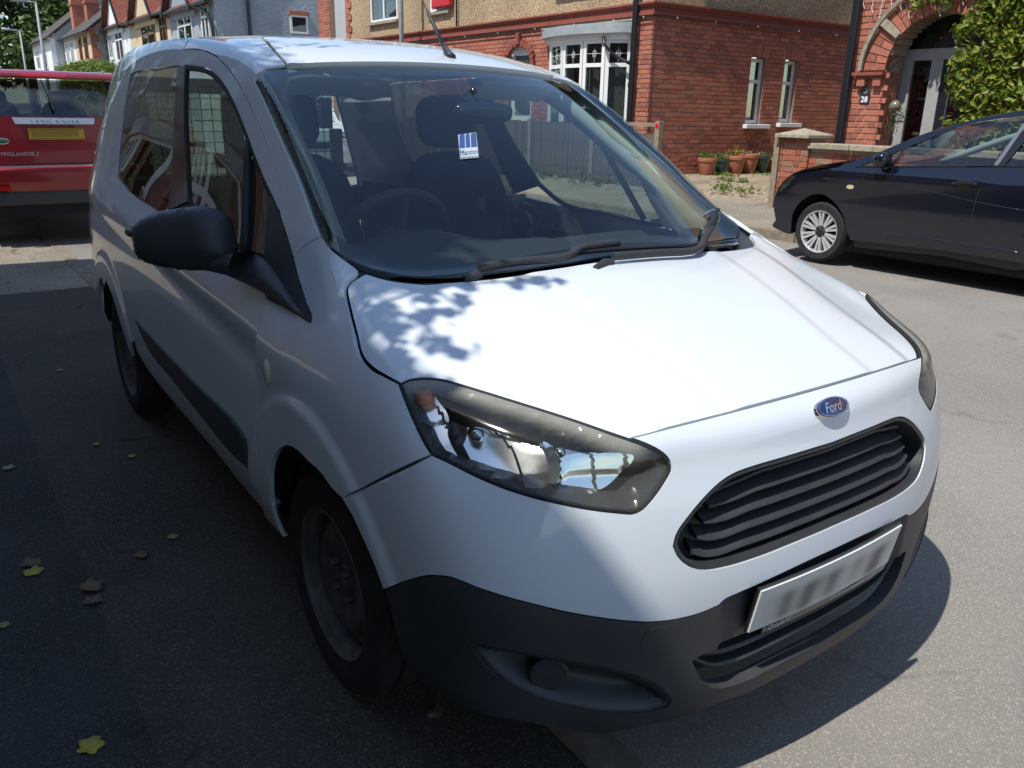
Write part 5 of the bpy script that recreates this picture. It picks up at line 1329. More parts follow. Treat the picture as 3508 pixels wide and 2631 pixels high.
# ================================================================== corner house: brick below, pebbledash above
HX, HY = 9.0, 9.08; ZS = 3.04; ZT = 3.24
ha = empty('corner_house', (HX+3, HY+5, .3), 'red brick and pebbledash corner house with white bay window across the street', 'house')
Y1 = 21.2
# openings
bayY0, bayY1 = 9.56, 11.90
wm = MB()
# front wall pieces (X = HX), thickness .25 inward
wm.bb((HX+.02, HY+.02, .2), (HX+.27, bayY0, ZS)); wm.bb((HX+.02, bayY1, .2), (HX+.27, 12.48, ZS)); wm.bb((HX+.02, bayY0, .2), (HX+.27, bayY1, 1.05)); wm.bb((HX+.02, bayY0, 2.95), (HX+.27, bayY1, ZS)); wm.bb((HX+.02, 12.48, 2.78), (HX+.27, 13.30, ZS)); wm.bb((HX+.02, 13.30, .2), (HX+.27, Y1, ZS))
wins = ((11.60, 12.02, 1.30, 2.52), (12.59, 13.00, 1.33, 2.52))
xs = [HX+.27, wins[0][0], wins[0][1], wins[1][0], wins[1][1], 20]
wm.bb((HX+.27, HY+.02, .2), (20, HY+.25, 1.30)); wm.bb((HX+.27, HY+.02, 2.52), (20, HY+.25, ZS))
for a, b in ((HX+.27, 11.60), (12.02, 12.59), (13.0, 20)): wm.bb((a, HY+.02, 1.30), (b, HY+.25, 2.52))
wall = wm.build('wall', M['mortar_dark'], ha)
B = Bricks(ha, M['brick'], 290)
B.lay((HX, HY, 0), (1, 0, 0), (0, -1, 0), 0, 5.7, .34, ZS, holes=[(w_[0]-HX, w_[1]-HX, w_[2], w_[3]) for w_ in wins], bond='stretcher', proud=-.011, seed=4)
B.lay((HX, HY, 0), (0, 1, 0), (-1, 0, 0), .0, 8.0, .34, ZS, holes=[(bayY0-HY, bayY1-HY, 1.0, 2.96), (12.48-HY, 13.30-HY, 0, 2.72)], bond='flemish', proud=-.011, seed=5)
B.finish()
up = MB(); up.bb((HX+.03, HY+.03, ZT), (HX+.28, Y1, 6.2)) if False else None
# upper storey with window holes
uw = ((18.2, 19.7, 3.60, 4.75), (15.68, 16.56, 3.62, 4.75), (10.2, 11.7, 3.62, 4.75))
ym = [HY+.03]
for a, b, z0, z1 in sorted(uw): up.bb((HX+.03, ym[-1], ZT), (HX+.28, a, 6.0)); up.bb((HX+.03, a, ZT), (HX+.28, b, z0)); up.bb((HX+.03, a, z1), (HX+.28, b, 6.0)); ym.append(b)
up.bb((HX+.03, ym[-1], ZT), (HX+.28, Y1, 6.0)); up.bb((HX+.28, HY+.03, ZT), (20, HY+.28, 6.0)); up.build('upper_wall', M['pebble'], ha)
sc = MB()
for z0, z1, d in ((ZS, ZS+.05, .045), (ZS+.05, ZS+.13, .02), (ZS+.13, ZS+.17, .05), (ZS+.17, ZT, .075)):
    sc.bb((HX-d, HY-d, z0), (HX+.2, Y1, z1-.001)); sc.bb((HX+.2, HY-d, z0), (20, HY+.2, z1-.001))
sc.build('string_course', M['terracotta'], ha)
roof_slab('roof', [(HX-.35, HY-.35, 5.95), (HX-.35, Y1+.3, 5.95), (13.5, Y1+.3, 9.0), (13.5, HY-.35, 9.0)], .08, M['tile_grey'], ha)
roof_slab('roof', [(18.35, Y1+.3, 5.95), (18.35, HY-.35, 5.95), (13.5, HY-.35, 9.0), (13.5, Y1+.3, 9.0)], .08, M['tile_grey'], ha)
for w_, cur in zip(wins, (M['curtain'], M['room'])):
    f = window(ha, (0, HY, 0), (1, 0, 0), (0, -1, 0), w_[0], w_[1], w_[2]+.02, w_[3]-.03, transom=2.08, sill=None, fw=.062, curtain=cur, depth=.09)
    s = MB(); s.bb((w_[0]-.06, HY-.085, w_[2]-.07), (w_[1]+.22, HY+.05, w_[2]+.005)); s.build('sill', M['whitewall'], f, bevel=.008)
    # shallow brick arch over the window
    for k in range(7):
        t = (k-3)/3.2; a = t*.42; c = Vector(((w_[0]+w_[1])/2+.62*math.sin(a), HY+.022, w_[3]-.50+.62*math.cos(a))); v = MB(); v.box(c, (.062, .03, .21), 0, Matrix.Rotation(a, 3, 'Y')); v.build('brick', M['brick'], ha)
    if cur is M['room']:
        for k in range(7): bl = MB(); z = 1.42+.09*k; bl.bb((w_[0]+.05, HY+.30, z), (w_[1]-.05, HY+.31, z+.045)); bl.build('blind_slat', M['whitewall'], f)
for a, b, z0, z1 in uw: window(ha, (HX, 0, 0), (0, 1, 0), (-1, 0, 0), a, b, z0, z1, cols=[(a+b)/2], sill=M['concrete'], fw=.06, depth=.03, curtain=M['curtain'])
# bay window
bay = empty('bay_window', (HX-.2, 10.7, .3)); bay.parent = ha; bay.matrix_parent_inverse = Matrix.Translation(-Vector(ha.location))
def bay_pt(t, r=0):
    """plan of the bay, t 0..1 from right to left: a shallow bow"""
    y = bayY0-r*.9+(bayY1-bayY0+r*1.8)*t; return Vector((HX-(.42+r)*math.sin(math.pi*t)**.55, y, 0))
nb = 5; cuts = [.0, .13, .38, .62, .87, 1.0]
def bay_band(name, z0, z1, mat, r=0, n=24, inner=.1):
    m = MB()
    for k in range(n+1):
        p = bay_pt(k/n, r)
        for zz in (z0, z1): m.v.append(p+Vector((0, 0, zz)))
        for zz in (z0, z1): m.v.append(Vector((HX+inner, p.y, zz)))
    for k in range(n):
        a, b = 4*k, 4*(k+1); m.f += [(a, b, b+1, a+1), (a+1, b+1, b+3, a+3), (b, a, a+2, b+2)]
    o = m.build(name, mat, ha, auto=40); bmx = bmesh.new(); bmx.from_mesh(o.data); bmesh.ops.recalc_face_normals(bmx, faces=bmx.faces); bmx.to_mesh(o.data); bmx.free(); return o
bpy.data.objects.remove(bay)
bay_band('bay_base', .3, 1.05, M['whitewall']); bay_band('bay_sill', 1.05, 1.12, M['upvc'], .04)
bay_band('bay_head', 2.68, 2.78, M['upvc'], .02); bay_band('bay_canopy', 2.78, 2.90, M['lead'], .14); bay_band('bay_flashing', 2.90, 2.945, M['lead'], .10)
lm = MB(); lm.bb((HX-.03, bayY0-.12, 2.95), (HX+.1, bayY1+.25, 3.035)); lm.build('lintel', M['stone'], ha)
Tc = [.0, .16, .36, .60, .84, 1.0]
for i in range(5):
    p, q = bay_pt(Tc[i]), bay_pt(Tc[i+1]); u = (q-p).normalized(); n = Vector((-u.y, u.x, 0)); n = n if n.x < 0 else -n; ln = (q-p).length
    window(ha, p, u, n, .01, ln-.01, 1.12, 2.69, transom=2.27, fw=.065, depth=.0, curtain=None, room=False)
    # leaded motif in the top light
    lead = MB(); c = p+u*(ln/2)+n*(-.015)
    for dx in (-.03, 0, .03): lead.bb((0, 0, 0), (0, 0, 0)) if False else lead.tube([c+u*dx+Vector((0, 0, 2.40)), c+u*dx+Vector((0, 0, 2.56-abs(dx)*1.5))], .0035, 4)
    lead.tube([c+u*(-ln*.38)+Vector((0, 0, 2.46)), c+u*(ln*.38)+Vector((0, 0, 2.46))], .003, 4); lead.tube([c+Vector((0, 0, 2.32)), c+Vector((0, 0, 2.40))], .003, 4)
    lead.tube([c+u*math.cos(a)*.05+Vector((0, 0, 2.46+math.sin(a)*.05)) for a in (0, 1.57, 3.14, 4.71)], .003, 4, closed=True)
    lo = lead.build('leading', M['upvc'], ha)
cm = MB(); 
for k in range(60):
    t = k/59; p = bay_pt(t); p.x += .22+.02*math.sin(k*1.9); cm.v += [p+Vector((0, 0, 1.15)), p+Vector((0, 0, 2.24))]
for k in range(59): 
    if not (24 < k < 34): cm.f.append((2*k, 2*k+2, 2*k+3, 2*k+1))
cm.build('curtain', M['curtain'], ha, smooth=True)
bk = MB(); bk.bb((HX+.30, bayY0, 1.0), (HX+.34, bayY1, 2.95)); bk.build('room_shade', M['room'], ha)
# round-headed doorway left of the bay
da = MB(); 
for k in range(13):
    a = math.pi*k/12; c = Vector((HX-.02, 12.89+.47*math.cos(a), 2.42+.36*math.sin(a))); v = MB(); v.box(c, (.06, .105, .11), 0, Matrix.Rotation(-(a-math.pi/2), 3, 'X')); v.build('arch_brick', M['terracotta'], ha)
kst = MB(); kst.box((HX-.04, 12.89, 2.86), (.09, .10, .22)); kst.build('keystone', M['terracotta'], ha, bevel=.01)
dw = MB(); dw.bb((HX+.10, 12.48, .3), (HX+.14, 13.30, 2.78)); dwo = dw.build('door', M['upvc'], ha)
dp_ = MB(); dp_.bb((HX+.085, 12.62, 1.4), (HX+.098, 13.16, 2.55)); dp_.build('pane', M['pane'], dwo)
# downpipe, cable with clips, alarm box, service pole
pp = empty('downpipe', (HX-.08, 9.42, .3), 'black downpipe on the corner house beside the bay window', 'pipe')
pm_ = MB(); pm_.tube([(HX-.09, 9.43, .3), (HX-.09, 9.43, 6.0)], .052, 12); pm_.build('pipe', M['blackpipe'], pp, smooth=True, auto=40)
for z in (1.9, 2.28, 3.6): c_ = MB(); c_.tube([(HX-.09, 9.43, z), (HX-.09, 9.43, z+.07)], .062, 12); c_.build('collar', M['blackpipe'], pp, auto=40)
br_ = MB(); br_.tube(crom([(HX-.34, 9.93, 2.72), (HX-.38, 9.85, 2.60), (HX-.26, 9.70, 2.42), (HX-.11, 9.46, 2.28)], 4), .028, 8); br_.build('branch_pipe', M['blackpipe'], pp, smooth=True)
cb = empty('wall_cable', (HX-.05, HY, 3.0), 'dark cable with white clips running under the brick string course', 'cable')
c1 = MB(); c1.tube([(HX-.055, 17.5, 3.005), (HX-.055, HY-.055, 3.015), (15, HY-.055, 3.02)], .010, 6); c1.build('cable', M['blackpipe'], cb)
for q in [(HX-.062, y, 3.01) for y in (9.25, 10.0, 11.1, 12.3, 13.6, 14.9)]+[(x, HY-.062, 3.02) for x in (9.5, 10.45, 11.6, 12.8, 14.0)]:
    k_ = MB(); k_.box(q, (.016, .016, .022)); k_.build('clip', M['upvc'], cb)
al = empty('alarm_box', (HX-.1, 15.9, 3.6), 'red alarm box on the pebbledash wall above the van roof', 'alarm')
a1 = MB(); a1.bb((HX-.12, 15.47, 3.68), (HX+.0, 16.27, 4.2)); a1.build('cover', plain('alarm_red', (.50, .025, .03), .4), al, bevel=.03)
sp = empty('service_pole', (8.2, 16.6, .3), 'slim grey metal pole in front of the pebbledash house', 'pole')
s1 = MB(); bpx = on(1374, 60, 0, 8.4); s1.tube([(8.4, bpx.y, .2), (8.4, bpx.y, 7.5)], .055, 12); s1.build('pole', M['lead'], sp, smooth=True)
sp2 = MB(); sp2.tube([(HX-.03, on(1568, 20, 0, HX).y, 3.25), (HX-.03, on(1568, 20, 0, HX).y, 5.5)], .02, 8); cd_ = empty('conduit', (HX-.03, on(1568, 20, 0, HX).y, 3.25), 'thin dark conduit on the pebbledash wall right of the alarm box', 'conduit'); sp2.build('pipe', M['blackpipe'], cd_, smooth=True)
# far end of the house: quoins and garden side wall
for k in range(22): q_ = MB(); z = 3.3+.077*2*k; q_.bb((HX-.004, Y1-.34+(.0 if k % 2 else .12), z), (HX+.2, Y1+.012, z+.14)); q_.build('quoin', M['brick'], ha)
# ================================================================== house 28
hb = empty('arched_house', (HX+3, 1, .3), 'red brick house with arched porch numbered 28 behind the dark car', 'house')
AY, AZ, RI, RO = 4.10, 2.06, .65, .97
def in_arch(a, z, r): 
    y = HB0-a
    return (abs(y-AY) < r and z < AZ) or math.hypot(y-AY, z-AZ) < r
HB0 = 5.30
hm = MB()
# wall as polygon with arch hole: strips of boxes
hm.bb((HX+.02, AY+RI, .2), (HX+.35, HB0-.02, AZ)); hm.bb((HX+.02, -6, .2), (HX+.35, AY-RI, AZ))
n = 24
for k in range(n):
    y0 = AY-RI+2*RI*k/n; y1 = y0+2*RI/n; zz = AZ+math.sqrt(max(0, RI*RI-((y0+y1)/2-AY)**2)); hm.bb((HX+.02, y0, zz), (HX+.35, y1, 3.6))
hm.bb((HX+.02, AY+RI, AZ), (HX+.35, HB0-.02, 3.6)); hm.bb((HX+.02, -6, AZ), (HX+.35, AY-RI, 3.6)); hm.bb((HX+.02, -6, 3.6), (HX+.35, HB0-.02, 6)); hm.bb((HX+.35, HB0-.25, .2), (18, HB0-.02, 6))
hm.build('wall', M['mortar'], hb)
B = Bricks(hb, M['brick'], 290)
B.lay((HX, HB0, 0), (0, -1, 0), (-1, 0, 0), 0, 3.2, .34, 3.3, keep=lambda a, z: not in_arch(a, z, RO if z > AZ-.03 else RI+.0), bond='flemish', proud=-.011, seed=8)
B.lay((HX, HB0, 0), (1, 0, 0), (0, 1, 0), .0, 1.2, .34, 3.3, bond='stretcher', proud=-.011, seed=9)
B.lay((HX, AY+RI, 0), (1, 0, 0), (0, -1, 0), 0.0, .34, .34, AZ, bond='stretcher', proud=.008, seed=10)
B.finish()
nv = 26
for k in range(nv):
    a = math.pi*(k+.5)/nv; special = k in (5, 13, 20)
    da_ = math.pi/nv; 
    parts_ = ((RI, RI+.15), (RI+.16, RO-.02)) if (k % 2 and not special) else ((RI, RO-.02),)
    for r0, r1 in parts_:
        v = MB(); g_ = .006
        P = [(r0, a-da_/2+g_/r0), (r1, a-da_/2+g_/r1), (r1, a+da_/2-g_/r1), (r0, a+da_/2-g_/r0)]
        v.prism([(AY+r*math.cos(t), AZ+r*math.sin(t)) for r, t in P], (HX-.012-(.05 if special else 0), 0, 0), (0, 1, 0), (0, 0, 1), (.10, 0, 0)); v.build('voussoir', M['brick'] if not special else M['concrete'], hb)
hood = MB()
for k in range(37):
    a = math.pi*k/36
    for r, d in ((RO-.015, .03), (RO-.015, .075), (RO+.03, .085), (RO+.045, .03)): hood.v.append(Vector((HX-d, AY+r*math.cos(a), AZ+r*math.sin(a))))
for k in range(36):
    for j in range(4): hood.f.append((4*k+j, 4*k+(j+1) % 4, 4*k+4+(j+1) % 4, 4*k+4+j))
o = hood.build('hood_mould', M['concrete'], hb); bmx = bmesh.new(); bmx.from_mesh(o.data); bmesh.ops.recalc_face_normals(bmx, faces=bmx.faces); bmx.to_mesh(o.data); bmx.free()
imp = MB(); imp.bb((HX-.09, AY+RI-.02, AZ-.06), (HX+.2, AY+RO+.10, AZ-.02)); imp.bb((HX-.06, AY+RI-.01, AZ-.09), (HX+.2, AY+RO+.06, AZ-.06)); imp.build('impost', M['terracotta'], hb)
for yy in (AY+RO-.03, AY+RI+.06): d_ = MB(); d_.bb((HX-.055, yy-.05, AZ-.19), (HX+.02, yy+.06, AZ-.095)); d_.build('dentil', M['brick'], hb)
# porch: screen with door
px_ = HX+.42
fr = MB(); fr.bb((px_, AY-.80, 2.19), (px_+.07, AY+.80, 2.33)); fr.bb((px_, AY+.53, .3), (px_+.07, AY+.66, 2.19)); fr.bb((px_, AY+.12, .3), (px_+.07, AY+.28, 2.19)); fr.bb((px_, AY-.75, .3), (px_+.07, AY-.62, 2.19))
fro = fr.build('porch_frame', M['greyframe'], hb, bevel=.006)
dr = MB(); dr.bb((px_+.02, AY-.62, .3), (px_+.06, AY+.12, 2.19)); dro = dr.build('front_door', M['door_dark'], hb)
dg_ = MB(); dg_.bb((px_+.012, AY-.50, 1.02), (px_+.019, AY-.02, 2.0)); dg_.build('door_pane', M['pane'], dro)
dm = MB(); dm.bb((px_+.002, AY-.52, .98), (px_+.012, AY+.0, 1.02)); dm.bb((px_+.002, AY-.52, 2.0), (px_+.012, AY+.0, 2.03)); dm.bb((px_+.002, AY-.02, 1.02), (px_+.012, AY+.0, 2.0))
for z in (1.12, 1.17, 1.22, 1.86, 1.91): dm.bb((px_+.004, AY-.48, z), (px_+.011, AY-.04, z+.008))
dm.build('door_moulding', plain('door_trim_grey', (.05, .055, .065), .4), dro)
sl = MB(); sl.bb((px_+.03, AY+.28, .3), (px_+.036, AY+.53, 2.19)); sl.build('side_pane', M['pane'], hb)
fg_ = MB(); fg_.bb((px_+.03, AY-.8, 2.33), (px_+.036, AY+.8, 2.8)); fg_.build('fanlight', M['pane'], hb)
rm = MB(); rm.bb((px_+.5, AY-.9, .3), (px_+.52, AY+.9, 3.0)); rm.build('room_shade', M['room'], hb)
pp2 = empty('downpipe', (HX-.08, 5.25, .3), 'black downpipe at the left end of the house numbered 28', 'pipe')
d1 = MB(); d1.tube([(HX-.085, 5.23, .3), (HX-.085, 5.23, 6)], .055, 12); d1.build('pipe', M['blackpipe'], pp2, smooth=True, auto=40)
for z in (1.72, 3.4): c_ = MB(); c_.tube([(HX-.085, 5.23, z), (HX-.085, 5.23, z+.07)], .066, 12); c_.build('collar', M['blackpipe'], pp2, auto=40)
# number sign
sg_ = empty('house_number_sign', (HX-.05, 4.98, 1.74), 'small dark slate house sign reading 28 on the brick pier', 'sign')
sgm = MB(); pts = [(-.072, -.10), (.072, -.10), (.072, .06)]+[(.05*math.cos(a)+.0, .075+.05*math.sin(a)) for a in (.0, .5, 1.0, 1.57, 2.1, 2.6, 3.14)]+[(-.072, .06)]
sgm.prism(pts, (HX-.004, 4.985, 1.755), (0, -1, 0), (0, 0, 1), (.014, 0, 0)); sgm.build('plaque', plain('slate', (.025, .026, .032), .5), sg_)
text_at('lettering', '28', (HX-.006, 4.985, 1.70), (0, -1, 0), (0, 0, 1), .10, M['upvc'], sg_, extrude=.001, bold=.003)
em_ = MB(); 
for k in range(10):
    a = R(200+140*k/9); em_.tube([Vector((HX-.006, 4.985-.026*math.cos(a), 1.815+.028*math.sin(a))), Vector((HX-.006, 4.985-.034*math.cos(a+.25), 1.815+.036*math.sin(a+.25)))], .003, 4)
em_.build('emblem', plain('sage_print', (.30, .42, .33), .6), sg_)
# hanging bird feeder with greenery in the porch
fe = empty('hanging_planter', (HX-.02, 4.50, 1.45), 'round hanging ornament with trailing leaves under the porch bracket', 'planter')
f1 = MB(); f1.lathe([(.0005, .075), (.045, .06), (.072, .02), (.072, -.02), (.045, -.06), (.0005, -.075)], 20, (HX-.05, 4.50, 1.62)); f1.build('globe', plain('olive_globe', (.16, .15, .11), .2, coat=.5), fe, smooth=True)
b1_ = MB(); b1_.tube(crom([(HX+.06, AY+RI+.02, 2.14), (HX-.02, 4.58, 2.22), (HX-.05, 4.50, 2.18), (HX-.05, 4.50, 1.70)], 4), .006, 6); b1_.tube([(HX+.06, AY+RI+.02, 2.02), (HX-.04, 4.52, 2.20)], .006, 6); b1_.build('bracket', M['blackpipe'], fe)
V, F = [], []; rgx = rng(5)
for k in range(9): clump(V, F, Vector((HX-.05+rgx.uniform(-.08, .08), 4.50+rgx.uniform(-.09, .09), 1.66-.04*k)), .07, 26, .032, rgx)
link('foliage', mesh_from(V, F, 'foliage'), M['leaf_dark'], fe, smooth=False)
# creeper over the right of the porch
cr_ = empty('climbing_creeper', (HX-.3, 2.6, .4), 'bright green creeper covering the right of the brick arch', 'creeper')
V, F = [], []; rgx = rng(6)
for k in range(900):
    y = rgx.uniform(.2, 3.75); z = rgx.uniform(1.0, 3.4)
    lim = 3.78-.10*math.sin(z*5)-.30*max(0, z-2.5)**.5+(.35*max(0, z-2.75) if z > 2.75 else 0)
    if y > lim: continue
    clump(V, F, Vector((HX-.14-rgx.random()*.16, y, z)), .13, 18, .10, rgx, .48, .25, (.6, 1, 1))
for k in range(70):
    y = rgx.uniform(3.3, 4.5); z = 2.95+rgx.uniform(-.1, .35)-.3*abs(y-3.6)*.3; clump(V, F, Vector((HX-.10, y, z)), .10, 8, .09, rgx, .5, .2)
link('foliage', mesh_from(V, F, 'foliage'), M['creeper'], cr_, smooth=False)
st_ = MB()
for k in range(9):
    y = .6+.36*k; st_.tube(crom([(HX-.06, y, .4), (HX-.09, y+rgx.uniform(-.2, .2), 1.4), (HX-.07, y+rgx.uniform(-.3, .3), 2.6)], 4), .014, 5)
st_.build('stems', M['bark'], cr_); 
bush = empty('porch_plant', (8.75, 3.95, .35), 'small leafy plant standing in front of the porch', 'plant'); V, F = [], []
for k in range(40): clump(V, F, Vector((8.75+rgx.uniform(-.12, .12), 3.98+rgx.uniform(-.22, .22), .45+rgx.random()*.72)), .07, 10, .06, rgx)
link('foliage', mesh_from(V, F, 'foliage'), M['laurel'], bush, smooth=False); sb_ = MB(); sb_.tube([(8.75, 3.98, .3), (8.75, 3.98, .8)], .012, 5); sb_.build('stem', M['bark'], bush)
# string lights under the eave line of the arch
fl_ = empty('icicle_lights', (HX-.05, 4.6, 3.0), 'white icicle string lights drooping over the brick arch', 'lights')
for k in range(13):
    y = 5.15-.13*k; z = 2.98+.02*math.sin(k*2); t_ = MB(); t_.tube([(HX-.05, y, z), (HX-.055, y+.015, z-.10-.08*((k*7) % 3)), (HX-.05, y-.01, z-.16-.08*((k*7) % 3))], .004, 4); t_.build('light_strand', M['upvc'], fl_)
fw_ = MB(); fw_.tube([(HX-.05, 5.2-.14*k, 2.98+.02*math.sin(k*2)) for k in range(14)], .004, 4); fw_.build('wire', M['upvc'], fl_)
# ================================================================== garden wall with gate post
gw = empty('garden_wall', (8.2, 4.4, .3), 'low old brick garden wall with stone-capped gate post behind the dark car', 'wall')
gx = 8.10
cw = MB(); cw.bb((gx+.02, 5.14, .1), (gx+.36, 5.54, 1.19)); cw.bb((gx+.06, -2, .1), (gx+.26, 5.14, 1.07)); cw.build('core', M['mortar'], gw)
B = Bricks(gw, M['brick_old'], 290)
B.lay((gx, 5.56, 0), (0, -1, 0), (-1, 0, 0), 0, .44, .24, 1.20, bond='flemish', proud=-.011, seed=21, course=.0735)
B.lay((gx, 5.56, 0), (1, 0, 0), (0, 1, 0), 0, .36, .24, 1.20, bond='stretcher', proud=-.011, seed=22, course=.0735)
B.lay((gx+.04, 5.12, 0), (0, -1, 0), (-1, 0, 0), 0, 3.4, .22, 1.07, bond='stretcher', proud=-.011, seed=23, course=.0735); B.finish()
cp = MB(); c = Vector((gx+.19, 5.34, 1.20)); hw2 = .27
cp.add([c+Vector((-hw2, -hw2, 0)), c+Vector((hw2, -hw2, 0)), c+Vector((hw2, hw2, 0)), c+Vector((-hw2, hw2, 0)), c+Vector((-hw2, -hw2, .045)), c+Vector((hw2, -hw2, .045)), c+Vector((hw2, hw2, .045)), c+Vector((-hw2, hw2, .045)), c+Vector((0, 0, .125))], [(3, 2, 1, 0), (0, 1, 5, 4), (1, 2, 6, 5), (2, 3, 7, 6), (3, 0, 4, 7), (4, 5, 8), (5, 6, 8), (6, 7, 8), (7, 4, 8)])
cp.build('post_cap', M['concrete'], gw, bevel=.008)
y = 5.12; k = 0
while y > -1.9: cpg = MB(); cpg.bb((gx-.02, y-.60, 1.075), (gx+.32, y-.004, 1.145)); cpg.build('coping_stone', M['concrete'], gw, bevel=.008); y -= .605
gp = empty('timber_gate_post', (gx+.1, 5.64, .25), 'weathered timber gate post against the brick pier', 'post'); g1 = MB(); g1.bb((gx+.0, 5.575, .2), (gx+.12, 5.665, 1.20)); g1.build('post', plain('weathered_timber', (.24, .19, .13), .9, var=.3, vscale=18, bump=.5, bscale=70), gp, bevel=.006)
# ================================================================== timber fence of the corner house
M['fence'] = plain('grey_fence_board', (.115, .090, .070), .9, var=.35, vscale=9, bump=.5, bscale=60); M['timber'] = bpy.data.materials['weathered_timber']
fe_ = empty('board_fence', (8.35, 11, .3), 'weathered vertical board fence in front of the corner house', 'fence')
rgx = rng(9); y = 8.22; bmesh_b = MB().box((0, 0, 0), (.018, .112, 1.0)); bme = mesh_from(bmesh_b.v, bmesh_b.f, 'fence_board'); bme.materials.append(M['fence'])
while y < 17.5:
    o = bpy.data.objects.new('fence_board', bme); COL.objects.link(o); o.parent = fe_; o.matrix_parent_inverse = Matrix.Translation(-Vector(fe_.location)); hgt = (1.02 if y > 9.7 else .88)+rgx.uniform(-.012, .012)
    o.location = (8.38+rgx.uniform(-.006, .006), y+.057, .28+hgt/2); o.scale = (1, 1, hgt); o.rotation_euler = (rgx.uniform(-.008, .008), 0, rgx.uniform(-.03, .03)); y += .117
for yy, zz in ((8.15, 1.36), (9.75, 1.36), (11.6, 1.34), (13.5, 1.34), (15.4, 1.34)): p_ = MB(); p_.bb((8.33, yy-.05, .2), (8.43, yy+.05, zz)); p_.build('fence_post', M['timber'], fe_, bevel=.006)
for z in (.55, 1.05, 1.30): r_ = MB(); r_.bb((8.40, 8.2, z-.03), (8.44, 9.7 if z > 1.2 else 17.5, z+.03)); r_.build('rail', M['timber'], fe_)
rf = MB(); rf.lathe([(.0005, -.008), (.035, -.006), (.038, 0)], 16, (8.328, 8.15, 1.29), 'X'); rf.build('reflector', plain('red_reflector', (.65, .01, .02), .2), fe_)
# weeds along the fence and drive
wd = []; 
def weed(x, y, z, h, n, lbl, seed, mat=None, spread=.2):
    V, F = [], []; r2 = rng(seed); t = empty('weed', (x, y, z), lbl, 'weed', 'weeds along the fence and drive')
    for k in range(n): clump(V, F, Vector((x+r2.uniform(-spread, spread)*.5, y+r2.uniform(-spread, spread), z+.02+h*r2.random()*r2.random())), .05+h*.1, 7, .05+h*.08, r2, .45)
    link('leaves', mesh_from(V, F, 'leaves'), mat or M['laurel'], t, smooth=False)
weed(8.25, 12.1, .28, .55, 70, 'tall leafy weed at the foot of the fence seen through the windscreen', 31, spread=.45)
weed(8.28, 11.0, .28, .2, 40, 'low weeds at the fence foot right of the tall weed', 32, spread=.5)
weed(8.28, 9.4, .28, .25, 40, 'low weeds at the fence foot near the board gate', 33, spread=.6)
for i, (u_, v_, lb, sp) in enumerate([(2510, 627, 'green weed tuft in the middle of the drive', .30), (2520, 652, 'thin weeds nearest the road on the drive', .4), (2610, 604, 'grassy strip below the right flower pots', .5), (2480, 607, 'grass patch in front of the leftmost flower pot', .3)]):
    q = on(u_, v_, 2, .39); weed(q.x, q.y, .39, .08, 36, lb, 40+i, spread=sp)
# ================================================================== flower pots
M['pot_terra'] = plain('terracotta_pot', (.36, .135, .075), .75, var=.12, vscale=9); M['pot_green'] = plain('green_pot', (.018, .055, .040), .35, coat=.2); M['soil'] = plain('soil', (.05, .035, .02), .95)
def pot(u, v, r, h, mat, plant, label, seed):
    q = on(u, v, 1, 8.82-.0*r); Zp = .418; t = empty('flower_pot', (q.x, q.y, Zp), label, 'flower pot', 'flower pots along the side wall')
    m = MB(); m.lathe([(.0005, 0), (r*.60, 0), (r*.64, .01), (r*.88, h*.70), (r*.90, h*.78), (r*.98, h*.80), (r*1.0, h*.84), (r, h*.98), (r*.96, h), (r*.88, h*.98), (r*.86, h*.9), (.0005, h*.9)], 28, (q.x, q.y, Zp)); m.build('pot', mat, t, auto=35)
    V, F = [], []; r2 = rng(seed); pc_, ph, pm2 = plant
    for k in range(pc_):
        a = r2.uniform(0, 6.28); rr = r*.8*math.sqrt(r2.random()); clump(V, F, Vector((q.x+rr*math.cos(a), q.y+rr*math.sin(a), Zp+h*.95+ph*r2.random())), .04, 9, .04, r2, .5)
    link('plant', mesh_from(V, F, 'plant'), pm2, t, smooth=False)['kind'] = 'stuff'; s_ = MB(); s_.lathe([(.0005, 0), (r*.86, 0)], 20, (q.x, q.y, Zp+h*.93)); s_.build('soil', M['soil'], t)
M['yellowleaf'] = leaf_mat('yellow_leaf', (.30, .26, .05), (.45, .36, .07)); M['straw'] = leaf_mat('dry_stalk', (.22, .20, .08), (.30, .24, .12))
pot(2420, 598, .185, .30, M['pot_terra'], (34, .09, M['laurel']), 'leftmost terracotta pot with bright green plant by the side wall', 51)
pot(2470, 595, .15, .28, M['pot_green'], (22, .12, M['laurel']), 'small dark green pot second from the left', 52)
pot(2517, 594, .19, .32, M['pot_terra'], (18, .20, M['yellowleaf']), 'terracotta pot holding an upright yellow plant', 53)
pot(2560, 590, .20, .36, M['pot_terra'], (16, .10, M['straw']), 'tallest terracotta pot with dry straw-like plants', 54)
pot(2603, 586, .18, .33, M['pot_green'], (12, .08, M['straw']), 'larger dark green pot second from the right', 55)
pot(2645, 583, .17, .28, M['pot_terra'], (20, .12, M['laurel']), 'rightmost terracotta pot beside the timber gate post', 56)
# ================================================================== generic car skin from side outline
def loft(rows, mat, name, parent, auto=35, closed_u=False, flip=False, smooth=True):
    m = MB(); k = len(rows[0])
    for r in rows: m.v += [Vector(p) for p in r]
    for i in range(len(rows)-1):
        for j in range(k-1):
            q = (i*k+j, i*k+j+1, (i+1)*k+j+1, (i+1)*k+j); m.f.append(q[::-1] if flip else q)
    o = m.build(name, mat, parent)
    bmx = bmesh.new(); bmx.from_mesh(o.data); bmesh.ops.recalc_face_normals(bmx, faces=bmx.faces); bmx.to_mesh(o.data); bmx.free()
    set_auto(o.data, auto); return o
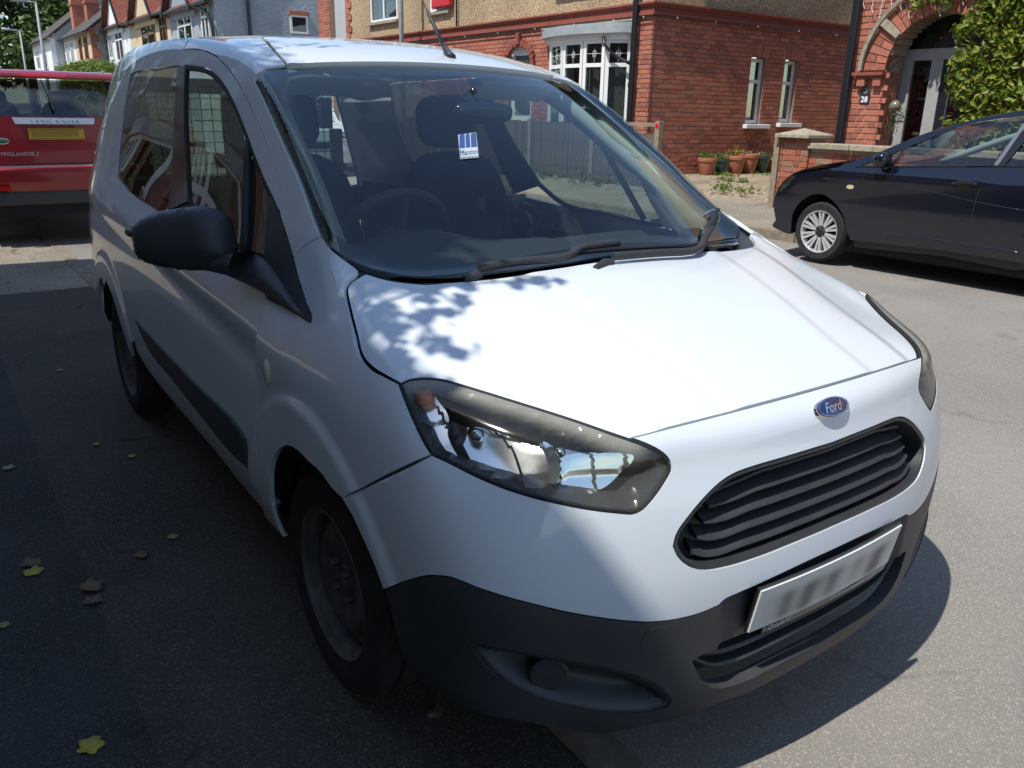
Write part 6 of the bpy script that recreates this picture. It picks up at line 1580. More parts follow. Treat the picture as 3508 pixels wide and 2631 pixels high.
# ---- dark hatchback on the far side
M['navy'] = paint_mat('navy_paint', (.004, .005, .011), .12, (.03, .028, .025), .08)
M['carglass'] = glass_mat('car_glass', (.50, .57, .56), 1.5, extra=.02)
M['alloy'] = plain('machined_alloy', (.66, .66, .67), .35, metal=.55, rvar=.06, vscale=40); M['alloy_dark'] = plain('alloy_dark', (.035, .035, .038), .4, metal=.5)
KX = 5.95
hat = empty('dark_hatchback', (KX+.85, 2.0, 0), 'dark navy hatchback with silver alloy wheel parked at the far kerb', 'car')
ZS3 = Zm(2600, 350, .4105)
def kx(P, X=KX): return [on(*p, 0, X) for p in P]
def inset_x(z):
    """tumblehome and sill tuck of the body side"""
    return .02*max(0, .45-z)/.2+(.0 if z < .95 else .60*(z-.95)**1.15)
def side_panel(name, P, mat, parent, step=.035, off=0.0, thick=.0, fn=inset_x, X=KX, wid=1.68, both=False, th=0):
    L = [Vector((p.y, p.z)) for p in kx(P, X)]; L = resample(L+[L[0]], step)[:-1]
    if area2(L) < 0: L.reverse()
    v2, f2 = fill2(L, [], step); vs = [Vector((X+fn(q.y)-off, q.x, q.y)) for q in v2]; fs = []
    for f in f2:
        a, b, c = [vs[i] for i in f]; fs.append(f if (b-a).cross(c-a).x < 0 else f[::-1])
    m = MB(); m.add(vs, fs)
    if th:
        ec = {}; 
        for f in fs:
            for i in range(3): ec[(f[i], f[(i+1) % 3])] = 1
        for (a, b) in list(ec):
            if (b, a) not in ec: n = len(m.v); m.v += [vs[a]+Vector((th, 0, 0)), vs[b]+Vector((th, 0, 0))]; m.f.append((b, a, n, n+1))
    o = m.build(name, mat, parent, smooth=True, auto=40)
    return o
def y_out(P): return crom([Vector(p) for p in P], 5)
# outline above the sill line, traced
arc = [(490+278*math.cos(a), 1085-312*math.sin(a)) for a in [R(t) for t in range(-8, 189, 11)]]
bonn = [(130,815),(150,745),(205,660),(255,615),(330,575),(460,535),(640,505),(800,478)]
roofl = [(800,478),(920,435),(1100,345),(1300,255),(1500,185),(1700,130),(1900,88),(2212,38)]
# lower body side: front -> behind frame
ext = lambda p: [(x, y) for x, y in p]
bodyP = ZS3([(130,815),(150,745),(205,660),(255,615),(300,600),(640,545),(800,537),(1500,533),(2212,533),(2600,533),(2600,1440),(2212,1345),(1500,1235),(752,1150),(748,1120)]+[(730,1085),(722,1010),(700,940),(660,870),(610,815),(550,775),(490,762),(430,775),(365,815),(315,870),(275,945),(262,1060),(255,1105)]+[(190,1085),(115,1045),(108,1022),(140,985),(125,900)])
side_panel('body_side', bodyP, M['navy'], hat, th=.05)
# lower sill dark
side_panel('sill', ZS3([(752,1150),(1500,1235),(2212,1345),(2600,1440),(2600,1500),(2212,1400),(2100,1412),(1500,1290),(760,1215)]), M['plastic'], hat, off=-.05)
# roof arch / pillars: thin frame pieces
frameP = ZS3([(640,545),(800,478),(920,435),(1100,345),(1300,255),(1500,185),(1700,130),(1900,88),(2212,38),(2600,20),(2600,75),(2212,95),(2130,108),(1900,130),(1700,165),(1500,225),(1330,300),(1160,385),(1000,455),(830,533),(800,537)])
side_panel('roof_rail', frameP, M['navy'], hat, th=.04)
side_panel('centre_pillar', ZS3([(2130,108),(2212,95),(2260,95),(2100,380),(2010,533),(1910,533),(1960,420)]), M['gloss_black'], hat, off=.004, th=.03)
side_panel('window_trim', ZS3([(2110,112),(2165,105),(2080,260),(1965,533),(1925,533)]), plain('alloy_trim', (.20, .20, .21), .3, metal=.8), hat, off=.010)
side_panel('front_window', ZS3([(1105,533),(1130,450),(1180,375),(1330,303),(1500,230),(1700,170),(1900,135),(2110,112),(1960,420),(1905,533)]), M['carglass'], hat, off=-.015)
side_panel('quarter_window', ZS3([(840,530),(1000,455),(1100,410),(1140,378),(1080,533)]), M['carglass'], hat, off=-.015)
side_panel('window_post', ZS3([(1080,533),(1150,372),(1180,360),(1110,533)]), M['gloss_black'], hat, off=.002)
side_panel('rear_window', ZS3([(2030,533),(2260,100),(2600,80),(2600,533)]), M['carglass'], hat, off=-.015)
sealp = MB(); sealp.tube([p+Vector((inset_x(p.z)-.006, 0, 0)) for p in kx(ZS3([(800,537),(1500,534),(2212,534),(2600,534)]))], .007, 6); sealp.build('belt_trim', M['gloss_black'], hat)
# shut lines as shallow grooves
for P in ([(965,537),(900,590),(860,640),(830,760),(815,900),(803,1145)], [(1965,537),(1880,660),(1820,780),(1770,980),(1728,1270)]):
    gv = MB(); gv.tube(crom([p+Vector((inset_x(p.z)+.002, 0, 0)) for p in kx(ZS3(P))], 5), .0045, 5); gv.build('shut_line', M['dark'], hat)
hn = MB(); hn.tube(crom([p+Vector((inset_x(p.z)-.030, 0, 0)) for p in kx(ZS3([(1625,678),(1700,668),(1780,672),(1835,685)]))], 4), [.010, .012, .014, .015, .016, .016, .016, .016, .015, .014, .013, .012, .010], 8); hn.build('door_handle', M['navy'], hat, smooth=True)
hp = side_panel('handle_pocket', ZS3([(1655,660),(1690,640),(1765,635),(1775,690),(1755,715),(1700,725),(1650,710)]), M['gloss_black'], hat, off=.003, step=.012)
cre = MB(); cre.tube(crom([p+Vector((inset_x(p.z)-.0, 0, 0)) for p in kx(ZS3([(540,635),(840,668),(1400,740),(1800,830),(2212,905)]))], 5), .006, 6); cre.build('crease', M['navy'], hat, smooth=True)
lc = MB(); lc.tube(crom([p+Vector((inset_x(p.z)+.004, 0, 0)) for p in kx(ZS3([(1030,1100),(1300,1130),(1725,1190),(2212,1265)]))], 5), [.004]+[.016]*13+[.012]*2, 8); lc.build('lower_crease', M['navy'], hat, smooth=True)
# bonnet, screen and roof across the car
def across(P, name, mat, x1=KX+1.60, drop=.03, auto=40):
    rows = []
    Q = y_out(kx(ZS3(P)))
    for p in Q:
        x0 = p.x+inset_x(p.z); r = []
        for k in range(9):
            t = k/8; x = x0+(x1-inset_x(p.z)-x0)*t; r.append(Vector((x, p.y, p.z+drop*math.sin(math.pi*t)**.6)))
        rows.append(r)
    return loft(rows, mat, name, hat, auto)
across([(255,615),(330,575),(460,535),(640,505),(800,478)], 'bonnet', M['navy'])
across([(800,478),(920,435),(1100,345),(1300,255),(1500,185),(1620,152)], 'windscreen', M['carglass'])
across([(1620,152),(1700,130),(1900,88),(2212,38),(2600,20)], 'roof', M['navy'])
# nose
nose = []
for p in y_out(kx(ZS3([(255,615),(205,660),(150,745),(130,815),(125,900),(140,985),(108,1022),(115,1045)]))):
    r = []
    for k in range(11):
        t = k/10; a = math.pi*t; r.append(Vector((KX+inset_x(p.z)+1.60*t, p.y+.16*math.sin(a)**.7, p.z)))
    nose.append(r)
loft(nose, M['navy'], 'front_bumper', hat, 40)
side_panel('headlamp', ZS3([(165,745),(215,660),(262,618),(310,612),(290,640),(230,705),(178,750)]), M['lens'], hat, off=.006, step=.015)
side_panel('headlamp_reflector', ZS3([(165,745),(215,660),(262,618),(310,612),(290,640),(230,705),(178,750)]), M['chrome'], hat, off=.002, step=.015)
side_panel('side_repeater', ZS3([(735,700),(750,690),(785,690),(798,706),(785,724),(750,724),(733,712)]), plain('amber_clear', (.55, .42, .28), .2, coat=.6), hat, off=.008, step=.012)
# wheel with ten twin spokes
def alloy(parent, c, sg=-1, R0=.300):
    t = MB().lathe([(R0*.69, .07*1), (R0*.72, .085), (R0*.80, .092), (R0*.92, .088), (R0*.985, .06), (R0, .03), (R0, -.03), (R0*.985, -.06), (R0*.92, -.088), (R0*.72, -.085)], 64, c, 'X'); t.v = [Vector((2*c.x-v.x if sg > 0 else v.x, v.y, v.z)) for v in t.v]
    ty = t.build('tyre', M['rubber'], parent, smooth=True, auto=40); bm_ = bmesh.new(); bm_.from_mesh(ty.data); bmesh.ops.recalc_face_normals(bm_, faces=bm_.faces); bm_.to_mesh(ty.data); bm_.free()
    rim = MB(); ri = R0*.70
    ring = [(ri*1.0, -.082), (ri*1.02, -.088), (ri*.965, -.084), (ri*.95, -.06), (ri*.94, .05)]
    rim.lathe([(a, b) for a, b in ring], 56, c, 'X'); ro = rim.build('rim', M['alloy'], ty, auto=40)
    bk = MB().lathe([(.001, .0), (ri*.95, .0)], 40, (c.x-.01, c.y, c.z), 'X'); bk.build('brake_shadow', M['dark'], ty)
    for k in range(10):
        for s in (-1, 1):
            a = 2*math.pi*k/10+.31+s*.115; a2 = 2*math.pi*k/10+.31+s*.10; d = Vector((0, math.cos(a), math.sin(a))); d0 = Vector((0, math.cos(a2), math.sin(a2))); w_ = Vector((0, -math.sin(a), math.cos(a)))
            p0, p1 = c+d0*R0*.20+Vector((-.060, 0, 0)), c+d*ri*.965+Vector((-.078, 0, 0)); sp = MB(); hw = .0105
            sp.add([p0-w_*hw*.8, p0+w_*hw*.8, p1+w_*hw*1.25, p1-w_*hw*1.25, p0-w_*hw*.8+Vector((.035, 0, 0)), p0+w_*hw*.8+Vector((.035, 0, 0)), p1+w_*hw*1.25+Vector((.035, 0, 0)), p1-w_*hw*1.25+Vector((.035, 0, 0))], [(0, 1, 2, 3), (4, 7, 6, 5), (0, 4, 5, 1), (1, 5, 6, 2), (2, 6, 7, 3), (3, 7, 4, 0)])
            sp.build('spoke', M['alloy'], ro)
    hb_ = MB().lathe([(.001, -.078), (.030, -.076), (.034, -.068), (R0*.2, -.060), (R0*.215, -.05), (R0*.2, -.02)], 32, c, 'X'); hb_.build('hub', M['alloy_dark'], ro, auto=40)
    for k in range(5): a = 2*math.pi*k/5+.2; nn = MB().lathe([(.001, -.068), (.008, -.066), (.009, -.05)], 8, (c.x, c.y+.048*math.cos(a), c.z+.048*math.sin(a)), 'X'); nn.build('wheel_nut', M['chrome'], ro)
    return ty
wc = on(*ZS3([(490, 1085)])[0], 0, KX); wc = Vector((KX+.10, wc.y, .055+.300)); alloy(hat, wc)
alloy(hat, Vector((KX+.10, wc.y-2.47, .355))); 
for dy in (0, -2.47): fw2 = MB().lathe([(.001, .1), (.2, .09), (.28, .09), (.3, .06), (.3, -.06), (.28, -.09), (.001, -.09)], 32, (KX+1.58, wc.y+dy, .47), 'X'); fw2.build('tyre', M['rubber'], hat, smooth=True)
ub = MB(); ub.bb((KX+.10, wc.y-3.2, .20), (KX+1.58, wc.y-.36, .38)); ub.bb((KX+.45, wc.y-.4, .22), (KX+1.25, wc.y+.42, .75)); ub.build('underbody', M['dark'], hat)
arch_l = MB(); 
for i in range(25):
    a = R(-10+200*i/24)
    for x in (KX+.03, KX+.42): arch_l.v.append(Vector((x, wc.y+.375*math.cos(a), wc.z+.375*math.sin(a))))
for i in range(24): arch_l.f.append((2*i, 2*i+1, 2*i+3, 2*i+2))
arch_l.f.append(tuple(2*i+1 for i in range(25))); arch_l.build('wheel_housing', M['dark'], hat)
# door mirror, interior
mm = MB(); pad(mm, on(*ZS3([(1035, 480)])[0], 0, KX-.02)+Vector((.0, 0, 0)), (.10, .075, .075), 0, 10, 2.8); mm.tube([on(*ZS3([(1060, 535)])[0], 0, KX+.02), on(*ZS3([(1090, 535)])[0], 0, KX+.10)], .03, 8); mm.build('door_mirror', M['navy'], hat, smooth=True)
it = MB(); it.bb((KX+.14, 1.9, .40), (KX+1.50, 2.75, .98)); it.bb((KX+.12, -.8, .40), (KX+.16, 2.8, .98)); it.build('dashboard', M['dash'], hat, bevel=.06)
for x in (KX+.45, KX+1.15):
    b = MB(); pad(b, (x, .95, .92), (.24, .08, .32), R(14)); sbk = b.build('seat_back', M['seat'], hat, smooth=True); b = MB(); pad(b, (x, .86, 1.28), (.13, .05, .09)); b.build('headrest', M['seat'], sbk, smooth=True)
swh = MB(); c0 = Vector((KX+.45, 1.72, .98)); Mx = Matrix.Rotation(R(66), 3, 'X'); swh.tube([c0+Mx @ Vector((.18*math.cos(a), .18*math.sin(a), 0)) for a in [2*math.pi*k/30 for k in range(30)]], .016, 8, closed=True); swh.build('steering_wheel', M['dash'], hat, smooth=True)
pt = MB(); pt.tube(crom([Vector((KX+1.36, 2.9, 1.05)), Vector((KX+1.22, 2.0, 1.38)), Vector((KX+1.16, 1.5, 1.48))], 4), .035, 8); pt.build('pillar_trim', M['trim'], hat, smooth=True)
farside = MB(); farside.bb((KX+1.57, -.9, .38), (KX+1.62, 3.3, .96)); farside.build('far_body_side', M['navy'], hat)
# ================================================================== red off-roader ahead
M['redpaint'] = paint_mat('red_paint', (.26, .010, .018), .3, (.10, .05, .04), .25)
FY, FXc = 8.35, -.235
off = empty('red_off_roader', (FXc, FY+2.2, 0), 'dark red off-road car seen from behind at the left edge', 'car')
ZR = Zm(0, 200, .1808); ZQ = Zm(0, 0, .4069)
def fy(P, Y=FY): return [on(*p, 1, Y) for p in P]
def sec(half, z, y, n=15, pw=4.0, bow=.10):
    """half profile across the tail at one height: flat with rounded corners"""
    out = []
    for k in range(n):
        t = -1+2*k/(n-1); x = half*math.sin(t*math.pi/2); out.append(Vector((FXc+x, y+bow*abs(math.sin(t*math.pi/2))**pw*1.0, z)))
    return out
rows = [sec(.84, .52, FY+.10), sec(.90, .62, FY-.02), sec(.93, .70, FY-.05), sec(.935, .80, FY-.05), sec(.925, .835, FY-.02)]
loft(rows, M['redpaint'], 'bumper', off)
loft([sec(.92, .845, FY+.03), sec(.93, .95, FY+.02), sec(.93, 1.10, FY+.01), sec(.915, 1.22, FY+.005), sec(.90, 1.335, FY)], M['redpaint'], 'tailgate', off)
loft([sec(.89, 1.33, FY+.012, bow=.12), sec(.84, 1.45, FY+.06, bow=.12), sec(.78, 1.58, FY+.12, bow=.12), sec(.72, 1.70, FY+.18, bow=.12)], M['privacy'], 'rear_window', off)
for sg in (-1, 1):
    pil = []
    for z, h, y in ((1.33, .90, FY+.02), (1.45, .85, FY+.07), (1.58, .79, FY+.13), (1.72, .725, FY+.19)):
        pil.append([Vector((FXc+sg*(h-.035), y+.10, z)), Vector((FXc+sg*h, y+.12, z)), Vector((FXc+sg*(h+.02), y+.22, z)), Vector((FXc+sg*(h+.025), y+1.2, z))])
    loft(pil, M['redpaint'], 'rear_pillar', off)
    tl = MB(); tl.box((FXc+sg*.86, FY+.07, 1.10), (.14, .10, .40)); tl.build('tail_lamp', bpy.data.materials['tail_lamp_red'], off, bevel=.02)
    rf2 = MB(); rf2.bb((FXc+sg*.62-.12, FY-.075, .605), (FXc+sg*.62+.12, FY-.03, .645)); rf2.build('reflector', bpy.data.materials['tail_lamp_red'], off)
    sd_ = MB(); sd_.bb((FXc+sg*.93, FY+.15, .45), (FXc+sg*.90, FY+4.1, 1.30)); sd_.build('body_side', M['redpaint'], off)
    for wy in (.75, 3.4): tw = MB().lathe([(.001, .10), (.24, .10), (.33, .10), (.355, .07), (.355, -.07), (.33, -.10), (.001, -.10)], 40, (FXc+sg*.80, FY+wy, .356), 'X'); tw.build('tyre', M['rubber'], off, smooth=True, auto=40)
rfm = MB()
roofrows = [sec(.70, 1.725, FY+.10, bow=.14), sec(.69, 1.775, FY+.16, bow=.14), sec(.68, 1.80, FY+.40, bow=.05), sec(.68, 1.815, FY+1.5, bow=0), sec(.64, 1.78, FY+2.6, bow=0)]
loft(roofrows, M['redpaint'], 'roof', off)
spn = MB(); spn.box((FXc, FY+.13, 1.735), (1.36, .14, .05)); spn.build('spoiler', M['redpaint'], off, bevel=.02)
hb2 = MB(); hb2.box((FXc-.02, FY+.055, 1.735), (.42, .02, .030)); hb2.build('brake_lamp', plain('brake_lamp_red', (.55, .005, .01), .2, coat=.5), off, bevel=.012)
gh = MB(); gh.add([Vector((FXc-.385, FY-.02, 1.325)), Vector((FXc+.385, FY-.02, 1.325)), Vector((FXc+.365, FY-.05, 1.262)), Vector((FXc-.365, FY-.05, 1.262)), Vector((FXc-.385, FY+.03, 1.325)), Vector((FXc+.385, FY+.03, 1.325)), Vector((FXc+.365, FY+.03, 1.262)), Vector((FXc-.365, FY+.03, 1.262))], [(0, 3, 2, 1), (4, 5, 6, 7), (0, 1, 5, 4), (1, 2, 6, 5), (2, 3, 7, 6), (3, 0, 4, 7)])
gho = gh.build('tailgate_handle', plain('satin_silver', (.36, .38, .41), .35, metal=.7), off, bevel=.004)
text_at('lettering', 'L A N D   R O V E R', (FXc, FY-.040, 1.288), (1, 0, 0), (0, -.43, 1), .052, plain('engraved_grey', (.20, .21, .22), .5), gho, extrude=.002)['kind'] = 'stuff'
M['yplate'] = plain('yellow_plate', (.60, .38, .02), .4); yp = MB(); ypc = Vector((FXc, FY-.012, 1.165)); yp.box(ypc, (.52, .008, .112)); ypo = yp.build('number_plate', M['yplate'], off, bevel=.002)
yb = MB(); yb.box(ypc+Vector((-.01, -.006, .008)), (.44, .003, .075)); yb.build('plate_smear', plain('smeared_plate', (.36, .22, .025), .6, var=.15, vscale=6), ypo)
pr_ = MB(); pr_.tube([ypc+Vector((x, -.006, z)) for x, z in ((-.24, -.045), (.24, -.045), (.24, .047), (-.24, .047))], .0016, 4, closed=True); pr_.build('plate_border', M['gloss_black'], ypo)
ch = MB(); ch.box((FXc, FY-.045, .845), (1.70, .02, .014)); ch.build('chrome_strip', M['chrome'], off)
ov = MB(); bo = fy([(8.5, 483)])[0]; ov.lathe([(.0005, -.010), (.04, -.009), (.052, -.004), (.055, 0)], 32, (bo.x, FY-.0, 1.095), 'Y'); ov.v = [Vector((v.x, v.y, 1.095+(v.z-1.095)*.5)) for v in ov.v]; ovo = ov.build('badge', plain('badge_green', (.015, .10, .04), .3, coat=.5), off, smooth=True)
rgm = MB(); rgm.tube([Vector((bo.x+.056*math.cos(a), FY-.004, 1.095+.028*math.sin(a))) for a in [2*math.pi*k/30 for k in range(30)]], .003, 6, closed=True); rgm.build('badge_rim', M['chrome'], ovo)
for s_, x, al_ in (('FREELANDER 2', fy([(3, 534)])[0].x, 'LEFT'), ('HSE', fy([(322, 528)])[0].x, 'LEFT')): text_at('model_lettering', s_, (x, FY-.012, .965), (1, 0, 0), (0, 0, 1), .052, M['chrome'], off, extrude=.004, align=al_)['kind'] = 'stuff'
ws_ = MB(); ws_.tube([fy([(186, 378)])[0]+Vector((0, -.02, 0)), fy([(172, 345)])[0]+Vector((0, .04, 0)), fy([(143, 272)])[0]+Vector((0, .10, 0))], [.012, .008, .006], 8); ws_.build('rear_wiper', M['gloss_black'], off)
fint = MB(); fint.bb((FXc-.80, FY+.3, .5), (FXc+.80, FY+3.0, 1.18)); fint.build('cabin', M['cabin'], off)
for x in (FXc-.42, FXc+.28):
    b = MB(); pad(b, (x, FY+1.3, 1.20), (.25, .09, .30)); sq = b.build('seat_back', M['seat'], off, smooth=True); b = MB(); pad(b, (x, FY+1.35, 1.50), (.14, .06, .11)); b.build('headrest', M['seat'], sq, smooth=True)
fsc = MB(); fsc.add([(FXc-.75, FY+3.1, 1.15), (FXc+.75, FY+3.1, 1.15), (FXc+.66, FY+2.4, 1.72), (FXc-.66, FY+2.4, 1.72)], [(0, 1, 2, 3)]); fsc.build('windscreen', M['carglass'], off)
un = MB(); un.bb((FXc-.78, FY+.05, .34), (FXc+.78, FY+4.0, .56)); un.build('underbody', M['dark'], off)
low = MB(); low.bb((FXc-.83, FY+.02, .44), (FXc+.83, FY+.12, .60)); low.build('lower_bumper', M['bumper'], off, bevel=.03)
# ================================================================== white van further up the street (seen through the cab)
def simple_van(name, x, y, label, mat, wscale=1.0):
    t = empty(name, (x, y+2, 0), label, 'van'); W2 = .95
    def row(half, z, yy): return [Vector((x+half*math.sin(s*math.pi/2), yy+.18*abs(math.sin(s*math.pi/2))**4, z)) for s in [-1+2*k/10 for k in range(11)]]
    loft([row(.90, .32, y), row(.95, .45, y-.06), row(.95, .60, y-.05), row(.94, .80, y), row(.92, .98, y+.05), row(.88, 1.08, y+.22), row(.86, 1.18, y+.85)], mat, 'front', t)
    loft([row(.84, 1.19, y+.85), row(.80, 1.45, y+1.15), row(.76, 1.78, y+1.5)], M['gloss_black'], 'windscreen', t)
    loft([row(.78, 1.78, y+1.5), row(.78, 1.90, y+1.75), row(.78, 1.93, y+3), row(.78, 1.93, y+5)], mat, 'roof', t)
    for sg in (-1, 1):
        s_ = MB(); s_.prism([(y+.15, .35), (y+5, .35), (y+5, 1.92), (y+1.7, 1.90), (y+.95, 1.2), (y+.3, 1.05), (y+.15, .9)], (x+sg*.93, 0, 0), (0, 1, 0), (0, 0, 1), (-sg*.06, 0, 0)); s_.build('body_side', mat, t)
        h_ = MB(); pad(h_, (x+sg*.68, y+.06, .88), (.19, .06, .10), R(-15)); h_.build('headlamp', M['chrome'], t, smooth=True)
        for wy in (.9, 4.1): tw = MB().lathe([(.001, .1), (.3, .1), (.33, .06), (.33, -.06), (.3, -.1), (.001, -.1)], 28, (x+sg*.82, y+wy, .33), 'X'); tw.build('tyre', M['rubber'], t, smooth=True)
    g_ = MB(); g_.box((x, y-.06, .70), (.75, .03, .13)); g_.build('grille', M['gloss_black'], t, bevel=.01); n_p = MB(); n_p.box((x, y-.085, .5), (.52, .01, .11)); n_p.build('number_plate', M['upvc'], t)
q = on(1030, 470, 1, 15.5); simple_van('parked_van', q.x+.35, 15.5, 'white van with headlamps seen through the guarded rear window', M['white'])
# ================================================================== houses up the street
ZZ1 = Zm(0, 0, .4069); ZF = Zm(0, 0, .226)
def onX(P, X): return [on(*p, 0, X) for p in P]
def gable_house(name, label, X, y0, y1, zb, ze, mat, gable, roofmat, wins, frame, depth=7, side_mat=None, setgroup='houses up the street'):
    """street-facing wall at X between y0 and y1; eave ze; optional gable (yc, halfwidth, apex z)"""
    t = empty(name, (X+3, (y0+y1)/2, 0), label, 'house', setgroup)
    w_ = MB(); w_.bb((X, y0, 0), (X+.3, y1, ze)); w_.bb((X+.3, y1-.25, 0), (X+depth, y1, ze)); w_.build('wall', mat, t)
    s_ = MB(); s_.bb((X+.3, y0, 0), (X+depth, y0+.25, ze)); s_.prism([(X+.0, ze), (X+depth, ze), (X+depth/2, ze+depth*.42)], (0, y0+.001, 0), (1, 0, 0), (0, 0, 1), (0, .24, 0)); s_.build('side_wall', side_mat or mat, t)
    zr = ze+depth*.42
    roof_slab('roof', [(X-.3, y0-.15, ze-.12), (X-.3, y1+.1, ze-.12), (X+depth/2, y1+.1, zr), (X+depth/2, y0-.15, zr)], .07, roofmat, t)
    roof_slab('roof', [(X+depth+.3, y1+.1, ze-.12), (X+depth+.3, y0-.15, ze-.12), (X+depth/2, y0-.15, zr), (X+depth/2, y1+.1, zr)], .07, roofmat, t)
    gt_ = MB(); gt_.tube([(X-.33, y0-.1, ze-.10), (X-.33, y1+.05, ze-.10)], .07, 8); gt_.build('gutter', M['blackpipe'], t)
    if gable:
        yc, hw, za = gable; g_ = MB(); g_.prism([(yc-hw, ze-.4), (yc+hw, ze-.4), (yc+hw, ze), (yc, za), (yc-hw, ze)], (X-.12, 0, 0), (0, 1, 0), (0, 0, 1), (.4, 0, 0)); g_.build('gable', mat, t)
        for sg in (-1, 1):
            roof_slab('gable_roof', [(X-.4, yc+sg*(hw+.25), ze-.25), (X+2.5, yc+sg*(hw+.25), ze-.25), (X+2.5, yc, za+.1), (X-.4, yc, za+.1)], .06, roofmat, t)
            b_ = MB(); b_.prism([(yc+sg*(hw+.28), ze-.34), (yc, za+.05), (yc, za+.25), (yc+sg*(hw+.28), ze-.10)], (X-.42, 0, 0), (0, 1, 0), (0, 0, 1), (.05, 0, 0)); b_.build('barge_board', M['upvc'] if 'white' in name else M['blackpipe'], t)
    for (a, b, z0, z1, head) in wins:
        f = window(t, (X, 0, 0), (0, 1, 0), (-1, 0, 0), a, b, z0, z1, cols=[(a+b)/2], transom=z0+(z1-z0)*.68, frame=frame, sill=mat, fw=.09, depth=-.055, room=True)
        if head: h_ = MB(); h_.bb((X-.08, a-.12, z1), (X-.001, b+.12, z1+.26)); h_.build('window_head', M['brick'], f, bevel=.02)
    return t
blue = gable_house('gabled_house', 'blue grey rendered house with white windows beyond the pebbledash house', 9.0, 33.1, 39.7, 0, 5.35, M['blue_render'], (37.4, 2.0, 7.4), M['tile_red'], [(36.2, 38.4, 3.75, 5.1, True), (33.8, 34.8, 3.9, 5.2, False)], M['upvc'], 8)
dpb = MB(); dpb.tube(crom([(8.62, 36.4, 5.25), (8.75, 34.6, 5.15), (8.85, 33.2, 4.6), (8.88, 33.0, 3.0)], 4), .07, 8); dpb.build('downpipe', M['blackpipe'], blue); 
db2 = MB(); xx = on(850, 40, 1, 33.05).x; db2.tube([(xx, 32.98, 1), (xx, 32.98, 7.5)], .075, 8); db2.build('downpipe', M['blackpipe'], blue)
window(blue, (0, 33.1, 0), (1, 0, 0), (0, -1, 0), 12.0, 12.75, 4.3, 5.0, frame=M['upvc'], fw=.08, depth=-.055)
hd_ = MB(); hd_.bb((11.95, 33.0, 5.0), (12.8, 33.099, 5.15)); hd_.build('window_head', M['brick'], blue)
gable_house('gabled_house', 'cream rendered house with brown wooden windows and red tiled gable', 9.0, 39.72, 48.0, 0, 5.45, M['cream'], (44.0, 2.2, 7.6), M['tile_red'], [(42.6, 45.2, 3.7, 5.15, True), (40.4, 41.6, 3.9, 5.3, False)], M['brownframe'], 8)
gable_house('gabled_house', 'white rendered gabled house left of the cream house', 9.0, 48.02, 54.0, 0, 5.5, M['whitewall'], (51.0, 2.0, 7.6), M['tile_red'], [(49.8, 51.6, 3.7, 5.3, True), (52.6, 53.6, 3.9, 5.3, False)], M['upvc'], 8)
cott = gable_house('terraced_house', 'peach rendered house with brown windows and red brick quoins', 8.2, 54.3, 59.8, 0, 5.45, M['peach'], None, M['tile_grey'], [(55.6, 56.6, 3.9, 5.2, False), (57.6, 58.4, 3.9, 5.2, False)], M['brownframe'], 7, M['stone_grey'])
for k in range(14): q_ = MB(); q_.bb((8.18, 54.27, .3+.38*k), (8.18+(.30 if k % 2 else .46), 54.45, .3+.38*k+.36)); q_.build('quoin', M['brick'], cott)
gable_house('terraced_house', 'narrow white rendered house left of the peach house', 8.2, 59.82, 64.2, 0, 5.45, M['whitewall'], None, M['tile_grey'], [(60.6, 61.6, 3.9, 5.2, False), (62.4, 63.4, 3.9, 5.2, False)], M['upvc'], 7)
gr = gable_house('terraced_house', 'pale grey rendered house with tiled hipped roof at the end of the row', 7.4, 64.3, 73.5, 0, 5.5, M['whitewall'], None, M['tile_grey'], [(66.6, 68.0, 3.7, 5.0, False), (70.2, 71.8, 3.7, 5.0, False)], M['upvc'], 8, M['greywall'])
chs = ZF([(1080, 0), (1130, 260), (1280, 0), (1330, 320), (1480, 10)])
for i, (x0, x1, zb_, lb) in enumerate(((8.36, 9.05, 6.0, 'brick chimney stack on the left above the grey roofs'), (9.15, 9.9, 6.0, 'brick chimney stack on the right above the grey roofs'))):
    Yc_ = 60 if i else 62; t = empty('chimney', (x0+.35, Yc_, 6), lb, 'chimney', 'chimneys'); m_c = MB(); m_c.bb((x0*Yc_/60, Yc_, zb_), (x1*Yc_/60, Yc_+.9, 7.75)); m_c.build('stack', M['brick'], t); m_d = MB(); m_d.bb((x0*Yc_/60-.06, Yc_-.06, 7.42), (x1*Yc_/60+.06, Yc_+.96, 7.56)); m_d.build('corbel', M['brick'], t)
    for q_ in (.2, .5): p_ = MB(); p_.lathe([(.13, 0), (.12, .45), (.14, .5)], 14, (x0*Yc_/60+q_, Yc_+.45, 7.75)); p_.build('chimney_pot', M['pot_terra'], t, smooth=True)
# alley wall pieces between the pebbledash and blue houses
aw = empty('brick_pier', (9.2, 22.6, .3), 'tall narrow brick pier beside the pebbledash house', 'wall'); pa = on(1090, 60, 0, 9.2); pb2 = on(1130, 60, 0, 9.2)
a_ = MB(); a_.bb((9.2, pb2.y, .2), (9.5, pa.y, 7.0)); a_.build('core', M['mortar'], aw); B = Bricks(aw, M['brick'], 60); B.lay((9.2, pb2.y, 0), (0, 1, 0), (-1, 0, 0), 0, pa.y-pb2.y, 3.4, 5.2, proud=.008, seed=61); B.finish()
gs_ = empty('grey_panel_wall', (9.25, 22, .3), 'plain grey strip of wall between brick pier and pebbledash house', 'wall'); g2_ = MB(); g2_.bb((9.35, 21.25, .2), (9.6, pb2.y-.02, 7.0)); g2_.build('panel', M['greywall'], gs_)
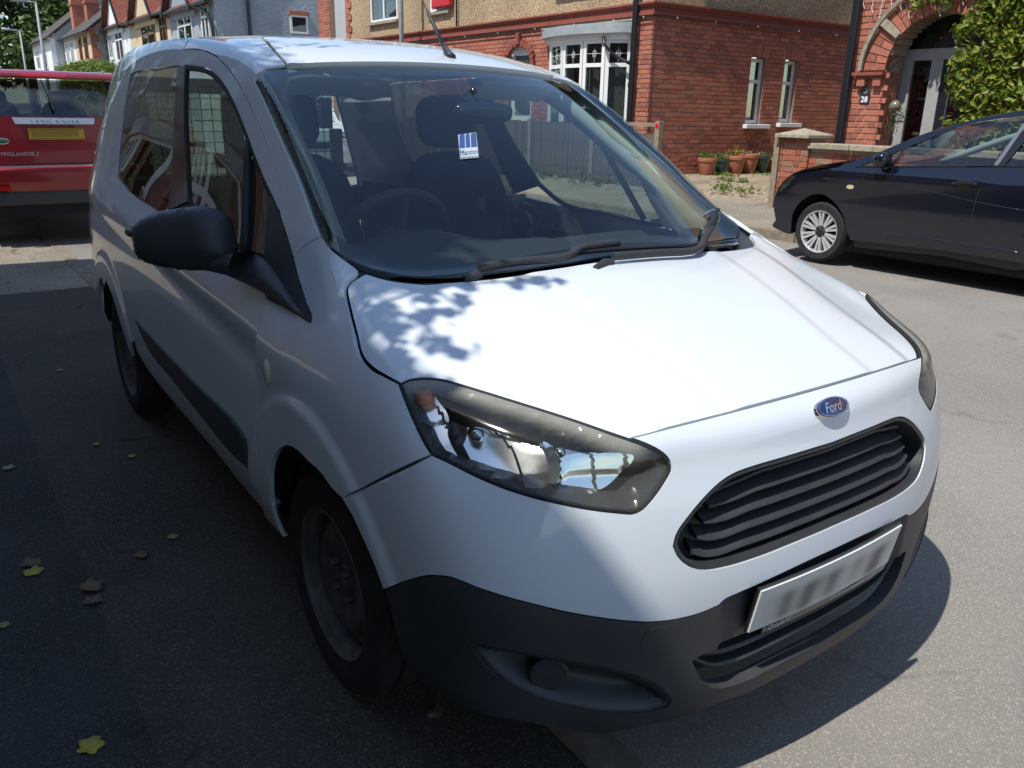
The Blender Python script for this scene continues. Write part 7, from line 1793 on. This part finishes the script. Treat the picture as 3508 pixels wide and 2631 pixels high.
# hedge
hg = empty('laurel_hedge', (7.7, 52, 0), 'bright green laurel hedge between the red car and the white van', 'hedge'); V, F = [], []; r2 = rng(71)
for k in range(520):
    y = r2.uniform(45.5, 61); tt = (y-45.5)/15.5; zt = 3.05+.6*min(1, tt*3); z = r2.uniform(1.2, zt); x = 7.6+r2.uniform(-.5, .7)
    clump(V, F, Vector((x, y, z)), .32, 22, .24, r2, .42, .3)
link('foliage', mesh_from(V, F, 'foliage'), M['laurel'], hg, smooth=False)
hs_ = MB(); hs_.bb((7.4, 46.0, .1), (8.0, 60.6, 2.4)); hs_.build('stems', M['bark'], hg)
# lamp posts
for i, (P0, P1, X, lb) in enumerate((((510, 60), (690, 1030), 4.4, 'tall grey street lamp in front of the trees, nearer one'), ((290, 470), (385, 1015), 5.6, 'grey street lamp further away at the far left'))):
    a, b = [on(*p, 0, X) for p in ZF([P0, P1])]; t = empty('street_lamp', (X, b.y, 0), lb, 'street lamp', 'street lamps'); p_ = MB(); p_.tube([(X, b.y, 0), (X, b.y, a.z*.5), (X, b.y, a.z)], [.085, .075, .05], 10); p_.build('post', M['lead'], t, smooth=True)
    h_ = MB(); h_.tube([(X-.35, b.y, a.z+.02), (X-1.0, b.y, a.z+.06)], [.05, .09], 8); h_.tube([(X+.05, b.y, a.z), (X-.4, b.y, a.z+.03)], .035, 8); h_.build('lantern', M['lead'], t, smooth=True)
# ================================================================== house on the near side: casts the shade, shows in the side windows
def terrace(label, NX, NE, NY0, NY1, bays, doors, wallm, upm):
    nh = empty('terrace', (NX-1.5, (NY0+NY1)/2, 0), label, 'house', 'terraced houses on the near side')
    n1 = MB(); n1.bb((NX-.3, NY0, 0), (NX, NY1, 3.0)); n1.build('wall', wallm, nh)
    n2 = MB(); n2.bb((NX-.3, NY0, 3.0), (NX-.02, NY1, NE)); n2.bb((NX-8, NY1-.3, 0), (NX-.3, NY1, NE)); n2.bb((NX-8, NY0, 0), (NX-.3, NY0+.3, NE)); n2.build('upper_wall', upm, nh)
    roof_slab('roof', [(NX+.32, NY1+.15, NE-.08), (NX+.32, NY0-.2, NE-.08), (NX-4, NY0-.2, NE+2.9), (NX-4, NY1+.15, NE+2.9)], .12, M['tile_red'], nh)
    roof_slab('roof', [(NX-8.3, NY0-.2, NE-.08), (NX-8.3, NY1+.15, NE-.08), (NX-4, NY1+.15, NE+2.9), (NX-4, NY0-.2, NE+2.9)], .12, M['tile_red'], nh)
    ngt = MB(); ngt.tube([(NX+.34, NY0-.2, NE-.05), (NX+.34, NY1+.15, NE-.05)], .07, 8); ngt.build('gutter', M['blackpipe'], nh)
    for yc in bays:
        window(nh, (NX, 0, 0), (0, 1, 0), (1, 0, 0), yc-.6, yc+.6, 3.9, 5.6, cols=[yc], transom=5.0, sill=M['stone'], fw=.09, depth=-.055)
        bb_ = MB(); bb_.prism([(yc-1.1, 0), (yc+1.1, 0), (yc+.7, .55), (yc-.7, .55)], (NX, 0, .0), (0, 1, 0), (1, 0, 0), (0, 0, .9)); bb_.build('bay_base', wallm, nh)
        bc2 = MB(); bc2.prism([(yc-1.2, 0), (yc+1.2, 0), (yc+.78, .66), (yc-.78, .66)], (NX, 0, 2.55), (0, 1, 0), (1, 0, 0), (0, 0, .28)); bc2.build('bay_roof', M['greyframe'], nh)
        window(nh, (NX+.55, 0, 0), (0, 1, 0), (1, 0, 0), yc-.7, yc+.7, .9, 2.55, cols=[yc-.23, yc+.23], transom=2.0, fw=.07, depth=0)
        for sg in (-1, 1):
            u_ = Vector((-.55, sg*.4, 0)).normalized(); window(nh, (NX+.55, yc+sg*.7, 0), u_, Vector((.4, sg*.55, 0)).normalized(), .0, .66, .9, 2.55, transom=2.0, fw=.06, depth=0)
    for yc in doors:
        d_ = MB(); d_.bb((NX-.0, yc-.42, 0), (NX+.05, yc+.42, 2.1)); d_.build('door', M['greyframe'], nh)
        for k in range(11): a = math.pi*k/10; v = MB(); v.box((NX+.06, yc+.60*math.cos(a), 2.15+.60*math.sin(a)), (.1, .15, .2), 0, Matrix.Rotation(-(a-math.pi/2), 3, 'X')); v.build('arch_brick', M['brick'], nh)
    return nh
NX = -4.5; NE = 6.55
terrace('terraced house left of the frame that shades the white van', NX, NE, -9, 6.62, (-4.2, .6, 4.6), (-1.9, 2.5), M['stone'], M['stone_grey'])
terrace('second terrace left of the frame, mirrored in the van side windows', NX, NE, 10.2, 44, (12.4, 18.0, 23.6, 29.2, 34.8), (15.2, 20.8, 26.4), M['brick_old'], M['stone_grey'])
nc = empty('chimney_stack', (NX-3.6, -3.2, NE+2), 'brick chimney stack of the terrace left of the frame', 'chimney'); c1_ = MB(); c1_.bb((NX-4.2, -3.6, NE+1.8), (NX-3.4, -2.9, NE+4.4)); c1_.build('stack', M['brick'], nc)
# ================================================================== fallen leaves
M['fallen_yellow'] = plain('yellow_fallen_leaf', (.42, .34, .05), .7, var=.3, vscale=60); M['fallen_brown'] = plain('brown_fallen_leaf', (.17, .10, .06), .8, var=.3, vscale=60); M['fallen_green'] = plain('pale_green_leaf', (.24, .27, .10), .7, var=.3, vscale=60)
def maple(u, v, size, mat, label, seed, curl=.3):
    q = on(u, v, 2, .008); r2 = rng(seed); t = r2.uniform(0, 6.28); N = 22; vs = [Vector((q.x, q.y, .010))]; fs = []
    for k in range(N):
        a = 2*math.pi*k/N; rr = size*(.30+.20*abs(math.cos(2.5*a))**.8+.09*r2.random()); vs.append(Vector((q.x+rr*math.cos(a+t), q.y+rr*math.sin(a+t), .009+curl*size*(.12*math.sin(3*a+seed)+.15)*(rr/size))))
    for k in range(N): fs.append((0, 1+k, 1+(k+1) % N))
    o = link('fallen_leaf', mesh_from(vs, fs, 'fallen_leaf'), mat, None, smooth=True); tag(o, label, 'leaf', 'fallen leaves')
    sd = o.modifiers.new('s', 'SOLIDIFY'); sd.thickness = .0012
for i, (u, v, s, m_, lb) in enumerate([(115, 1958, .085, 'fallen_yellow', 'yellow maple leaf on the dark pavement beside a brown one'), (108, 1930, .09, 'fallen_brown', 'brown curled leaf just above a yellow leaf at the left'), (315, 2010, .10, 'fallen_brown', 'larger brown maple leaf left of the front wheel'), (318, 2058, .075, 'fallen_brown', 'small brown leaf just below the larger brown leaf'), (310, 2555, .085, 'fallen_yellow', 'yellow leaf near the bottom edge of the picture'), (30, 1602, .07, 'fallen_green', 'pale green leaf at the left edge level with the front wheel'), (10, 2142, .05, 'fallen_green', 'pale leaf cut by the left edge'), (205, 1268, .05, 'fallen_green', 'tiny pale leaf beside the rear wheel'), (592, 1838, .05, 'fallen_green', 'tiny pale fragment left of the front wheel arch'), (485, 1902, .06, 'fallen_brown', 'small round brown leaf left of the front wheel'), (330, 1522, .04, 'fallen_yellow', 'tiny yellow leaf below the sill'), (452, 1562, .05, 'fallen_yellow', 'tiny yellow green leaf under the door'), (1490, 2440, .07, 'fallen_brown', 'brown leaf in the shade under the front bumper')]):
    maple(u, v, s*.72, M[m_], lb, 90+i, 1.2 if 'brown' in m_ else .5)
